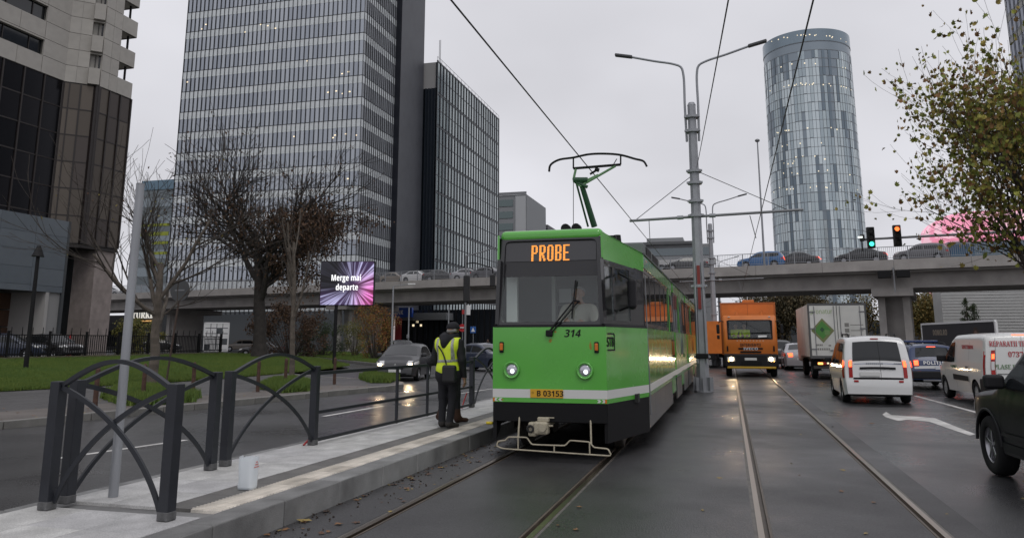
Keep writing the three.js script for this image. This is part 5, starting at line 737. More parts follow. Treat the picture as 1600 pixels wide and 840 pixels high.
function plainCar(o, spec, col, lamp = 0, tail = 0) {
  const c = makeCarShape(spec), w = spec === wagonSpec; part(o, 'body', c.body, col); underbody(o, c, 0.64); wheels(o, spec, 0.885);
  const k = w ? 0.14 : 0; part(o, 'windscreen', c.along(0.36, 1.02, -0.92, 0.92), M.glass); part(o, 'rear_window', w ? c.along(-2.14, -1.88, -0.86, 0.86) : c.along(-1.55, -1.05, -0.88, 0.88), M.glass);
  for (const s of [-1, 1]) { part(o, 'side_window', c.flank(s, [[-0.2, 0.99 + k * 0.6, 1.33 + k], [0.15, 0.99 + k * 0.6, 1.3 + k], [0.85, 0.98 + k * 0.6, 1.04 + k * 0.5]]), M.glass); part(o, 'side_window', c.flank(s, w ? [[-1.8, 1.14, 1.34], [-1.55, 1.08, 1.47], [-0.27, 1.07, 1.48]] : [[-1.3, 1.02, 1.1], [-0.9, 1.0, 1.31], [-0.27, 0.99, 1.335]]), M.glass);
    const y = w ? 0.1 : 0, h = part(o, 'headlight', merge([c.flank(s, [[1.8, 0.68 + y, 0.8 + y], [2.12, 0.62 + y, 0.72 + y]], 0.008), c.along(2.0, 2.2, s * 0.68, s * 0.98, 0.008)]), M.clearLens); if (lamp) part(h, 'lamp_bulb', rbx(0.2, 0.09, 0.05, 0.03, s * 0.62, 0.66 + y, -2.24), M.head);
    const tl = part(o, 'tail_light', c.along(-2.285, -2.2, s * 0.66, s * 0.99, 0.01), tail ? M.brake : M.redLens); part(tl, 'wrap_lens', c.flank(s, [[-2.2, 0.76, 0.93], [-2.0, 0.8, 0.93]], 0.01), M.redLens); }
  part(o, 'grille', rbx(0.8, 0.16, 0.06, 0.03, 0, 0.55 + k * 0.5, -2.26), M.plastic); part(o, 'plate', rbx(0.5, 0.11, 0.012, 0.004, 0, 0.62, 2.3), M.plate); seam(o, c, [[-0.24, 0.35, 0.97], [0.9, 0.45, 0.95], [-1.0, 0.5, 0.95]]); mirrorPair(o, c, 0.78, 1.04 + k * 0.6, col);
}
const carPaint = { black: paint(0.012, 0.012, 0.014), navy: paint(0.012, 0.02, 0.045), silver: paint(0.33, 0.33, 0.35, { metalness: 0.3 }), white: paint(0.62, 0.62, 0.63), beige: paint(0.2, 0.17, 0.14), grey: paint(0.1, 0.1, 0.11), blue: paint(0.03, 0.12, 0.3), charcoal: paint(0.03, 0.03, 0.033) };
const proto = {};
function car(kind, colour, lamps, name, label, pos, turn, group) {       // repeats are clones of one build
  const key = [kind, colour, lamps].join();
  if (proto[key]) return copyOf(proto[key], pos, turn, label, group);
  const o = thing(name, label, 'car', pos, turn, group); plainCar(o, kind === 'wagon' ? wagonSpec : saloonSpec, carPaint[colour], lamps === 'head', lamps === 'tail'); proto[key] = o; return o;
}
// traffic ahead
{ const p = G(1240, 579); car('saloon', 'silver', 'tail', 'saloon_car', 'silver saloon with brake lights on ahead of the white box lorry', [p.x + 0.5, 0, p.z - 2.5], 0); }
car('wagon', 'black', 'tail', 'estate_car', 'black estate car queueing past the orange lorry with brake lights on', [2.75, 0, -52], 0);
car('wagon', 'white', 'tail', 'estate_car', 'white estate car far ahead under the flyover', [3.2, 0, -66], 0);
// on the left road
{ const p = G(768, 579); car('saloon', 'navy', 'head', 'saloon_car', 'dark blue saloon with headlights on behind the two people', [p.x - 0.6, 0, p.z - 0.6], Math.PI + 1.15);
  const q = G(712, 574); car('saloon', 'silver', '', 'saloon_car', 'silver saloon standing behind the grey hatchback', [q.x - 2.6, 0, q.z - 7], Math.PI + 0.35);
  car('wagon', 'black', '', 'estate_car', 'black estate car parked beneath the blue shop sign', [q.x - 9.5, 0, q.z - 14], Math.PI + 0.6);
  const r = G(775, 566); car('wagon', 'charcoal', 'tail', 'estate_car', 'charcoal estate car with tail lights on beyond the dark blue saloon', [r.x - 0.5, 0, r.z - 5], 0.2); }
// parked on the left
{ const y = 0.42, put = (u, v) => G(u, v, y);
  let p = AD(12, 540, 51); car('wagon', 'navy', '', 'estate_car', 'dark blue estate car parked behind the railing by the grey wall', [p.x, y, p.z], -1.1);
  p = AD(82, 540, 54); car('wagon', 'charcoal', '', 'estate_car', 'charcoal estate car parked behind the railing next to the striped post', [p.x, y, p.z], -1.75);
  p = put(262, 548); car('saloon', 'black', '', 'saloon_car', 'black saloon parked behind the railing below the restaurant sign', [p.x + 2, y, p.z + 4], -1.0);
  p = G(384, 545, 0.4); car('wagon', 'beige', '', 'estate_car', 'beige estate car parked beyond the dark tree trunk', [p.x - 1, 0.1, p.z], Math.PI * 0.5 + 0.55);
  p = G(402, 557); car('saloon', 'charcoal', '', 'saloon_car', 'charcoal saloon nosing out beside the dark tree trunk', [p.x - 1.5, 0, p.z - 3], Math.PI * 0.6);
}
// ---------------------------------------------------------------- lorries
{ // orange breakdown lorry on the right-hand track
  const o = thing('orange_lorry', 'orange box lorry with headlights on driving over the right-hand tram rails', 'lorry', [0.88, 0, -37.6]);
  const og = grain([0.62, 0.17, 0.025], { n: 256, size: 2, fine: 0.08, coarse: 0.14, rough: 0.4, s: 81 }), W = 1.17;
  // cab: profile extruded and rounded
  const cabShape = new THREE.Shape(); [[0, 0.95], [0.06, 1.35], [0.1, 1.55], [-0.06, 2.55], [-0.16, 2.66], [-1.7, 2.7], [-1.7, 0.95]].forEach(([x, y], i) => i ? cabShape.lineTo(x, y) : cabShape.moveTo(x, y));
  const cg = new THREE.ExtrudeGeometry(cabShape, { depth: 2 * W - 0.24, bevelEnabled: true, bevelSize: 0.08, bevelThickness: 0.12, bevelSegments: 4 }).translate(0, 0, -(W - 0.12)).rotateY(-Math.PI / 2);
  const ev = new Evaluator(); ev.useGroups = false; ev.attributes = ['position', 'normal', 'uv'];
  const solid = new Brush(muv(toCreasedNormals(cg, 0.7))), hole = new Brush(new THREE.BoxGeometry(1.84, 0.8, 1.9).translate(0, 2.08, -0.5).toNonIndexed()); solid.updateMatrixWorld(); hole.updateMatrixWorld();
  part(o, 'cab', muv(ev.evaluate(solid, hole, SUBTRACTION).geometry), og);
  const lining = mat(0.05, 0.05, 0.055, 0.8); part(o, 'cab_lining', [boxAB(-0.91, 1.69, -1.43, 0.91, 2.47, -1.44), boxAB(-0.91, 1.69, -1.42, -0.9, 2.47, -0.1), boxAB(0.9, 1.69, -1.42, 0.91, 2.47, -0.1), boxAB(-0.9, 1.69, -1.42, 0.9, 1.7, 0), boxAB(-0.9, 2.46, -1.42, 0.9, 2.47, -0.12)], lining);
  const zf = y => y < 1.55 ? lerp(0.08, 0.18, clamp((y - 0.95) / 0.6)) : lerp(0.18, 0.02, (y - 1.55) / 1.0);
  const fr = (x0, x1, y0, y1, t, e, k = 0) => muv(slab([x0, y0, zf(y0) + e], [x1, y0, zf(y0) + e], [x1 - k, y1, zf(y1) + e], [x0 + k, y1, zf(y1) + e], t));
  const ws = part(o, 'windscreen', fr(-0.92, 0.92, 1.72, 2.48, 0.012, 0.022, 0.04), M.pane); part(ws, 'screen_surround', [fr(-0.97, 0.97, 1.66, 1.72, 0.03, 0.018), fr(-0.93, 0.93, 2.48, 2.53, 0.03, 0.018), fr(-0.97, -0.92, 1.7, 2.5, 0.03, 0.018, -0.02), fr(0.92, 0.97, 1.7, 2.5, 0.03, 0.018, -0.02)].map(g => g), M.black);
  part(ws, 'notice', fr(0.35, 0.72, 1.74, 1.84, 0.01, 0.03), M.white);
  for (const g of [rod([-0.75, 1.71, 0.2], [0, 1.75, 0.21], 0.012), rod([0.05, 1.71, 0.2], [0.75, 1.75, 0.21], 0.012)]) part(o, 'wiper', g, M.black);
  for (const y of [1.25, 1.1]) part(o, 'grille_slot', rbx(1.06 - (1.25 - y), 0.075, 0.04, 0.02, 0, y, zf(y) + 0.012), M.black);
  part(o, 'maker_name', text('IVECO', 0.115, 0.02, font, 0.62).translate(0, 1.245, zf(1.2) + 0.03), M.chrome);
  part(o, 'lettering', text('INTERVENTII', 0.13, 0.004, font, 0.9).translate(0, 1.42, zf(1.42) + 0.012), mat(0.06, 0.02, 0.01, 0.5));
  part(o, 'bonnet_letters', Array.from({ length: 9 }, (_, i) => bx(0.06, 0.03, 0.006, -0.56 + i * 0.14, 1.6, zf(1.6) + 0.006)), mat(0.6, 0.5, 0.4, 0.5));
  for (const s of [-1, 1]) {
    part(o, 'cheek_vent', rbx(0.07, 0.3, 0.03, 0.02, s * 1.0, 1.28, 0.13), M.black);
    const h = part(o, 'headlight', rbx(0.36, 0.2, 0.06, 0.05, s * 0.87, 0.78, 0.2), M.clearLens); part(h, 'lamp_bulb', new THREE.SphereGeometry(0.1, 16, 12).scale(1, 1, 0.5).translate(s * 0.85, 0.79, 0.24), M.head); part(h, 'side_lamp', new THREE.SphereGeometry(0.035, 10, 8).translate(s * 0.97, 0.7, 0.23), M.amberGlow); part(o, 'roof_marker', rbx(0.1, 0.04, 0.05, 0.015, s * 0.88, 2.66, 0.0), M.clearLens);
    const m = part(o, 'mirror', rbx(0.14, 0.42, 0.22, 0.05, s * 1.38, 2.12, 0.12), M.plastic); part(m, 'mirror_arm', [tube([[s * 1.08, 2.44, -0.05], [s * 1.25, 2.47, 0.1], [s * 1.36, 2.4, 0.12]], 0.02, 12, 6), tube([[s * 1.08, 1.72, -0.05], [s * 1.25, 1.74, 0.1], [s * 1.36, 1.84, 0.12]], 0.02, 12, 6)].slice(0, 1), M.plastic); part(m, 'lower_mirror', rbx(0.12, 0.18, 0.2, 0.04, s * 1.38, 1.76, 0.12), M.plastic);
    part(o, 'beacon', [cyl(0.09, 0.09, 0.04, 14, s * 0.55, 2.72, -0.3), cyl(0.07, 0.055, 0.13, 14, s * 0.55, 2.76, -0.3)], M.orangeLens);
    part(o, 'side_window', boxAB(s * (W - 0.01), 1.7, -0.35, s * (W + 0.006), 2.42, -1.2), M.glass);
    beam(o, s * 0.85, 0.79, 0.36, 0, 1, 4);
  }
  part(o, 'bumper', rbx(2.34, 0.6, 0.4, 0.08, 0, 0.72, 0.02, 3), M.plastic); part(o, 'number_plate', rbx(0.52, 0.11, 0.015, 0.004, -0.02, 0.79, 0.228), M.plate); part(o, 'bumper_slot', rbx(0.9, 0.16, 0.02, 0.02, 0, 0.62, 0.222), M.black); part(o, 'yellow_bar', rbx(2.1, 0.1, 0.06, 0.03, 0, 0.42, 0.2), mat(0.5, 0.3, 0.02, 0.5));
  const bxm = part(o, 'cargo_box', muv(boxAB(-1.25, 0.95, -1.95, 1.25, 3.35, -7.2)), og); part(bxm, 'box_edge', [boxAB(-1.27, 3.33, -1.93, 1.27, 3.4, -2.0), boxAB(-1.27, 0.95, -1.93, -1.2, 3.33, -2.0), boxAB(1.2, 0.95, -1.93, 1.27, 3.33, -2.0), boxAB(-0.01, 2.7, -1.94, 0.01, 3.33, -1.96)], mat(0.4, 0.11, 0.02, 0.5)); part(bxm, 'roof_unit', rbx(0.55, 0.16, 0.6, 0.04, 0.05, 3.45, -2.4), og);
  part(o, 'chassis', boxAB(-0.45, 0.5, -0.4, 0.45, 0.9, -7), M.black);
  for (const z of [-0.75, -5.2]) for (const s of [-1, 1]) { const g = new THREE.Group(); g.name = 'wheel'; g.position.set(s * 0.98, 0.46, z); o.add(g); part(g, 'tyre', tyreG(0.46, 0.27), M.rubber); part(g, 'rim', rimG(0.46, 0.27, 8, s), M.galv); }
  // second orange vehicle behind it
  const b = thing('orange_lorry', 'second orange lorry standing behind the first and the tall pole', 'lorry', [-1.3, 0, -54], Math.PI);
  part(b, 'cargo_box', muv(boxAB(-1.2, 0.85, 0, 1.2, 2.75, -5)), og); part(b, 'cab', muv(rbx(2.2, 1.5, 1.6, 0.12, 0, 1.6, 0.85)), og); part(b, 'windscreen', rbx(1.9, 0.6, 0.05, 0.02, 0, 1.95, 1.65), M.glass); part(b, 'bumper', rbx(2.2, 0.4, 0.3, 0.06, 0, 0.68, 1.6), M.plastic); part(b, 'chassis', boxAB(-0.4, 0.5, 1.4, 0.4, 0.85, -5), M.black);
  for (const z of [0.9, -3.6]) for (const s of [-1, 1]) { const g = new THREE.Group(); g.name = 'wheel'; g.position.set(s * 0.95, 0.44, z); b.add(g); part(g, 'tyre', tyreG(0.44, 0.25), M.rubber); part(g, 'rim', rimG(0.44, 0.25, 8, s), M.galv); }
}
{ // white box lorry, seen from behind
  const p = G(1262, 592), o = thing('box_lorry', 'white box lorry with a green diamond emblem on its left rear door', 'lorry', [4.4, 0, p.z + 0.3], 0.0);
  const wh = grain([0.68, 0.67, 0.63], { n: 256, size: 3, fine: 0.06, coarse: 0.16, rough: 0.5, s: 83 }), gr = mat(0.22, 0.22, 0.23, 0.5);
  part(o, 'cargo_box', muv(boxAB(-1.14, 0.92, -0.02, 1.14, 3.12, -6.2)), wh);
  for (const s of [-1, 1]) { const d = part(o, 'rear_door', muv(boxAB(s * 0.012, 0.98, 0.0, s * 1.08, 3.06, 0.03)), wh);
    for (const x of [0.12, 0.9]) { part(d, 'lock_rod', rod([s * x, 1.0, 0.05], [s * x, 3.04, 0.05], 0.014), gr); } part(d, 'rod_handle', [rbx(0.05, 0.1, 0.04, 0.01, s * 0.12, 1.9, 0.06), rbx(0.22, 0.05, 0.04, 0.01, s * 0.25, 1.2, 0.055)].slice(0, s < 0 ? 2 : 1).slice(-1), gr);
    for (const y of [1.25, 2.1, 2.8]) part(d, 'hinge', rbx(0.24, 0.05, 0.03, 0.01, s * 0.98, y, 0.045), gr);
    part(o, 'roof_marker', rbx(0.1, 0.05, 0.04, 0.01, s * 1.04, 3.13, 0.0), M.tailGlow);
    const t = part(o, 'tail_light', rbx(0.36, 0.12, 0.05, 0.015, s * 0.72, 0.66, 0.02), M.redLens); part(t, 'brake_lamp', rbx(0.2, 0.09, 0.02, 0.01, s * 0.78, 0.66, 0.05), s < 0 ? M.amberGlow : M.brake); part(t, 'reverse_lamp', rbx(0.08, 0.07, 0.02, 0.01, s * 0.48, 0.67, 0.03), mat(0.8, 0.7, 0.5, 0.3, 0, { emissive: C(1, 0.8, 0.5), emissiveIntensity: 1 }));
    for (const z of [-1.1, -5.0]) { const g = new THREE.Group(); g.name = 'wheel'; g.position.set(s * 0.92, 0.4, z); o.add(g); part(g, 'tyre', tyreG(0.4, 0.24), M.rubber); part(g, 'rim', rimG(0.4, 0.24, 6, s), M.galv); } }
  part(o, 'door_frame', [boxAB(-1.16, 3.06, -0.06, 1.16, 3.16, 0.03), boxAB(-1.16, 0.9, -0.06, -1.08, 3.06, 0.028), boxAB(1.08, 0.9, -0.06, 1.16, 3.06, 0.028), boxAB(-1.16, 0.86, -0.06, 1.16, 0.98, 0.032)], mat(0.1, 0.1, 0.1, 0.5)); part(o, 'door_seal', boxAB(-0.012, 0.98, 0.002, 0.012, 3.06, 0.028), M.black);
  const dia = (r, x, y, z) => { const S = new THREE.Shape(); S.moveTo(0, r * 1.12); S.lineTo(r, 0); S.lineTo(0, -r * 1.12); S.lineTo(-r, 0); return new THREE.ExtrudeGeometry(S, { depth: 0.003, bevelEnabled: false }).translate(x, y, z); };
  const em = part(o, 'emblem', dia(0.46, -0.6, 2.02, 0.031), mat(0.2, 0.22, 0.09, 0.5)); part(em, 'emblem_leaf', [dia(0.34, -0.61, 2.04, 0.035)], mat(0.08, 0.26, 0.05, 0.5)); part(em, 'emblem_heart', [dia(0.1, -0.62, 2.06, 0.039)], mat(0.03, 0.1, 0.04, 0.5)); part(em, 'emblem_corner', bx(0.2, 0.2, 0.003, -0.43, 1.94, 0.0395), mat(0.16, 0.3, 0.1, 0.5));
  part(o, 'lettering', text('pronatur', 0.2, 0.003, fontR, 0.86).translate(-0.6, 2.78, 0.031), mat(0.28, 0.4, 0.14, 0.5));
  const prt = mat(0.25, 0.24, 0.22, 0.6); part(o, 'small_print', [...[2.25, 2.02, 1.8].flatMap(y => [bx(0.17, 0.16, 0.002, 0.36, y, 0.032), bx(0.5, 0.03, 0.002, 0.75, y, 0.032)]), ...[0, 1, 2, 3].map(k => bx(0.05, 0.08, 0.002, -0.86 + k * 0.065, 1.42, 0.032)), bx(0.1, 0.06, 0.002, -0.36, 1.4, 0.032), ...[0, 1, 2, 3, 4, 5].map(k => bx(0.06, 0.09, 0.002, -0.82 + k * 0.085, 1.25, 0.032))], prt);
  part(o, 'underrun_bar', rbx(2.1, 0.12, 0.08, 0.02, 0, 0.5, -0.05), mat(0.06, 0.05, 0.045, 0.6)); part(o, 'chassis', [boxAB(-0.42, 0.45, -0.1, 0.42, 0.9, -7.6)], M.black); part(o, 'mudguard', [boxAB(-1.08, 0.35, -0.45, -0.7, 0.9, -0.5)], M.rubber); part(o, 'mudguard', [boxAB(0.7, 0.35, -0.45, 1.08, 0.9, -0.5)], M.rubber); part(o, 'plate', rbx(0.5, 0.11, 0.012, 0.003, 0.1, 0.72, 0.0), M.plate);
  part(o, 'cab', muv(rbx(2.05, 1.75, 1.7, 0.15, 0, 1.45, -7.2)), wh);
}
// ---------------------------------------------------------------- the flyover
const OV = { p: V3(-2.16, 0, -80), d: V3(-0.974, 0, -0.226), n: V3(-0.226, 0, 0.974), top: 8.71 };   // d runs left, n points to us
const ov = (a, b, y = 0) => OV.p.clone().addScaledVector(OV.d, a).addScaledVector(OV.n, b).setY(y);  // a metres along to the left, b towards us
{
  const conc = grain([0.33, 0.31, 0.295], { n: 512, size: 6, fine: 0.2, coarse: 0.3, rough: 0.85, s: 101 }), concD = conc;
  const f = thing('flyover', 'concrete flyover with a pale fascia and steel railing carrying traffic across the street', 'flyover');
  const A0 = -95, A1 = 175, ang = Math.atan2(OV.d.x, OV.d.z);
  const blk = (a0, a1, b0, b1, y0, y1) => muv(bx(Math.abs(b1 - b0), y1 - y0, Math.abs(a1 - a0)).rotateY(ang).translate(...ov((a0 + a1) / 2, (b0 + b1) / 2, (y0 + y1) / 2).toArray()));
  part(f, 'deck', blk(A0, A1, -0.25, -13.5, 7.95, 8.66), concD);
  const N = 45, st = (A1 - A0) / N; for (let i = 0; i < N; i++) part(f, 'fascia_panel', blk(A0 + i * st + 0.012, A0 + (i + 1) * st - 0.012, 0, -0.24, 7.78, OV.top), conc);
  part(f, 'far_parapet', blk(A0, A1, -13.5, -13.75, 7.8, OV.top), conc);
  part(f, 'girder', blk(A0, A1, -1.6, -5.6, 6.35, 7.95), concD); part(f, 'girder', blk(A0, A1, -8, -12, 6.35, 7.95), concD);
  part(f, 'bottom_flange', blk(A0, A1, -1.45, -5.75, 6.25, 6.45), concD); part(f, 'deck_haunch', blk(A0, A1, -0.6, -1.6, 7.6, 7.95), concD);
  for (const a of [-16.6, 15, 48, 83, 118, 152, -55, -88]) { // piers
    const P = part(f, 'pier', [muv(cyl(1.5, 1.5, 6.3, 4).rotateY(Math.PI / 4).scale(1, 1, 1)).scale(1.25, 1, 2.2).rotateY(ang + Math.PI / 2).translate(...ov(a, -6.8, -0.02).toArray())], concD);
    part(P, 'pier_rib', [-0.9, 0.9].map(k => blk(a + k * 1.15 - 0.3, a + k * 1.15 + 0.3, -2.9, -3.3, 0, 6.3)), conc); part(P, 'crosshead', blk(a - 1.7, a + 1.7, -1.2, -12.4, 5.55, 6.26), concD);
  }
  // railing: posts and rails are parts; the close-set balusters are too fine to pick apart
  part(f, 'hand_rail', blk(A0, A1, -0.08, -0.14, OV.top + 1.12, OV.top + 1.18), M.galv); part(f, 'lower_rail', blk(A0, A1, -0.09, -0.13, OV.top + 0.12, OV.top + 0.16), M.galv);
  for (let a = A0; a < A1; a += 2.4) part(f, 'railing_post', blk(a - 0.04, a + 0.04, -0.06, -0.15, OV.top - 0.005, OV.top + 1.14), M.galv);
  const bal = []; const bg = bx(0.022, 0.98, 0.022); for (let a = A0; a < A1; a += 0.16) bal.push(bg.clone().translate(...ov(a, -0.11, OV.top + 0.62).toArray())); const bm = part(f, 'balusters', bal, M.galv); bm.userData.kind = 'stuff';
  // cars on the flyover, all heading one way
  const ca = Math.atan2(-OV.d.x, -OV.d.z), L = ca, R = ca + Math.PI;   // turn so that -z points along -d or d
  const at = (u, b) => { const q = HIT(u, 400, ov(0, b).x, ov(0, b).z, OV.d.x, OV.d.z); return [q.x, 8.66, q.z]; }, grp = 'cars queueing on the flyover';
  const line = [[1070, 'saloon', 'charcoal', ''], [1190, 'wagon', 'blue', 'tail'], [1243, 'saloon', 'black', 'tail'], [1345, 'saloon', 'black', 'tail'], [1440, 'wagon', 'grey', ''], [620, 'saloon', 'beige', ''], [655, 'saloon', 'white', ''], [690, 'saloon', 'charcoal', ''], [733, 'saloon', 'silver', ''], [765, 'saloon', 'grey', ''], [585, 'wagon', 'charcoal', ''], [175, 'saloon', 'silver', ''], [120, 'wagon', 'grey', '']];
  const words = ['charcoal saloon on the flyover beside the tall double lamp post', 'blue estate car on the flyover with red tail lights', 'black saloon on the flyover nose to tail with the blue estate', 'black saloon on the flyover beside the green traffic light', 'grey estate car on the flyover behind the leafy tree', 'beige saloon on the flyover beside the glowing screen', 'white saloon on the flyover between the beige and charcoal ones', 'charcoal saloon on the flyover below the black glass block', 'silver saloon on the flyover left of the tram roof', 'grey saloon on the flyover just behind the tram cab', 'charcoal estate car on the flyover behind the glowing screen', 'silver saloon on the flyover seen past the bare tree', 'grey estate car on the flyover beside the building pillar'];
  line.forEach(([u, k, c, l], i) => car(k, c, l, k === 'wagon' ? 'estate_car' : 'saloon_car', words[i], at(u, -2.6 - (i % 3) * 0.5), u > 1000 ? ca : ca + Math.PI, grp));
  { const q = HIT(1397, 428, ov(0, 0.2).x, ov(0, 0.2).z, OV.d.x, OV.d.z), sb = thing('flyover_signals', 'pair of dark lamp boxes fixed to the flyover fascia above the pier', 'lamp box', [q.x, q.y, q.z], ang + Math.PI / 2); part(sb, 'mast', boxAB(-0.06, -1.6, -0.2, 0.06, 0.6, -0.1), M.greySteel); for (const x of [-0.75, 0.75]) part(sb, 'lamp_box', rbx(1.1, 0.7, 0.3, 0.08, x, 0, 0.02), M.black); }
  // lamp column on the flyover
  const lp = HIT(1194, 395, ov(0, -0.5).x, ov(0, -0.5).z, OV.d.x, OV.d.z), lm = thing('lamp_column', 'slender grey lamp column with a ball head rising from the flyover', 'lamp post', [lp.x, 8.0, lp.z]); part(lm, 'shaft', cyl(0.11, 0.06, 13, 12), M.galv); part(lm, 'ball_head', [new THREE.SphereGeometry(0.24, 16, 10).scale(1, 0.7, 1).translate(0, 13.1, 0)], M.greySteel);
}
// ---------------------------------------------------------------- poles, brackets and wires
{
  const b0 = V3(-0.88, 0, -26.33);
  const octo = (r0, r1, h) => muv(toCreasedNormals(new THREE.CylinderGeometry(r1, r0, h, 8).rotateY(Math.PI / 8).translate(0, h / 2, 0), 0.3));
  function tramPole(name, label, pos, k = 1, full = true) {
    const o = thing(name, label, 'pole', pos); const H = 9.45;
    part(o, 'base_plate', [cyl(0.3, 0.3, 0.04, 8), ...Array.from({ length: 8 }, (_, i) => bx(0.02, 0.42, 0.14, 0, 0.25, 0.24).rotateY(i * Math.PI / 4))], M.galv);
    part(o, 'shaft', octo(0.21, 0.145, H), M.galv); part(o, 'cap', cyl(0.15, 0.1, 0.1, 8, 0, H, 0), M.galv);
    const bandAt = y => part(o, 'clamp', [cyl(0.24, 0.24, 0.09, 10, 0, y, 0), bx(0.52, 0.06, 0.1, 0, y + 0.045, 0.1)], M.galv);
    for (const y of [8.5, 9.0, 7.12, 6.72, 6.1, 5.62, 3.3, 1.05]) bandAt(y);
    if (full) { part(o, 'red_marker', [boxAB(-0.05, 2.6, 0.2, 0.05, 4.0, 0.225)], mat(0.2, 0.025, 0.02, 0.6)); part(o, 'cable_duct', [rod([-0.14, 0.9, 0.2], [-0.11, 4.1, 0.19], 0.03), rod([0.14, 0.9, 0.2], [0.11, 4.1, 0.19], 0.03)].slice(0, 1), M.galv); part(o, 'cable_duct', rod([0.14, 0.9, 0.2], [0.11, 4.1, 0.19], 0.03), M.galv); part(o, 'box', rbx(0.4, 0.16, 0.3, 0.03, 0, 1.12, 0.1), M.black); }
    for (const s of [-1, 1]) {
      const a = part(o, 'lamp_arm', [tube([[s * 0.2, 8.2, 0], [s * 0.22, 9.4, 0], [s * 0.23, 10.6, 0], [s * 0.3, 10.85, 0], [s * 0.55, 10.98, 0], [s * 1.2, 11.15, 0], [s * 2.0, 11.38, 0]], 0.04, 50, 8)], M.galv);
      part(a, 'lamp_head', [rbx(0.62, 0.09, 0.2, 0.03).rotateZ(s * 0.22).translate(s * 2.25, 11.44, 0)], mat(0.07, 0.072, 0.078, 0.5));
    }
    const c = part(o, 'bracket_arm', [rod([-2.2, 5.58, 0], [3.35, 5.72, 0], 0.045)], M.greySteel); part(c, 'insulator', [rod([-0.62, 5.62, 0], [-0.42, 5.63, 0], 0.07)], M.galv); part(c, 'insulator', [rod([0.42, 5.65, 0], [0.62, 5.65, 0], 0.07)], M.galv);
    part(o, 'stay', rod([0.1, 7.16, 0], [-2.0, 5.6, 0], 0.012, 0.012, 6), M.wire); part(o, 'stay', rod([0.1, 7.16, 0], [2.9, 5.72, 0], 0.012, 0.012, 6), M.wire);
    part(o, 'steady_arm', [rod([1.7, 5.6, 0], [1.85, 4.85, 0], 0.014), rod([1.82, 5.2, 0], [3.0, 5.3, 0], 0.016)].slice(0, 1), M.greySteel); part(o, 'steady_arm', rod([-1.55, 5.58, 0], [-1.54, 4.85, 0], 0.012), M.greySteel);
    return o;
  }
  const p1 = tramPole('tram_pole', 'tall galvanised pole with two street lamps and a wire bracket beside the tram', b0);
  const p2 = tramPole('tram_pole', 'galvanised double lamp pole with wire bracket just behind the tallest one', [-0.95, 0, -55.3], 1, false);
  copyOf(p2, [-1.0, 0, -97], 0, 'galvanised double lamp pole beyond the flyover');
  const wire = (label, a, b, sag = 0, r = 0.01) => { const A = V3(...a), B = V3(...b); return single('overhead_wire', tube(Array.from({ length: 9 }, (_, i) => { const t = i / 8; return A.clone().lerp(B, t).add(V3(0, -sag * 4 * t * (1 - t), 0)); }), r, 32, 5), M.wire, label, 'wire', 'overhead wires'); };
  wire('contact wire running along above the tram pantograph', [TL - 0.02, 4.82, 6], [TL, 4.82, -26.3], 0.0); wire('contact wire running on beyond the pole above the tram tail', [TL, 4.82, -26.32], [TL, 4.82, -97]);
  wire('contact wire above the right-hand track, coming towards us', [TR + 0.02, 4.82, 6], [TR, 4.82, -26.3]); wire('contact wire above the right-hand track beyond the pole', [TR, 4.82, -26.32], [TR, 4.82, -97]);
  const e = AZ(1137, 0, -9); const top = V3(-0.78, 7.3, -26.2), ext = e.clone().sub(top).multiplyScalar(1.6).add(top); wire('feeder cable dropping to the tallest pole', top.toArray(), ext.toArray(), 0.05, 0.01);
  // black street lamp and sign post on the left
  const q = AD(41, 560, 36), bl = thing('park_lamp', 'black park lamp with a hooded head in front of the grey wall', 'lamp post', [q.x, 0.3, q.z]);
  const HL = AD(50, 380, 36).y - 0.75; part(bl, 'shaft', cyl(0.11, 0.08, HL, 12), M.black); part(bl, 'hood', [cyl(0.36, 0.1, 0.5, 4, 0, HL - 0.05, 0)], M.black);
  const s2 = G(259, 598, 0.13), sg = thing('round_sign', 'back of a round road sign on a leaning post beside the bare tree', 'sign', s2), tp = AZ(284, 436, s2.z).sub(s2); part(sg, 'post', rod([0, 0, 0], tp, 0.035, 0.035, 10), mat(0.07, 0.045, 0.035, 0.6)); part(sg, 'disc', [cyl(0.4, 0.4, 0.03, 28).rotateX(Math.PI / 2).translate(tp.x, tp.y - 0.4, 0.05)], mat(0.06, 0.062, 0.066, 0.6)); part(sg, 'bracket', bx(0.4, 0.05, 0.02, tp.x, tp.y - 0.4, 0.08), M.greySteel);
  // traffic signals
  const sigM = mat(0.012, 0.012, 0.013, 0.5);
  function signalHead(o, x, y, z, lit) {
    const h = part(o, 'signal_head', rbx(0.34, 0.98, 0.2, 0.04, x, y, z), sigM), cols = [[1, 0.16, 0.03], [1, 0.6, 0.05], [0.05, 1, 0.6]];
    [0.3, 0, -0.3].forEach((dy, k) => { const on = k === lit; part(h, 'signal_lens', cyl(0.1, 0.1, 0.02, 20).rotateX(Math.PI / 2).translate(x, y + dy, z + 0.1), on ? mat(0.2, 0.2, 0.2, 0.4, 0, { emissive: C(...cols[k]), emissiveIntensity: 2.6 }) : mat(0.02, 0.02, 0.02, 0.3)); part(h, 'signal_hood', lathe([[0.125, 0], [0.125, 0.16]], 16).rotateX(Math.PI / 2).translate(x, y + dy, z + 0.09), sigM); });
  }
  const sz = -39, g1 = AZ(1360, 372, sz), g2 = AZ(1401, 369, sz), m = thing('signal_mast', 'signal mast with a long arm holding one green and one red traffic light', 'traffic light', [14.4, 0.1, sz]); m.position.y = 0;
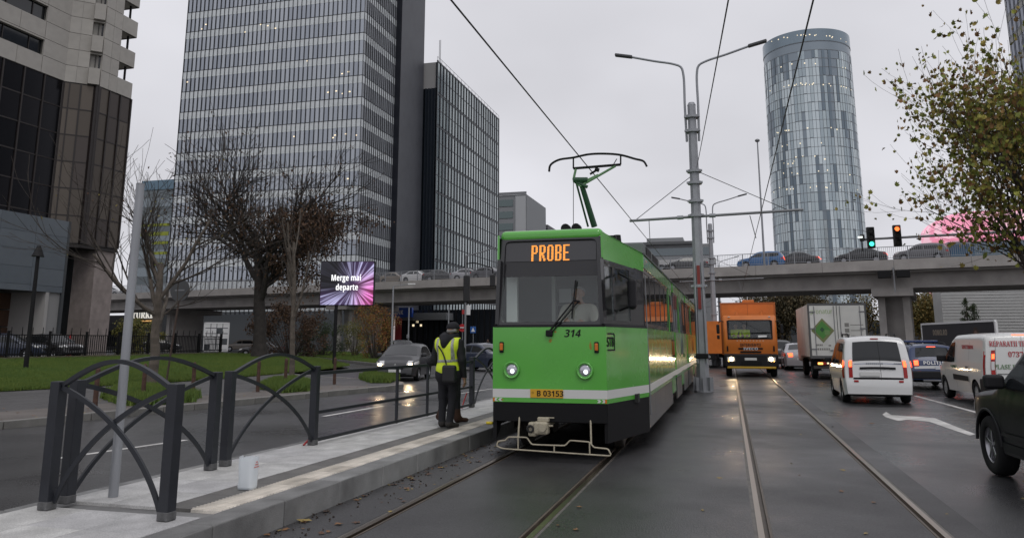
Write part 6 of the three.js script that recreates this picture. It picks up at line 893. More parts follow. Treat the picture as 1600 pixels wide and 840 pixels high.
  part(m, 'post', cyl(0.14, 0.1, g1.y + 0.6, 12), M.greySteel); part(m, 'arm', rod([0, g1.y + 0.15, 0], [g1.x - 14.4 - 0.4, g1.y - 0.05, 0], 0.07, 0.05), M.greySteel); signalHead(m, g1.x - 14.4, g1.y, 0.2, 2); signalHead(m, g2.x - 14.4, g2.y, 0.2, 0);
  const cm = AZ(1347, 372, sz); part(m, 'camera', [rbx(0.2, 0.3, 0.26, 0.03, cm.x - 14.4, cm.y, 0.1), rod([cm.x - 14.4, cm.y - 0.6, 0], [cm.x - 14.4, cm.y, 0], 0.03)], sigM); part(m, 'camera_lamp', rbx(0.2, 0.08, 0.04, 0.01, cm.x - 14.5, cm.y + 0.02, 0.25), mat(0.7, 0.7, 0.7, 0.3, 0, { emissive: C(0.9, 1, 0.95), emissiveIntensity: 1.4 }));
  // left signal beside the tram, seen from behind
  const sp = G(727, 566), tz = sp.z * 0.62, tx = AZ(727, 500, tz).x, ts = thing('signal_post', 'black traffic signal post with a hooked arm beside the tram windscreen', 'traffic light', [tx, 0, tz]); const yy = v => AZ(727, v, tz).y;
  part(ts, 'post', cyl(0.05, 0.05, yy(400), 10), M.greySteel); part(ts, 'signal_head', [rbx(0.3, yy(430) - yy(472), 0.2, 0.06, 0.05, (yy(430) + yy(472)) / 2, 0)], sigM); part(ts, 'arm', tube([[0, yy(412), 0], [0.4, yy(411), 0], [1.05, yy(417), 0], [1.3, yy(420), 0], [1.34, yy(428), 0]], 0.03, 24, 6), M.black); part(ts, 'lamp_arm', tube([[0, yy(400), 0], [0.1, yy(399), 0], [0.8, yy(394), 0], [1.4, yy(388), 0]], 0.03, 20, 6), M.greySteel); part(ts, 'signal_head', rbx(0.24, yy(430) - yy(448), 0.18, 0.04, 1.33, (yy(430) + yy(448)) / 2, 0), sigM);
  // no-entry sign, crossing sign and others, behind the people
  const disc = (r, z, c) => cyl(r, r, 0.012, 24).rotateX(Math.PI / 2).translate(0, 0, z);
  const n0 = G(722, 563), ne = thing('no_entry_sign', 'red no-entry sign on a grey post across the road', 'sign', n0), ny = AZ(722, 512, n0.z).y; part(ne, 'post', cyl(0.035, 0.035, ny + 1.6, 8), M.greySteel); const dsc = part(ne, 'disc', disc(0.32, 0.05).translate(0, ny, 0), mat(0.42, 0.015, 0.02, 0.4)); part(dsc, 'bar', bx(0.46, 0.11, 0.012, 0, ny, 0.062), M.white); part(ne, 'rear_plate', rbx(0.36, 0.8, 0.02, 0.01, 0.55 - 0.05, ny + 1.45, 0.04), M.white); part(ne, 'red_plate', rbx(0.3, 0.36, 0.02, 0.01, 0.1, ny + 1.3, 0.045), mat(0.4, 0.03, 0.03, 0.5));
  const n1 = G(739, 562), cr = thing('crossing_sign', 'blue pedestrian crossing sign beside the no-entry sign', 'sign', n1), cy0 = AZ(739, 515, n1.z).y; part(cr, 'post', cyl(0.035, 0.035, cy0 + 0.3, 8), M.greySteel); const bp = part(cr, 'panel', rbx(0.5, 0.55, 0.02, 0.01, 0, cy0, 0.05), mat(0.02, 0.1, 0.35, 0.4)); { const t = new THREE.Shape(); t.moveTo(-0.18, -0.16); t.lineTo(0.18, -0.16); t.lineTo(0, 0.18); part(bp, 'triangle', new THREE.ExtrudeGeometry(t, { depth: 0.004, bevelEnabled: false }).translate(0, cy0, 0.062), M.white); }
  // small lamp post left of the hatchback
  const l0 = G(611, 566), ls = thing('street_lamp', 'grey street lamp post beside the orange shrub', 'lamp post', l0), ly = AZ(614, 447, l0.z).y; part(ls, 'shaft', cyl(0.09, 0.06, ly, 10), M.galv); part(ls, 'lamp_arm', tube([[0, ly - 0.05, 0], [0.3, ly + 0.05, 0], [1.3, ly + 0.12, 0]], 0.03, 16, 6), M.galv); part(ls, 'lamp_head', rbx(0.55, 0.1, 0.2, 0.03, 1.5, ly + 0.13, 0), M.white);
  for (const [u, v, w] of [[637, 563, 0], [700, 561, 1]]) { const a = G(u, v), H = AZ(u, 480, a.z).y, t = thing('street_pole', w ? 'plain grey pole beyond the silver saloon' : 'plain grey pole behind the grey hatchback roof', 'pole', a); part(t, 'shaft', cyl(0.07, 0.05, H, 10), M.galv); part(t, 'box', rbx(0.2, 0.3, 0.14, 0.03, 0, H * 0.45, 0.1), M.galv); }
  // wooden bollards on the pavement
  const wood = grain([0.07, 0.035, 0.024], { n: 128, size: 0.4, fine: 0.4, coarse: 0.4, rough: 0.8, s: 107 });
  let bol; [[147, 640, 590], [222, 626, 585], [300, 620, 582], [402, 612, 578], [445, 604, 573], [522, 600, 570]].forEach(([u, v, t], i) => { const p = G(u, v, 0.125), lb = 'thin brown wooden bollard standing on the left pavement'; if (!bol) { bol = thing('bollard', lb, 'bollard', p, 0, 'wooden bollards on the left pavement'); part(bol, 'shaft', muv(cyl(0.055, 0.05, 0.86, 10)), wood); part(bol, 'collar', cyl(0.06, 0.06, 0.04, 10, 0, 0.72, 0), wood); part(bol, 'cap', cyl(0.05, 0.02, 0.05, 10, 0, 0.86, 0), wood); } else copyOf(bol, p, i, lb); });
}
// ---------------------------------------------------------------- buildings
const coat = (r, g, b, rough = 0.12) => new THREE.MeshStandardMaterial({ color: C(r, g, b), roughness: rough, metalness: 0.75 });
const litM = mat(0.8, 0.7, 0.5, 0.4, 0, { emissive: C(1, 0.82, 0.55), emissiveIntensity: 1.1 }); 
// wall strip between plan points a and b (left to right seen from outside), standing off by o
const strip = (a, b, y0, y1, t, o = 0) => { const n = V3(-(b.z - a.z), 0, b.x - a.x).normalize(); const s = V3(n.x * o, 0, n.z * o), A = a.clone().add(s), B = b.clone().add(s); return muv(slab(A.clone().setY(y0), B.clone().setY(y0), B.clone().setY(y1), A.clone().setY(y1), t)); };
const post = (a, b, t, y0, y1, w, d, o = 0) => { const dir = b.clone().sub(a).setY(0).normalize(), n = V3(-dir.z, 0, dir.x), p = a.clone().lerp(b, t).addScaledVector(n, o); return muv(bx(w, y1 - y0, d).rotateY(Math.atan2(n.x, n.z)).translate(p.x, (y0 + y1) / 2, p.z)); };
const P2 = (x, z) => V3(x, 0, z);
const box3 = (x0, x1, z0, z1, y0, y1) => muv(boxAB(x0, y0, z0, x1, y1, z1));
{ // striped office tower
  const z = -119, xR = AZ(560, 300, z).x, xL = AZ(271, 300, z).x, zB = AX(612, 300, xR).z, p = AZ(559, 151, z).y - AZ(559, 185, z).y, yRef = AZ(559, 185, z).y, H = 78;
  const o = thing('office_tower', 'tall office tower with pale bands and close-set black fins', 'building', [0, 0, 0]);
  const glassT = [coat(0.36, 0.385, 0.425), coat(0.32, 0.345, 0.385), coat(0.4, 0.425, 0.46)], span = grain([0.68, 0.72, 0.74], { n: 128, size: 6, fine: 0.05, coarse: 0.12, rough: 0.35, s: 121 }), span2 = mat(0.68, 0.72, 0.74, 0.35), fin = mat(0.016, 0.018, 0.022, 0.45), glassS = [0.26, 0.29, 0.32].map(k => mat(k, k * 1.06, k * 1.16, 0.25));
  const A = P2(xL, z), B = P2(xR, z), Cc = P2(xR, zB);
  part(o, 'core', box3(xL + 0.3, xR - 0.3, z - 0.3, zB, 0, H - 0.5), mat(0.3, 0.3, 0.3, 0.8));
  const nL = 41, nR = 16; seed(61);
  for (let y = yRef - Math.floor(yRef / p) * p; y < H; y += p) {
    for (const [a, b, n, nm] of [[A, B, nL, 'front'], [B, Cc, nR, 'side']]) {
      part(o, 'spandrel_band', strip(a, b, y - p * 0.36, y - 0.09, 0.1, 0.03), nm === 'front' ? span : span2); part(o, 'shadow_gap', strip(a, b, y - 0.09, y + 0.02, 0.1, 0.06), fin);
      const L = [[], [], []]; for (let i = 0; i < n; i++) { const q = a.clone().lerp(b, i / n), r = a.clone().lerp(b, (i + 1) / n); L[Math.floor(rnd() * 3)].push(strip(q, r, y - p + 0.02, y - p * 0.36, 0.08, rr(-0.006, 0.006))); }
      L.forEach((l, k) => { if (l.length) { const m = part(o, 'glass_band', l, nm === 'front' ? glassT[k] : glassS[k]); m.userData.kind = 'stuff'; } });
    }
  }
  for (let i = 0; i <= nL; i++) part(o, 'fin', post(A, B, i / nL, 6, H, 0.085, 0.14, 0.09), fin);
  for (let i = 1; i <= nR; i++) part(o, 'fin', post(B, Cc, i / nR, 6, H, 0.085, 0.14, 0.09), fin);
  const spots = []; for (const [u, v] of [[321, 38], [315, 45], [407, 38], [418, 40], [382, 50], [430, 44], [292, 128], [534, 115], [544, 112], [512, 144], [525, 142], [535, 146], [546, 143], [523, 211], [540, 209], [556, 211], [459, 213], [520, 215], [529, 274], [543, 279], [480, 95]]) { const q = AZ(u, v, z + 0.05); spots.push(boxAB(q.x - 0.16, q.y - 0.1, z + 0.03, q.x + 0.16, q.y + 0.1, z + 0.05)); } const lw = part(o, 'lit_window', spots, litM); lw.userData.kind = 'stuff';
  part(o, 'lobby', [box3(xL - 1, xR + 1, z + 1, zB + 1, 0, 6)], mat(0.09, 0.1, 0.11, 0.3));
  // dark service core standing out at the side
  const x2 = AZ(621, 300, zB).x, zE = AX(658, 300, x2).z, c = thing('service_tower', 'sheer dark grey windowless slab tower beside the striped office tower', 'building');
  part(c, 'wall', box3(xR - 3, x2, zB - 0.01, zE, 0, 84), grain([0.062, 0.066, 0.078], { n: 256, size: 8, fine: 0.2, coarse: 0.16, rough: 0.5, s: 123 })); part(c, 'edge_panel', box3(xR - 3, x2 + 0.03, zB + 0.15, zB, 0, 84), mat(0.012, 0.014, 0.022, 0.4));
  // black glass block with pale strips
  const zD = zE - 1, x3 = AZ(680, 300, zD).x, zF2 = AX(779, 300, x3).z, top = AZ(681, 94, zD).y, k = thing('glass_block', 'black glass office block with pale vertical strips and a flat roof', 'building');
  const gl = [coat(0.32, 0.37, 0.37, 0.1), coat(0.42, 0.47, 0.47, 0.1), coat(0.22, 0.26, 0.27, 0.1)], dk2 = mat(0.012, 0.017, 0.024, 0.35), E0 = P2(x3, zD), E1 = P2(x3, zF2), F0 = P2(x2 - 0.5, zD), n = 24;
  part(k, 'core', box3(x2 - 12, x3 - 0.3, zD - 0.3, zF2, 0, top - 0.3), mat(0.3, 0.3, 0.3, 0.8)); part(k, 'front_wall', strip(F0, E0, 0, top - 6, 0.2), coat(0.03, 0.04, 0.055, 0.2)); part(k, 'front_wall', strip(F0, E0, top - 6, top - 4.9, 0.2, -1), M.greySteel);
  for (let i = 0; i < 5; i++) part(k, 'front_mullion', post(F0, E0, i / 4.5, 0, top - 6, 0.2, 0.3, 0.1), dk2);
  const fp = 6.9; for (let y = top; y > 0; y -= fp) { const l = [[], [], []]; for (let i = 0; i < n; i++) l[Math.floor(rnd() * 3)].push(strip(E0.clone().lerp(E1, (i + 0.12) / n), E0.clone().lerp(E1, (i + 0.72) / n), Math.max(0, y - fp + 0.25), y - 0.35, 0.06, -0.02)); l.forEach((q, j) => { if (q.length) { const m = part(k, 'glass_strip', q, gl[j]); m.userData.kind = 'stuff'; } }); part(k, 'floor_band', strip(E0, E1, y - 0.35, y, 0.2, 0.05), dk2); part(k, 'floor_band', strip(E0, E1, y - fp / 2 - 0.1, y - fp / 2 + 0.1, 0.2, 0.01), dk2); }
  part(k, 'wall', strip(E0, E1, 0, top - 0.4, 0.25, -0.06), dk2); for (let i = 0; i <= n; i++) part(k, 'fin', post(E0, E1, i / n, 0, top, 0.3, 0.12, 0.05), dk2);
  part(k, 'roof_rail', [strip(E0, E1, top + 0.8, top + 0.86, 0.06), ...Array.from({ length: 19 }, (_, i) => post(E0, E1, i / 18, top, top + 0.82, 0.06, 0.06))], M.greySteel);
  for (const t of [0.15, 0.25]) part(k, 'aerial', rod([lerp(x2, x3, 0.4 + t), top - 2, zD - 4], [lerp(x2, x3, 0.4 + t), top + 6, zD - 4], 0.06), M.greySteel); part(k, 'plant_room', box3(x2 - 4, x3 - 2, zD - 5, zD - 16, top - 5, top + 1.5), mat(0.5, 0.51, 0.52, 0.5));
  // podium with canopy and blue sign under the flyover
  const q = thing('podium', 'dark shop podium with a grey canopy and a blue sign under the flyover', 'building'), zp = -108, xa = AZ(560, 500, zp).x, xb = AZ(775, 500, zp).x;
  part(q, 'wall', box3(xa, xb, zp, zp - 8, 0, 6), coat(0.03, 0.035, 0.045, 0.25)); for (let i = 0; i < 26; i++) part(q, 'mullion', post(P2(xa, zp), P2(xb, zp), i / 25, 0, 6, 0.14, 0.2, 0.06), M.black);
  const ca = AZ(648, 490, zp + 3).x, cb = AZ(697, 490, zp + 3).x, cy = AZ(670, 494, zp + 3).y; part(q, 'canopy', box3(ca - 6, cb, zp + 3, zp, cy - 0.5, cy + 0.5), mat(0.17, 0.18, 0.19, 0.5));
  const s0 = AZ(611, 488, zp + 3.2), s1 = AZ(645, 488, zp + 3.2), sg = part(q, 'sign_box', box3(s0.x, s1.x, zp + 3.6, zp + 3.05, s0.y - 0.7, s0.y + 0.65), mat(0.02, 0.08, 0.4, 0.4)); part(sg, 'sign_letters', text('BANK', 0.62, 0.05, font, 1.7).translate(lerp(s0.x, s1.x, 0.35), s0.y, zp + 3.61), M.white); part(q, 'white_awning', box3(AZ(588, 488, zp + 3).x, s0.x - 0.1, zp + 3.4, zp + 2, s0.y - 0.5, s0.y + 0.5), mat(0.5, 0.5, 0.5, 0.5));
  const t0 = AZ(620, 515, zp + 4), tt = thing('totem_sign', 'tall red totem sign with a white edge under the flyover', 'sign', [t0.x, 0, zp + 4]); part(tt, 'red_face', rbx(0.9, AZ(620, 497, zp + 4).y, 0.3, 0.03, 0.2, AZ(620, 497, zp + 4).y / 2, 0), mat(0.3, 0.02, 0.025, 0.4)); part(tt, 'white_edge', rbx(0.22, AZ(620, 497, zp + 4).y, 0.31, 0.02, -0.36, AZ(620, 497, zp + 4).y / 2, 0.02), mat(0.6, 0.5, 0.5, 0.4, 0, { emissive: C(1, 0.85, 0.85), emissiveIntensity: 0.35 }));
  const fl = AZ(651, 508, zp + 0.2); part(q, 'lit_window', [0, 1, 2].map(i => bx(0.3, 0.3, 0.05, fl.x + (i - 1) * 0.6, fl.y + (i % 2) * 0.5, zp + 0.05)), litM);
}
{ // small buildings far off between tower and tram
  const b = (name, label, u0, u1, v, z, m, fn) => { const a = AZ(u0, v, z), c = AZ(u1, v, z), o = thing(name, label, 'building'); part(o, 'wall', box3(a.x, c.x, z, z - 30, 0, a.y), m); fn(o, a.x, c.x, a.y); };
  b('distant_block', 'distant grey office block with glass bands behind the black block', 772, 823, 306, -262, mat(0.22, 0.23, 0.24, 0.6), (o, x0, x1, y) => { for (let i = 0; i < 11; i++) part(o, 'window_band', box3(x0 + 0.3, x1 - 5, -261.8, -262, y - 4 - i * 4.2, y - 1.6 - i * 4.2), coat(0.12, 0.15, 0.15)); part(o, 'green_band', box3(x0 + 0.2, x1 - 4.6, -261.7, -262, y - 19, y - 18), mat(0.1, 0.2, 0.08, 0.6)); part(o, 'white_side', box3(x1 - 4, x1 - 0.3, -261.6, -262, 0, y - 0.5), mat(0.4, 0.41, 0.42, 0.6)); part(o, 'roof_rail', box3(x0, x1, -261.6, -261.8, y, y + 1), M.greySteel); });
  b('distant_block', 'distant dark roofline with a red sign behind the tram roof', 824, 856, 352, -300, mat(0.1, 0.1, 0.105, 0.6), (o, x0, x1, y) => { for (let i = 0; i < 4; i++) part(o, 'window_band', box3(x0 + 0.3, x1 - 0.3, -299.8, -300, y - 3.4 - i * 4, y - 1.4 - i * 4), coat(0.12, 0.14, 0.15)); part(o, 'red_sign', box3(x0 + 0.6, x1 - 1, -299.5, -300, y + 0.2, y + 2.2), mat(0.3, 0.04, 0.05, 0.5)); });
  // low modern block seen over the flyover right of the tram
  const z = -175, a = AZ(1003, 400, z), c = AZ(1112, 400, z), y1 = AZ(1050, 382, z).y, o = thing('low_block', 'low pale block with stepped flat roofs beyond the flyover', 'building'); part(o, 'wall', box3(a.x, c.x, z, z - 25, 0, y1), mat(0.24, 0.25, 0.26, 0.6)); part(o, 'roof_slab', box3(a.x - 0.6, c.x - 3, z + 1, z - 26, y1, y1 + 0.6), mat(0.12, 0.125, 0.13, 0.6)); part(o, 'upper_storey', box3(a.x + 1, c.x - 6, z - 2, z - 20, y1 + 0.6, y1 + 1.8), mat(0.3, 0.31, 0.32, 0.6)); for (let i = 0; i < 3; i++) part(o, 'window_band', box3(a.x + 0.4, c.x - 0.4, z + 0.15, z, y1 - 2.4 - i * 3.6, y1 - 0.8 - i * 3.6), coat(0.13, 0.15, 0.16)); part(o, 'terrace', box3(a.x + 2, c.x + 1, z + 3, z, y1 - 4.6, y1 - 3.6), mat(0.5, 0.5, 0.5, 0.5));
}
{ // round glass tower
  const z = -362, c = AZ(1257, 60, z).x + 0.3, R = 18.4, H = AZ(1258, 47, z + R).y, o = thing('round_tower', 'tall round glass tower with staggered pale strips beyond the flyover', 'building', [c, 0, z]);
  part(o, 'glass_wall', new THREE.CylinderGeometry(R, R * 1.02, H, 96, 1, true).translate(0, H / 2, 0), coat(0.24, 0.28, 0.315, 0.3));
  part(o, 'roof', cyl(R, R, 0.5, 96, 0, H - 1.6, 0), mat(0.1, 0.1, 0.1, 0.8)); part(o, 'roof_rim', new THREE.CylinderGeometry(R + 0.2, R + 0.2, 5.5, 96, 1, true).translate(0, H - 2.4, 0), coat(0.21, 0.26, 0.3, 0.25));
  const fp = 3.9, nF = Math.floor(H / fp), N = 84, tones = [coat(0.52, 0.58, 0.6, 0.2), coat(0.42, 0.48, 0.5, 0.25), coat(0.17, 0.21, 0.245, 0.3), coat(0.36, 0.42, 0.45, 0.25)], L = [[], [], [], []]; seed(19);
  const pan = (i, y0, y1, off) => { const a0 = i / N * 6.2832, a1 = (i + 0.86) / N * 6.2832, k = y => R * lerp(1.02, 1, y / H) + off, P = (a, y) => [Math.cos(a) * k(y), y, Math.sin(a) * k(y)]; return quad(P(a0, y0), P(a0, y1), P(a1, y1), P(a1, y0)); };
  for (let i = 0; i < N; i++) { let f = Math.floor(rnd() * 3); while (f < nF - 2) { const run = 2 + Math.floor(rnd() * 5), t = rnd(), k = t < 0.34 ? 0 : t < 0.56 ? 1 : t < 0.72 ? 2 : t < 0.9 ? 3 : -1; if (k >= 0 && (f < nF - 6 || rnd() < 0.35)) L[k].push(pan(i, f * fp + 0.3, Math.min(nF - 2, f + run) * fp, 0.16)); f += run; } }
  L.forEach((l, k) => { const m = part(o, 'glass_strip', l, tones[k]); m.userData.kind = 'stuff'; });
  for (let f = 1; f < nF; f++) part(o, 'floor_line', new THREE.CylinderGeometry(R * lerp(1.02, 1, f * fp / H) + 0.22, R * lerp(1.02, 1, f * fp / H) + 0.22, 0.16, 72, 1, true).translate(0, f * fp, 0), M.greySteel);
  const lit = []; for (let k = 0; k < 90; k++) { const u = rr(1196, 1340), rows = [[78, 80], [150, 152], [152, 154], [215, 218], [238, 240], [280, 284], [304, 307], [255, 270], [120, 122], [300, 306]], [v0, v1] = rows[Math.floor(Math.pow(rnd(), 1.4) * rows.length)], q = AZ(u, rr(v0, v1), z), dx = q.x - c; if (Math.abs(dx) > R - 0.5) continue; const a = Math.acos(clamp(dx / (R + 0.4), -1, 1)), y = q.y; const w = rr(0.006, 0.016), P = (t, yy) => [Math.cos(t) * (R * lerp(1.02, 1, yy / H) + 0.26), yy, Math.sin(t) * (R * lerp(1.02, 1, yy / H) + 0.26)]; lit.push(quad(P(a - w, y), P(a - w, y + 0.45), P(a + w, y + 0.45), P(a + w, y))); }
  const m = part(o, 'lit_window', lit, mat(0.8, 0.7, 0.5, 0.4, 0, { emissive: C(1, 0.86, 0.6), emissiveIntensity: 1.0, side: THREE.DoubleSide })); m.userData.kind = 'stuff';
}
{ // tower at the right edge
  const z = -128, x0 = AZ(1577, 50, -172).x, o = thing('banded_tower', 'grey and white banded tower behind the leafy tree', 'building'), g = coat(0.14, 0.16, 0.21), w = mat(0.33, 0.33, 0.31, 0.6), gy = mat(0.2, 0.21, 0.21, 0.6);
  part(o, 'core', box3(x0 + 0.2, x0 + 30, z - 0.2, z - 44, 0, 82), mat(0.3, 0.3, 0.3, 0.8)); const p = AZ(1580, 20, -170).y - AZ(1580, 55, -170).y; const yR = AZ(1580, 22, -170).y;
  for (let y = yR - Math.floor(yR / p) * p; y < 82; y += p) { const A = P2(x0, z), B = P2(x0 + 30, z), D = P2(x0, z - 44); for (const [a, b, n] of [[A, B, 15], [D, A, 22]]) { part(o, 'white_band', strip(a, b, y - p * 0.22, y, 0.12), w); part(o, 'grey_band', strip(a, b, y, y + p * 0.13, 0.12, -0.02), gy); part(o, 'glass_band', strip(a, b, y + p * 0.13, y + p * 0.78, 0.1, -0.05), g); } }
  for (let i = 0; i <= 20; i++) part(o, 'mullion', post(P2(x0, z - 44), P2(x0, z), i / 20, 0, 82, 0.12, 0.1, 0.05), mat(0.05, 0.055, 0.07, 0.5));
}
{ // pink-lit dome beyond the flyover
  const z = -128, a = AZ(1463, 400, z), b = AZ(1640, 400, z), y1 = AZ(1550, 333, z).y, y0 = AZ(1500, 372, z).y, o = thing('pink_screen', 'rounded building front glowing pink behind the leafy tree', 'building'); const S = new THREE.Shape(), w = b.x - a.x, h = y1 - y0; S.moveTo(0, 0); S.bezierCurveTo(-0.6, h * 0.7, w * 0.12, h, w * 0.45, h); S.lineTo(w, h); S.lineTo(w, 0); S.closePath();
  part(o, 'lit_screen', new THREE.ExtrudeGeometry(S, { depth: 6, bevelEnabled: true, bevelSize: 0.4, bevelThickness: 0.8, bevelSegments: 4, curveSegments: 24 }).translate(a.x, y0, z - 6), new THREE.MeshStandardMaterial({ color: C(0.4, 0.2, 0.26), roughness: 0.5, emissive: 0xffffff, emissiveIntensity: 0.75, emissiveMap: tex(256, (u, v, i, j) => { const n = fbm(u * 7, v * 7, 7, 3, 77), w = sstep(0.5, 0.58, n) * 0.55; return [1, lerp(0.34, 0.85, w), lerp(0.5, 0.9, w)]; }, true, 0.09) }));
  part(o, 'screen_leg', [box3(a.x - 0.3, a.x + 1.4, z, z - 5, 8, y0 + 0.2)], mat(0.5, 0.2, 0.28, 0.5, 0, { emissive: C(1, 0.4, 0.52), emissiveIntensity: 0.5 })); part(o, 'glass_base', box3(a.x + 2, b.x + 10, z - 1, z - 20, 0, y0 + 0.1), coat(0.1, 0.14, 0.17)); part(o, 'blue_panel', [box3(a.x + 2.2, a.x + 5.4, z - 0.8, z - 1, y0 - 2.6, y0 - 0.8)], mat(0.04, 0.12, 0.2, 0.4));
}
{ // white ribbed hall beyond the flyover on the right
  const z = -101, x0 = AZ(1475, 500, z).x, o = thing('ribbed_hall', 'long white hall clad in narrow horizontal ribs beyond the flyover', 'building'), m = grain([0.46, 0.46, 0.45], { n: 256, size: 5, fine: 0.05, coarse: 0.1, rough: 0.5, s: 131 }); part(o, 'wall', box3(x0, x0 + 50, z, z - 4, 0, 9.2), m);
  for (let y = 0.3; y < 9.1; y += 0.34) part(o, 'rib', box3(x0 - 0.05, x0 + 50, z + 0.06, z, y, y + 0.2), m);
  // hoarding
  const p0 = AD(1441, 510, 64), p1 = AD(1554, 499.5, 52), h = 2.6, ang = Math.atan2(p1.x - p0.x, p1.z - p0.z) - Math.PI / 2, L = Math.hypot(p1.x - p0.x, p1.z - p0.z), top = (p0.y + p1.y) / 2, b = thing('billboard', 'long dark billboard in a white frame with a face printed on it', 'billboard', [(p0.x + p1.x) / 2, 0, (p0.z + p1.z) / 2], ang);
  const board = part(b, 'panel', muv(boxAB(-L / 2, top - h, -0.08, L / 2, top, 0)), mat(0.025, 0.023, 0.028, 0.5));
  part(b, 'frame', [boxAB(-L / 2 - 0.1, top, -0.1, L / 2 + 0.1, top + 0.14, 0.04), boxAB(-L / 2 - 0.12, top - h, -0.1, -L / 2, top, 0.04), boxAB(L / 2, top - h, -0.1, L / 2 + 0.2, top, 0.04), boxAB(-L / 2 - 0.1, top - h - 0.12, -0.1, L / 2 + 0.2, top - h, 0.04)], M.white);
  part(board, 'print', [text('DOMO.RO', 0.42, 0.004, font, 2.6).translate(-L * 0.22, top - 0.62, 0.002), ...[...Array(17).keys()].filter(k => k % 6 !== 5).map(k => bx(0.16, 0.26, 0.004, -L * 0.34 + k * 0.27, top - 1.75, 0.002))], mat(0.3, 0.25, 0.19, 0.5));
  part(board, 'printed_portrait', [new THREE.CircleGeometry(0.42, 24).scale(0.75, 1, 1).translate(L * 0.27, top - 0.95, 0.006), quad([L * 0.27 - 0.2, top - 1.5, 0.005], [L * 0.27 + 0.2, top - 1.5, 0.005], [L * 0.27 + 0.16, top - 1.2, 0.005], [L * 0.27 - 0.16, top - 1.2, 0.005]), quad([L * 0.27 - 0.6, top - 2.3, 0.005], [L * 0.27 + 0.6, top - 2.3, 0.005], [L * 0.27 + 0.36, top - 1.5, 0.005], [L * 0.27 - 0.36, top - 1.5, 0.005])], mat(0.16, 0.09, 0.07, 0.6)); part(board, 'printed_hair', [new THREE.RingGeometry(0.36, 0.56, 24, 1, -0.6, 4.3).scale(0.9, 1.1, 1).translate(L * 0.27, top - 0.92, 0.004)], mat(0.05, 0.03, 0.022, 0.6));
  for (const x of [-L * 0.4, 0, L * 0.4]) part(b, 'leg', boxAB(x - 0.08, 0, -0.2, x + 0.08, top - h - 0.12, -0.06), M.greySteel); 
}
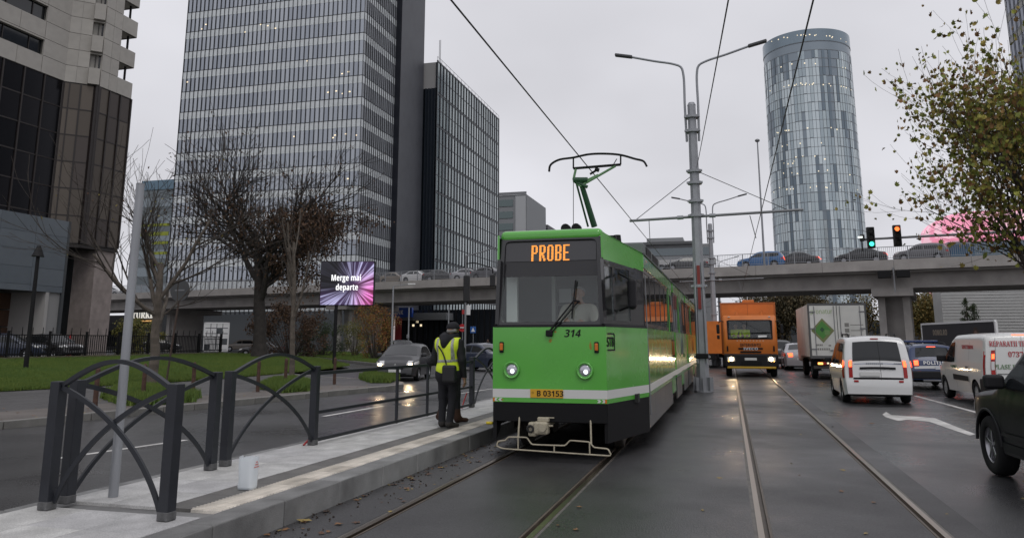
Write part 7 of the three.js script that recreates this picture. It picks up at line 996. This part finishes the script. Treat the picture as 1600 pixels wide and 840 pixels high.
{ // beige and brown-glass building on the left
  const P3 = AD(191, 300, 82).setY(0), S2 = HIT(137, 300, P3.x, P3.z, 0, 1).setY(0), S1 = HIT(80, 300, S2.x, S2.z, 0.707, -0.707).setY(0), S0 = P2(S1.x, S1.z + 34), o = thing('corner_building', 'beige panelled building with recessed windows above dark brown glass', 'building');
  const yB = HIT(180, 388, P3.x, P3.z, 0, 1).y, yT = HIT(199, 153, P3.x, P3.z, 0, 1).y, TOP = yT + 26;
  const bronze = [coat(0.085, 0.073, 0.062, 0.3), coat(0.105, 0.09, 0.076, 0.35), coat(0.07, 0.06, 0.055, 0.3)], dark = [coat(0.03, 0.029, 0.032, 0.15), coat(0.022, 0.022, 0.025, 0.15)], mull = mat(0.018, 0.013, 0.012, 0.5), beige = [0, 1, 2].map(k => grain([[0.38, 0.362, 0.335], [0.365, 0.347, 0.32], [0.395, 0.377, 0.347]][k], { n: 256, size: 3, fine: 0.1, coarse: 0.1, rough: 0.8, s: 141 + k }));
  const foot = (o2, y0, y1, inset) => { const pts = [S0, S1, S2, P3].map((p, i) => [p.x - inset, p.z + (i === 3 ? inset * 0 : 0)]); return poly([...pts, [P3.x - 24, P3.z], [P3.x - 24, S0.z]], y1, y0); };
  const PB = S2.clone().lerp(P3, 0.5); part(o, 'core', foot(o, yB, yT, 0.35), mat(0.27, 0.26, 0.24, 0.8)); part(o, 'upper_core', poly([[S0.x - 0.35, S0.z], [S1.x - 0.35, S1.z], [S2.x - 0.35, S2.z], [PB.x - 0.35, PB.z], [PB.x - 24, PB.z], [PB.x - 24, S0.z]], TOP, yT), mat(0.27, 0.26, 0.24, 0.8)); part(o, 'ground_wall', poly([[S1.x - 3, S0.z], [S1.x - 3, S1.z], [S2.x - 4, P3.z + 1], [P3.x - 24, P3.z + 1], [P3.x - 24, S0.z]], yB, 0), coat(0.06, 0.07, 0.075, 0.3));
  seed(43); const rowsN = 6, rh = (yT - yB) / rowsN;
  for (const [a, b, n, tone] of [[S0, S1, 15, dark], [S1, S2, 2, bronze], [S2, P3, 3, bronze]]) for (let i = 0; i < n; i++) for (let r = 0; r < rowsN; r++) { const q = a.clone().lerp(b, i / n), w = a.clone().lerp(b, (i + 1) / n); part(o, 'glass_pane', strip(q.clone().lerp(w, 0.02), w.clone().lerp(q, 0.02), yB + r * rh + 0.06, yB + (r + 1) * rh - 0.06, 0.05, rr(-0.01, 0.01)), tone[Math.floor(rnd() * tone.length)]); }
  for (const [a, b, n] of [[S0, S1, 15], [S1, S2, 2], [S2, P3, 3]]) { for (let i = 0; i <= n; i++) part(o, 'mullion', post(a, b, i / n, yB, yT, 0.16, 0.16, 0.03), mull); for (let r = 0; r <= rowsN; r++) part(o, 'transom', strip(a, b, yB + r * rh - 0.06, yB + r * rh + 0.06, 0.12, 0.045), mull); }
  part(o, 'narrow_mullion', post(S1, S2, 0.18, yB, yT, 0.12, 0.14, 0.03), mull); part(o, 'corner_trim', strip(S2.clone().add(V3(-0.05, 0, 0.4)), S2.clone().add(V3(0, 0, -0.3)), yB, yT + 0.2, 0.3, 0.12), mull);
  const fl = 3.45; // upper floors of beige panels
  for (const [a, b, n, wins] of [[S0, S1, 12, i => i % 4 === 1 || i % 4 === 2], [S1, S2, 3, i => i === 2], [S2, PB, 2, i => false]]) for (let r = 0; r < 15; r++) for (let i = 0; i < n; i++) { const upper = r % 2 === 1, y0 = yT + r * fl / 2, y1 = y0 + fl / 2 - 0.03, q = a.clone().lerp(b, i / n), w = a.clone().lerp(b, (i + 1) / n); if (upper && wins(i)) { part(o, 'window', strip(q, w, y0 + 0.05, y1, 0.06, -0.25), M.glass); part(o, 'window_bar', post(q, w, 0.5, y0, y1, 0.08, 0.08, -0.2), mull); part(o, 'window_head', strip(q, w, y1 - 0.16, y1, 0.5, 0.12), beige[1]); continue; } const bay = n === 3 && i === 2 && !upper; part(o, 'wall_panel', strip(q.clone().lerp(w, 0.008), w.clone().lerp(q, 0.008), y0 + 0.015, y1, bay ? 0.6 : 0.2, bay ? 0.55 : 0.12 + 0.01 * (i % 2)), beige[Math.floor(rnd() * 3)]); }
  for (let r = 0; r < 7; r++) { const y = yT + r * fl, q0 = PB.clone(), q1 = P3.clone().add(V3(-0.05, 0, 0.1)); part(o, 'balcony_parapet', strip(q0, q1, y + 0.02, y + 1.72, 0.3, 0.14), beige[r % 3]); part(o, 'balcony_parapet', strip(q1, q1.clone().add(V3(-3.4, 0, 0)), y + 0.02, y + 1.72, 0.3, 0.14), beige[(r + 1) % 3]); part(o, 'balcony_slab', muv(boxAB(P3.x - 3.5, y + 0.02, PB.z, P3.x - 0.06, y + 0.26, P3.z + 0.12)), beige[2]); } part(o, 'balcony_post', cyl(0.12, 0.12, 26, 10, P3.x - 0.5, yT + 0.2, P3.z + 0.7), M.black); part(o, 'soffit', foot(o, yB - 0.4, yB, 0.1), mull);
  const pl = HIT(143, 450, P3.x - 1.6, P3.z, 0, 1), w = 2.6; part(o, 'pillar', muv(boxAB(pl.x - w / 2, 0, pl.z + w / 2, pl.x + w / 2, yB - 0.3, pl.z - w / 2)), grain([0.27, 0.23, 0.215], { n: 256, size: 3, fine: 0.15, coarse: 0.25, rough: 0.8, s: 151 }));
  // grey metal-clad wing in front
  const g = AD(103, 400, 63), k = thing('clad_wing', 'low wing clad in blue-grey metal panels with a brown garage opening', 'building'), yW = HIT(103, 345, g.x, g.z, 0, 1).y, panelM = [0, 1].map(i => grain([[0.105, 0.125, 0.145], [0.115, 0.135, 0.155]][i], { n: 128, size: 4, fine: 0.06, coarse: 0.12, rough: 0.45, s: 155 + i })), ph = 1.32, pw = 3.1, doorZ = HIT(70, 480, g.x, g.z, 0, 1).z, yO = HIT(60, 455, g.x, g.z, 0, 1).y;
  part(k, 'core', [box3(g.x - 14, g.x - 0.15, doorZ - 0.1, g.z + 0.1, 0, yW - 0.1), box3(g.x - 14, g.x - 0.15, doorZ + 30, doorZ, yO + 0.2, yW - 0.1)], mat(0.25, 0.25, 0.25, 0.8));
  for (let i = 0; i < 14; i++) for (let y = yW; y > 0; y -= ph) { const z1 = g.z + i * pw, z0 = z1 + pw; if (y - ph < yO && z0 > doorZ + 1) { if (y > yO + 0.3) part(k, 'metal_panel', strip(P2(g.x, z0 - 0.012), P2(g.x, z1 + 0.012), yO, y - 0.02, 0.12), panelM[i % 2]); continue; } part(k, 'metal_panel', strip(P2(g.x, z0 - 0.012), P2(g.x, z1 + 0.012), Math.max(0, y - ph), y - 0.02, 0.12), panelM[(i + Math.round(y)) % 2]); }
  part(k, 'opening_reveal', box3(g.x - 3.5, g.x - 0.02, doorZ + 0.05, doorZ - 0.25, 0, yO), mat(0.36, 0.35, 0.34, 0.7)); for (let r = 0; r < 4; r++) part(k, 'wooden_panel', box3(g.x - 3.6, g.x - 3.4, doorZ + 28, doorZ, r * yO / 4 + 0.05, (r + 1) * yO / 4 - 0.05), grain([0.07, 0.035, 0.02], { n: 128, size: 2, fine: 0.15, coarse: 0.3, rough: 0.7, s: 157 + r })); part(k, 'side_wall', box3(g.x - 14, g.x + 0.02, g.z + 0.08, g.z - 0.15, 0, yW), mat(0.05, 0.055, 0.06, 0.6));
}
{ // teal and lime building behind the bare tree
  const z = -150, a = AZ(214, 400, z), b = AZ(290, 400, z), y1 = AZ(225, 291, z).y, o = thing('lime_block', 'grey office block with lime green bands behind the bare tree', 'building'); part(o, 'wall', box3(a.x, b.x, z, z - 20, 0, y1), coat(0.14, 0.16, 0.17, 0.3)); part(o, 'roof_band', box3(a.x - 0.3, b.x, z + 0.3, z - 20, y1 - 1, y1 + 1.2), mat(0.12, 0.2, 0.27, 0.4)); const lime = mat(0.3, 0.34, 0.03, 0.6); const lv = (v0, v1, u0, u1) => part(o, 'lime_panel', box3(AZ(u0, 380, z).x, AZ(u1, 380, z).x, z + 0.2, z, AZ(230, v1, z).y, AZ(230, v0, z).y), lime); lv(350, 354, 215, 262); lv(363, 369, 215, 262); lv(378, 382, 238, 262); lv(394, 398, 238, 262); lv(411, 415, 244, 256);
  for (let i = 0; i < 12; i++) part(o, 'window_band', box3(a.x + 0.3, b.x - 0.3, z + 0.1, z, y1 - 5 - i * 4, y1 - 3 - i * 4), coat(0.2, 0.23, 0.25, 0.15));
  // restaurant row under the flyover
  const zr = -122, x0 = AZ(60, 500, zr).x, x1 = AZ(360, 500, zr).x, r = thing('restaurant_row', 'low row of restaurants with a lit white sign under the flyover', 'building'); part(r, 'wall', box3(x0, x1, zr, zr - 12, 0, 6.2), mat(0.035, 0.035, 0.04, 0.6)); for (let i = 0; i < 16; i++) part(r, 'shop_window', box3(lerp(x0, x1, i / 16) + 0.3, lerp(x0, x1, (i + 1) / 16) - 0.3, zr + 0.1, zr, 0.6, 3.4), M.glass);
  const t = AZ(228, 492, zr + 0.4); part(r, 'sign_letters', text('TURKISH', 1.15, 0.12, fontS, 6.4).translate(t.x, t.y, zr + 0.3), mat(0.6, 0.6, 0.58, 0.5, 0, { emissive: C(1, 0.95, 0.85), emissiveIntensity: 0.55 })); part(r, 'sign_lamp_strip', boxAB(t.x - 3.3, t.y - 1.15, zr + 0.2, t.x + 4.2, t.y - 0.95, zr + 0.4), mat(0.5, 0.3, 0.1, 0.5, 0, { emissive: C(1, 0.55, 0.2), emissiveIntensity: 0.7 }));
  const l = AZ(290, 492, zr + 0.3); part(r, 'lit_shop_front', boxAB(l.x - 1, l.y - 1.2, zr + 0.12, l.x + 1.6, l.y + 0.9, zr + 0.2), mat(0.4, 0.25, 0.12, 0.5, 0, { emissive: C(1, 0.6, 0.25), emissiveIntensity: 0.35 })); part(r, 'red_fascia', boxAB(l.x, 3.5, zr + 0.12, l.x + 9, 4.3, zr + 0.3), mat(0.3, 0.03, 0.02, 0.5));
}
{ // row of dark facades closing the street under the flyover
  const z = -230, o = thing('street_end_block', 'long low dark block closing the view far under the flyover', 'building'); part(o, 'wall', box3(-45, 120, z, z - 15, 0, 7), mat(0.07, 0.075, 0.08, 0.7)); for (let i = 0; i < 30; i++) part(o, 'window_bay', box3(-44 + i * 5.4, -40 + i * 5.4, z + 0.2, z, 3.5, 6), coat(0.1, 0.12, 0.13));
}
// ---------------------------------------------------------------- vegetation
M.leaf = new THREE.MeshStandardMaterial({ vertexColors: true, roughness: 0.75, side: THREE.DoubleSide });
const bark = [0, 1, 2].map(k => grain([[0.035, 0.03, 0.027], [0.11, 0.092, 0.075], [0.07, 0.058, 0.048]][k], { n: 256, size: 0.8, fine: 0.4, coarse: 0.5, rough: 0.9, s: 161 + k, bump: 0.012 }));
// branch builder: returns geometry lists by rank and twig points
function grow({ base, dir = V3(0, 1, 0), len, rad, levels, kids, spread, up = 0.15, wob = 0.18, droop = 0, shrink = 0.68, minR = 0.006, first = 0.3, thin = 0.62 }) {
  const trunk = [], limb = [], twig = [], pts = [];
  const go = (p, d, L, r, lv) => {
    const n = lv === 0 ? 7 : lv === 1 ? 6 : 4, list = [p.clone()]; let q = p.clone(), e = d.clone();
    for (let i = 0; i < n; i++) { e.add(V3(rr(-1, 1), rr(-1, 1), rr(-1, 1)).multiplyScalar(wob)).add(V3(0, (lv ? up : 0.1) - droop * lv * 0.5, 0)).normalize(); q = q.clone().addScaledVector(e, L / n); list.push(q); }
    const r1 = Math.max(minR, r * (lv === levels ? 0.35 : 0.5)), sides = lv === 0 ? 10 : lv === 1 ? 6 : lv === 2 ? 4 : 3;
    for (let i = 0; i < n; i++) (lv === 0 ? trunk : lv === 1 ? limb : twig).push(rod(list[i], list[i + 1].clone().addScaledVector(list[i + 1].clone().sub(list[i]).normalize(), lerp(r, r1, (i + 1) / n) * 0.3), lerp(r, r1, i / n), lerp(r, r1, (i + 1) / n), sides));
    if (lv >= levels - 1) for (let i = 1; i <= n; i++) pts.push({ p: list[i], d: list[i].clone().sub(list[i - 1]).normalize(), lv });
    if (lv < levels) { const K = kids[lv]; for (let k = 0; k < K; k++) { const t = lerp(lv ? 0.2 : first, 1, (k + rnd() * 0.8) / K), f = Math.min(n - 0.01, t * n), i = Math.floor(f), s = list[i].clone().lerp(list[i + 1], f - i), dd = list[i + 1].clone().sub(list[i]).normalize(), a = rnd() * 6.2832, u = V3(1, 0, 0).cross(dd).lengthSq() > 0.05 ? V3(1, 0, 0).cross(dd).normalize() : V3(0, 0, 1).cross(dd).normalize(), v = dd.clone().cross(u), c = spread[lv] * rr(0.7, 1.25); go(s, dd.clone().multiplyScalar(Math.cos(c)).addScaledVector(u, Math.sin(c) * Math.cos(a)).addScaledVector(v, Math.sin(c) * Math.sin(a)), L * shrink * rr(0.65, 1.1) * (lv ? 1 : lerp(1.1, 0.75, t)), Math.max(minR, lerp(r, r1, t) * thin), lv + 1); } }
  };
  go(V3(...base), dir.clone().normalize(), len, rad, 0); return { trunk, limb, twig, pts };
}
// loose leaves: each a folded blade or a lobed plane leaf
function leaves(spots, palette, size, lobed = false, hang = 0) {
  const P = [], N = [], Cc = [], m = new THREE.Matrix4(), nn = V3(0, 0, 0);
  const shape = lobed ? [[0, -0.5], [0.3, -0.42], [0.5, -0.1], [0.28, 0.02], [0.42, 0.36], [0.14, 0.24], [0, 0.6], [-0.14, 0.24], [-0.42, 0.36], [-0.28, 0.02], [-0.5, -0.1], [-0.3, -0.42]] : [[0, -0.5], [0.26, 0], [0, 0.5], [-0.26, 0]];
  for (const s of spots) {
    const sz = size * rr(0.6, 1.25), e = new THREE.Euler(rr(-1, 1) * (1.4 - hang) + hang * 2.6, rnd() * 6.28, rr(-1, 1)); m.makeRotationFromEuler(e);
    const pal = palette[Math.floor(rnd() * palette.length)], k = rr(0.75, 1.2), V = shape.map(([x, y]) => V3(x * sz, y * sz, Math.abs(x) * sz * 0.35).applyMatrix4(m).add(s));
    const c = V3(0, 0, 0).applyMatrix4(m).add(s);
    const tri = (a, b, d) => { nn.copy(b).sub(a).cross(d.clone().sub(a)).normalize(); for (const q of [a, b, d]) { P.push(q.x, q.y, q.z); N.push(nn.x, nn.y, nn.z); Cc.push(pal[0] * k, pal[1] * k, pal[2] * k); } };
    if (lobed) for (let i = 0; i < V.length; i++) tri(c, V[i], V[(i + 1) % V.length]); else { tri(V[0], V[1], V[2]); tri(V[0], V[2], V[3]); }
  }
  const g = new THREE.BufferGeometry(); g.setAttribute('position', new THREE.Float32BufferAttribute(P, 3)); g.setAttribute('normal', new THREE.Float32BufferAttribute(N, 3)); g.setAttribute('color', new THREE.Float32BufferAttribute(Cc, 3)); return g;
}
const near = (pts, n, r, test) => { const o = []; let guard = 0; while (o.length < n && guard++ < n * 12) { const q = pts[Math.floor(rnd() * pts.length)].p, s = q.clone().add(V3(rr(-r, r), rr(-r, r), rr(-r, r))); if (!test || test(s)) o.push(s); } return o; };
const pxu = p => { const q = p.clone().sub(camera.position).applyQuaternion(camera.quaternion.clone().invert()); return [800 - FOC * q.x / q.z, 306 + FOC * q.y / q.z]; };
const brownPal = [[0.09, 0.052, 0.03], [0.07, 0.042, 0.028], [0.12, 0.066, 0.034], [0.06, 0.038, 0.028], [0.1, 0.052, 0.028]];
{ // the big dark tree
  seed(401); const b = G(405, 559, 0.32), o = thing('large_tree', 'large dark tree with a spreading crown and brown withered leaves on the lawn', 'tree', [b.x, 0.3, b.z]); o.scale.setScalar(1.5);
  const t = grow({ base: [0, -0.1, 0], dir: V3(-0.04, 1, 0), len: 6.6, rad: 0.36, levels: 4, kids: [9, 7, 6, 4], spread: [1.05, 0.75, 0.7, 0.7], up: 0.07, wob: 0.16, shrink: 0.74, minR: 0.012, first: 0.42 });
  part(o, 'trunk', [...t.trunk, rod([0, -0.2, 0], [0, 0.7, 0], 0.5, 0.34, 12)].map(g => muv(g)), bark[0]); for (const g of t.limb.length ? [t.limb] : []) part(o, 'limbs', g.map(q => muv(q)), bark[0]); const tw = part(o, 'twigs', t.twig, bark[0]); tw.userData.kind = 'stuff';
  const right = near(t.pts, 6500, 0.3, s => s.x > 0.4 && s.y < 7.2 && rnd() < clamp((s.x - 0.5) / 4 + (9 - s.y) * 0.12)), rest = near(t.pts, 2200, 0.25), hangR = [];
  for (let i = 0; i < 420; i++) { const q = t.pts[Math.floor(rnd() * t.pts.length)].p; if (q.y > 8 || q.y < 3) continue; const n = 10, L = rr(0.8, 2.6), dx = rr(-0.3, 0.3); for (let k = 0; k < n; k++) if (q.x > -1 || rnd() < 0.3) hangR.push(q.clone().add(V3(dx * k / n + rr(-0.12, 0.12), -L * k / n, rr(-0.2, 0.2)))); }
  part(o, 'crown', leaves([...right, ...rest, ...hangR], brownPal, 0.17, false, 0.3), M.leaf).userData.kind = 'stuff';
}
{ // bare tree in the grass pit
  seed(512); const b = G(235, 607, 0.15), o = thing('bare_tree', 'bare leaning tree with pale bark in a grass pit by the road', 'tree', [b.x, 0.13, b.z]);
  const t = grow({ base: [0, -0.05, 0], dir: V3(0.04, 1, 0), len: 3.9, rad: 0.17, levels: 4, kids: [6, 5, 4, 3], spread: [0.85, 0.65, 0.6, 0.6], up: 0.12, wob: 0.14, shrink: 0.82, minR: 0.006, first: 0.42 });
  part(o, 'trunk', t.trunk.map(g => muv(g)), bark[1]); part(o, 'limbs', t.limb.map(q => muv(q)), bark[1]); part(o, 'twigs', t.twig, bark[2]).userData.kind = 'stuff'; part(o, 'last_leaves', leaves(near(t.pts, 60, 0.05), [[0.2, 0.16, 0.03], [0.13, 0.06, 0.03]], 0.09), M.leaf).userData.kind = 'stuff';
}
{ // young tree
  seed(613); const b = G(455, 594, 0.15), o = thing('young_tree', 'slender young tree with thin bare twigs beside the large dark tree', 'tree', [b.x, 0.13, b.z]);
  const t = grow({ base: [0, -0.05, 0], dir: V3(0.0, 1, 0), len: 5.2, rad: 0.11, levels: 3, kids: [8, 3, 2], spread: [0.6, 0.55, 0.5], up: 0.25, wob: 0.07, shrink: 0.5, minR: 0.006, first: 0.4 });
  part(o, 'trunk', t.trunk.map(g => muv(g)), bark[1]); part(o, 'limbs', t.limb.map(q => muv(q)), bark[1]); part(o, 'twigs', t.twig, bark[2]).userData.kind = 'stuff'; part(o, 'last_leaves', leaves(near(t.pts, 50, 0.1), brownPal, 0.1), M.leaf).userData.kind = 'stuff';
}
{ // plane tree on the right
  seed(724); const o = thing('plane_tree', 'leafy plane tree with yellow-green lobed leaves overhanging the right pavement', 'tree', [11.2, 0.12, -31.5]);
  const t = grow({ base: [0, -0.1, 0], dir: V3(-0.06, 1, 0), len: 6.4, rad: 0.24, levels: 4, kids: [11, 7, 5, 3], spread: [0.85, 0.6, 0.6, 0.6], up: 0.13, wob: 0.1, shrink: 0.8, minR: 0.005, first: 0.38, thin: 0.5 });
  part(o, 'trunk', t.trunk.map(g => muv(g)), bark[2]); part(o, 'limbs', t.limb.map(q => muv(q)), bark[2]); part(o, 'twigs', t.twig, bark[2]).userData.kind = 'stuff';
  const pal = [[0.26, 0.27, 0.045], [0.32, 0.3, 0.055], [0.17, 0.2, 0.035], [0.34, 0.26, 0.06], [0.24, 0.14, 0.04], [0.2, 0.23, 0.05], [0.2, 0.1, 0.035]];
  part(o, 'crown', leaves(near(t.pts, 9500, 0.36), pal, 0.175, true, 0.2), M.leaf).userData.kind = 'stuff';
}
// shrubs: leaves crowded in clumps round short stems
function shrub(name, label, pos, w, h, d, n, pal, size, opt = {}) {
  const o = thing(name, label, opt.cat ?? 'shrub', pos), P = V3(0, 0, 0), clumps = [], stems = []; for (let i = 0; i < (opt.clumps ?? 16); i++) { const a = rnd() * 6.28, r = Math.sqrt(rnd()), y = opt.cone ? rnd() : Math.pow(rnd(), 0.8); const k = opt.cone ? 1 - y * 0.92 : Math.sqrt(Math.max(0.05, 1 - Math.pow(Math.abs(y - 0.42) / 0.6, 2))); const c = V3(Math.cos(a) * r * w / 2 * k, y * h * 0.92, Math.sin(a) * r * d / 2 * k); clumps.push([c, rr(0.12, 0.24) * Math.min(w, h) * (opt.cone ? 0.6 : 1)]); stems.push(rod([c.x * 0.15, 0, c.z * 0.15], [c.x, c.y, c.z], Math.max(0.02, 0.012 * h), 0.008, 5)); }
  const L = []; for (let i = 0; i < n; i++) { const [c, r] = clumps[Math.floor(rnd() * clumps.length)]; const v = V3(rr(-1, 1), rr(-1, 1), rr(-1, 1)); if (v.length() > 1) { i--; continue; } L.push(c.clone().addScaledVector(v, r * (0.5 + 0.7 * rnd())).setY(Math.max(0.02, c.y + v.y * r))); }
  part(o, 'stems', stems, bark[2]); part(o, 'foliage', leaves(L, pal, size), M.leaf).userData.kind = 'stuff'; return o;
}
seed(835);
{
  const at = (u, v, h = 0.16) => G(u, v, h), yl = [[0.16, 0.15, 0.03], [0.12, 0.13, 0.03], [0.2, 0.17, 0.04], [0.08, 0.09, 0.025]], gr = [[0.03, 0.05, 0.018], [0.045, 0.065, 0.02], [0.025, 0.04, 0.016]], og = [[0.3, 0.11, 0.03], [0.24, 0.13, 0.03], [0.2, 0.07, 0.025], [0.22, 0.18, 0.04], [0.12, 0.09, 0.03]];
  let p = at(505, 556); shrub('hedge', 'dark evergreen hedge under the glowing screen', p, 6.5, 3.0, 2.5, 6000, gr, 0.14, { clumps: 34, cat: 'hedge' });
  p = at(585, 562); shrub('autumn_shrub', 'orange and yellow autumn shrub beside the grey lamp post', p, 3.4, 4.6, 3, 5200, og, 0.13, { clumps: 30 });
  p = at(545, 557); shrub('autumn_shrub', 'yellow-green shrub between the hedge and the orange shrub', [p.x, p.y, p.z - 1], 2.6, 3.4, 2.4, 2600, yl, 0.13, { clumps: 18 });
  p = AD(210, 530, 74); shrub('garden_bush', 'yellow-green bush below the restaurant sign', [p.x, 0.35, p.z], 6, 3.3, 3.5, 4500, yl, 0.2, { clumps: 26, cat: 'bush' });
  p = AD(455, 530, 70); shrub('copper_bush', 'wide copper-brown bush behind the large dark tree', [p.x, 0.1, p.z], 9, 4.6, 4, 6500, brownPal, 0.22, { clumps: 34, cat: 'bush' });
  for (const [u, l] of [[1512, 'dark conifer behind the billboard, the shorter of the pair'], [1524, 'dark conifer behind the billboard, the taller of the pair']]) { const q = AZ(u, 500, -72), h = u > 1515 ? 4.9 : 5.4; shrub('conifer', l, [q.x, 0, -72], 2.1, h, 2.1, 2600, gr, 0.13, { cone: true, clumps: 40, cat: 'tree' }); }
  // trees beyond the flyover
  const far = (name, label, u, z, h, w, n, pal, s) => { const q = AZ(u, 520, z), o = thing(name, label, 'tree', [q.x, 0, z]), t = grow({ base: [0, 0, 0], len: h * 0.5, rad: h * 0.022, levels: 3, kids: [8, 6, 4], spread: [0.7, 0.7, 0.6], shrink: 0.62, minR: 0.02, first: 0.3, up: 0.12 }); part(o, 'trunk', t.trunk, bark[0]); part(o, 'limbs', [...t.limb, ...t.twig], bark[0]).userData.kind = 'stuff'; part(o, 'crown', leaves(near(t.pts, n, w), pal, s), M.leaf).userData.kind = 'stuff'; };
  const ol = [[0.09, 0.07, 0.03], [0.07, 0.06, 0.03], [0.11, 0.08, 0.035], [0.06, 0.05, 0.025]], yo = [[0.16, 0.12, 0.03], [0.2, 0.13, 0.03], [0.12, 0.11, 0.035]];
  far('roadside_tree', 'olive-brown autumn tree behind the orange lorry roof', 1190, -118, 9.5, 1.50, 7200, ol, 0.45); far('roadside_tree', 'olive-brown autumn tree between the orange and the white lorry', 1232, -112, 10, 1.62, 8160, ol, 0.45); far('roadside_tree', 'olive-brown autumn tree behind the white box lorry', 1275, -124, 10.5, 1.62, 7200, ol, 0.45); far('roadside_tree', 'sparse olive tree behind the orange lorry cab', 1155, -140, 9, 1.50, 3360, ol, 0.4);
  far('roadside_tree', 'thin yellowing tree beside the flyover pier', 1352, -96, 9, 1.25, 1440, yo, 0.32); far('roadside_tree', 'golden autumn tree between the pier and the ribbed hall', 1448, -112, 9, 1.50, 4800, yo, 0.4); far('roadside_tree', 'golden autumn tree at the corner of the ribbed hall', 1466, -116, 9.5, 1.38, 4160, yo, 0.4); far('roadside_tree', 'low olive tree under the flyover behind the people carrier', 1320, -130, 8, 1.50, 5280, ol, 0.4);
}
// ---------------------------------------------------------------- railing round the car park, with its small things
{
  const A = G(-160, 566, 0.5), B = G(346, 552, 0.5), f = thing('iron_railing', 'black iron railing with outward bent spikes on a low wall behind the lawn', 'fence'), d = B.clone().sub(A), L = d.length(), dir = d.clone().normalize(), n = V3(-dir.z, 0, dir.x);
  part(f, 'plinth', muv(slab(A.clone().setY(0.1).addScaledVector(n, 0.12), B.clone().setY(0.1).addScaledVector(n, 0.12), B.clone().setY(0.62).addScaledVector(n, 0.12), A.clone().setY(0.62).addScaledVector(n, 0.12), 0.24)), grain([0.12, 0.1, 0.075], { n: 256, size: 2, fine: 0.3, coarse: 0.5, rough: 0.9, s: 171 }));
  for (const y of [0.8, 1.95]) part(f, 'rail', bar([A.clone().setY(y), B.clone().setY(y)], 0.03, 0.06, n), M.black);
  const N = Math.floor(L / 0.2), g = bx(0.04, 1.32, 0.04, 0, 1.3, 0), sp = merge([rod([0, 1.96, 0], [0.22, 2.42, 0.22], 0.028, 0.02, 5)]);
  for (let i = 0; i < Math.min(N, 290); i++) { const p = B.clone().addScaledVector(dir, -0.1 - i * 0.2), m = part(f, 'bar', g, M.black); m.position.set(p.x, 0, p.z); if (i % 4 === 0) { const s = part(f, 'spike', sp, M.black); s.position.set(p.x, 0, p.z); } }
  for (let i = 0; i < 12; i++) { const p = B.clone().addScaledVector(dir, -0.3 - i * 3.2), m = part(f, 'post', bx(0.12, 1.6, 0.12, 0, 1.4, 0), M.black); m.position.set(p.x, 0, p.z); }
  const c = AD(107, 550, 55), st = thing('striped_post', 'red and white striped warning post behind the railing', 'post', [c.x, 0.42, c.z]); for (let k = 0; k < 5; k++) part(st, k % 2 ? 'white_band' : 'red_band', cyl(0.19 - k * 0.025, 0.165 - k * 0.025, 0.32, 14, 0, k * 0.32, 0), k % 2 ? M.white : mat(0.4, 0.03, 0.03, 0.5));
  const w = AD(337, 530, 72), ws = thing('white_screen', 'white lattice screen standing behind the end of the railing', 'screen', [w.x, 0.2, w.z], 0.5); part(ws, 'frame', [bx(2.2, 0.12, 0.1, 0, 3, 0), bx(2.2, 0.12, 0.1, 0, 0.5, 0), bx(0.12, 2.6, 0.1, -1.05, 1.75, 0), bx(0.12, 2.6, 0.1, 1.05, 1.75, 0)], M.white); for (let i = 0; i < 4; i++) for (let j = 0; j < 5; j++) if ((i * 3 + j * 5) % 7) part(ws, 'panel', bx(0.46, 0.42, 0.04, -0.78 + i * 0.52, 0.82 + j * 0.49, 0), M.white);
  part(ws, 'foot', bx(2.2, 0.45, 0.14, 0, 0.22, 0), M.greySteel);
}
{ // glowing advertising screen among the trees
  const b = G(527, 571, 0.16), z = b.z, a0 = AZ(505, 440, z), a1 = AZ(580, 440, z), y0 = AZ(540, 476, z).y, y1 = AZ(540, 409, z).y, w = a1.x - a0.x, h = y1 - y0, o = thing('advertising_screen', 'glowing advertising screen with purple and blue streaks on a black post', 'screen', [(a0.x + a1.x) / 2, 0.1, z], 0.25);
  part(o, 'cabinet', muv(rbx(w + 0.1, h + 0.1, 0.3, 0.04, 0, (y0 + y1) / 2 - 0.1, -0.17)), M.black); part(o, 'post', cyl(0.1, 0.1, y0, 12, -w * 0.2, 0, -0.15), M.black);
  const img = tex(256, (u, v) => { const dx = u - 0.62, dy = v - 0.42, a = Math.atan2(dy, dx), r = Math.hypot(dx, dy), k = fbm(a * 9 + 40, r * 1.5, 4096, 3, 7), k2 = fbm(a * 26 + 90, r * 2, 4096, 2, 9), s = sstep(0.42, 0.75, k * 0.6 + k2 * 0.5) * sstep(0.05, 0.3, r), dark = sstep(0.8, 0.25, u), pink = sstep(0.5, 1.0, u) * sstep(0.9, 0.2, v); const c = [0.04 + 0.5 * s + 0.45 * pink * s + 0.14 * pink, 0.02 + 0.5 * s * (1 - pink * 0.5), 0.07 + 0.75 * s]; const q = 1 - 0.97 * dark * sstep(0.1, 0.45, v); return c.map(x => x * q); }, true);
  const pl = new THREE.PlaneGeometry(w, h).translate(0, (y0 + y1) / 2 - 0.1, 0); part(o, 'screen', pl, new THREE.MeshStandardMaterial({ color: 0x000000, emissive: 0xffffff, emissiveMap: img, emissiveIntensity: 1.15, roughness: 0.4 }));
  part(o, 'screen_text', [text('Merge mai', h * 0.14, 0.01, font, w * 0.56).translate(-0.02 * w, (y0 + y1) / 2 - 0.1 + h * 0.11, 0.01), text('departe', h * 0.14, 0.01, font, w * 0.42).translate(0.0, (y0 + y1) / 2 - 0.1 - h * 0.11, 0.01)], mat(0.8, 0.8, 0.8, 0.5, 0, { emissive: C(1, 1, 1), emissiveIntensity: 0.9 }));
}
scene.traverse(o => { if (o.isMesh) { o.castShadow = true; o.receiveShadow = true; } });
renderer.render(scene, camera);
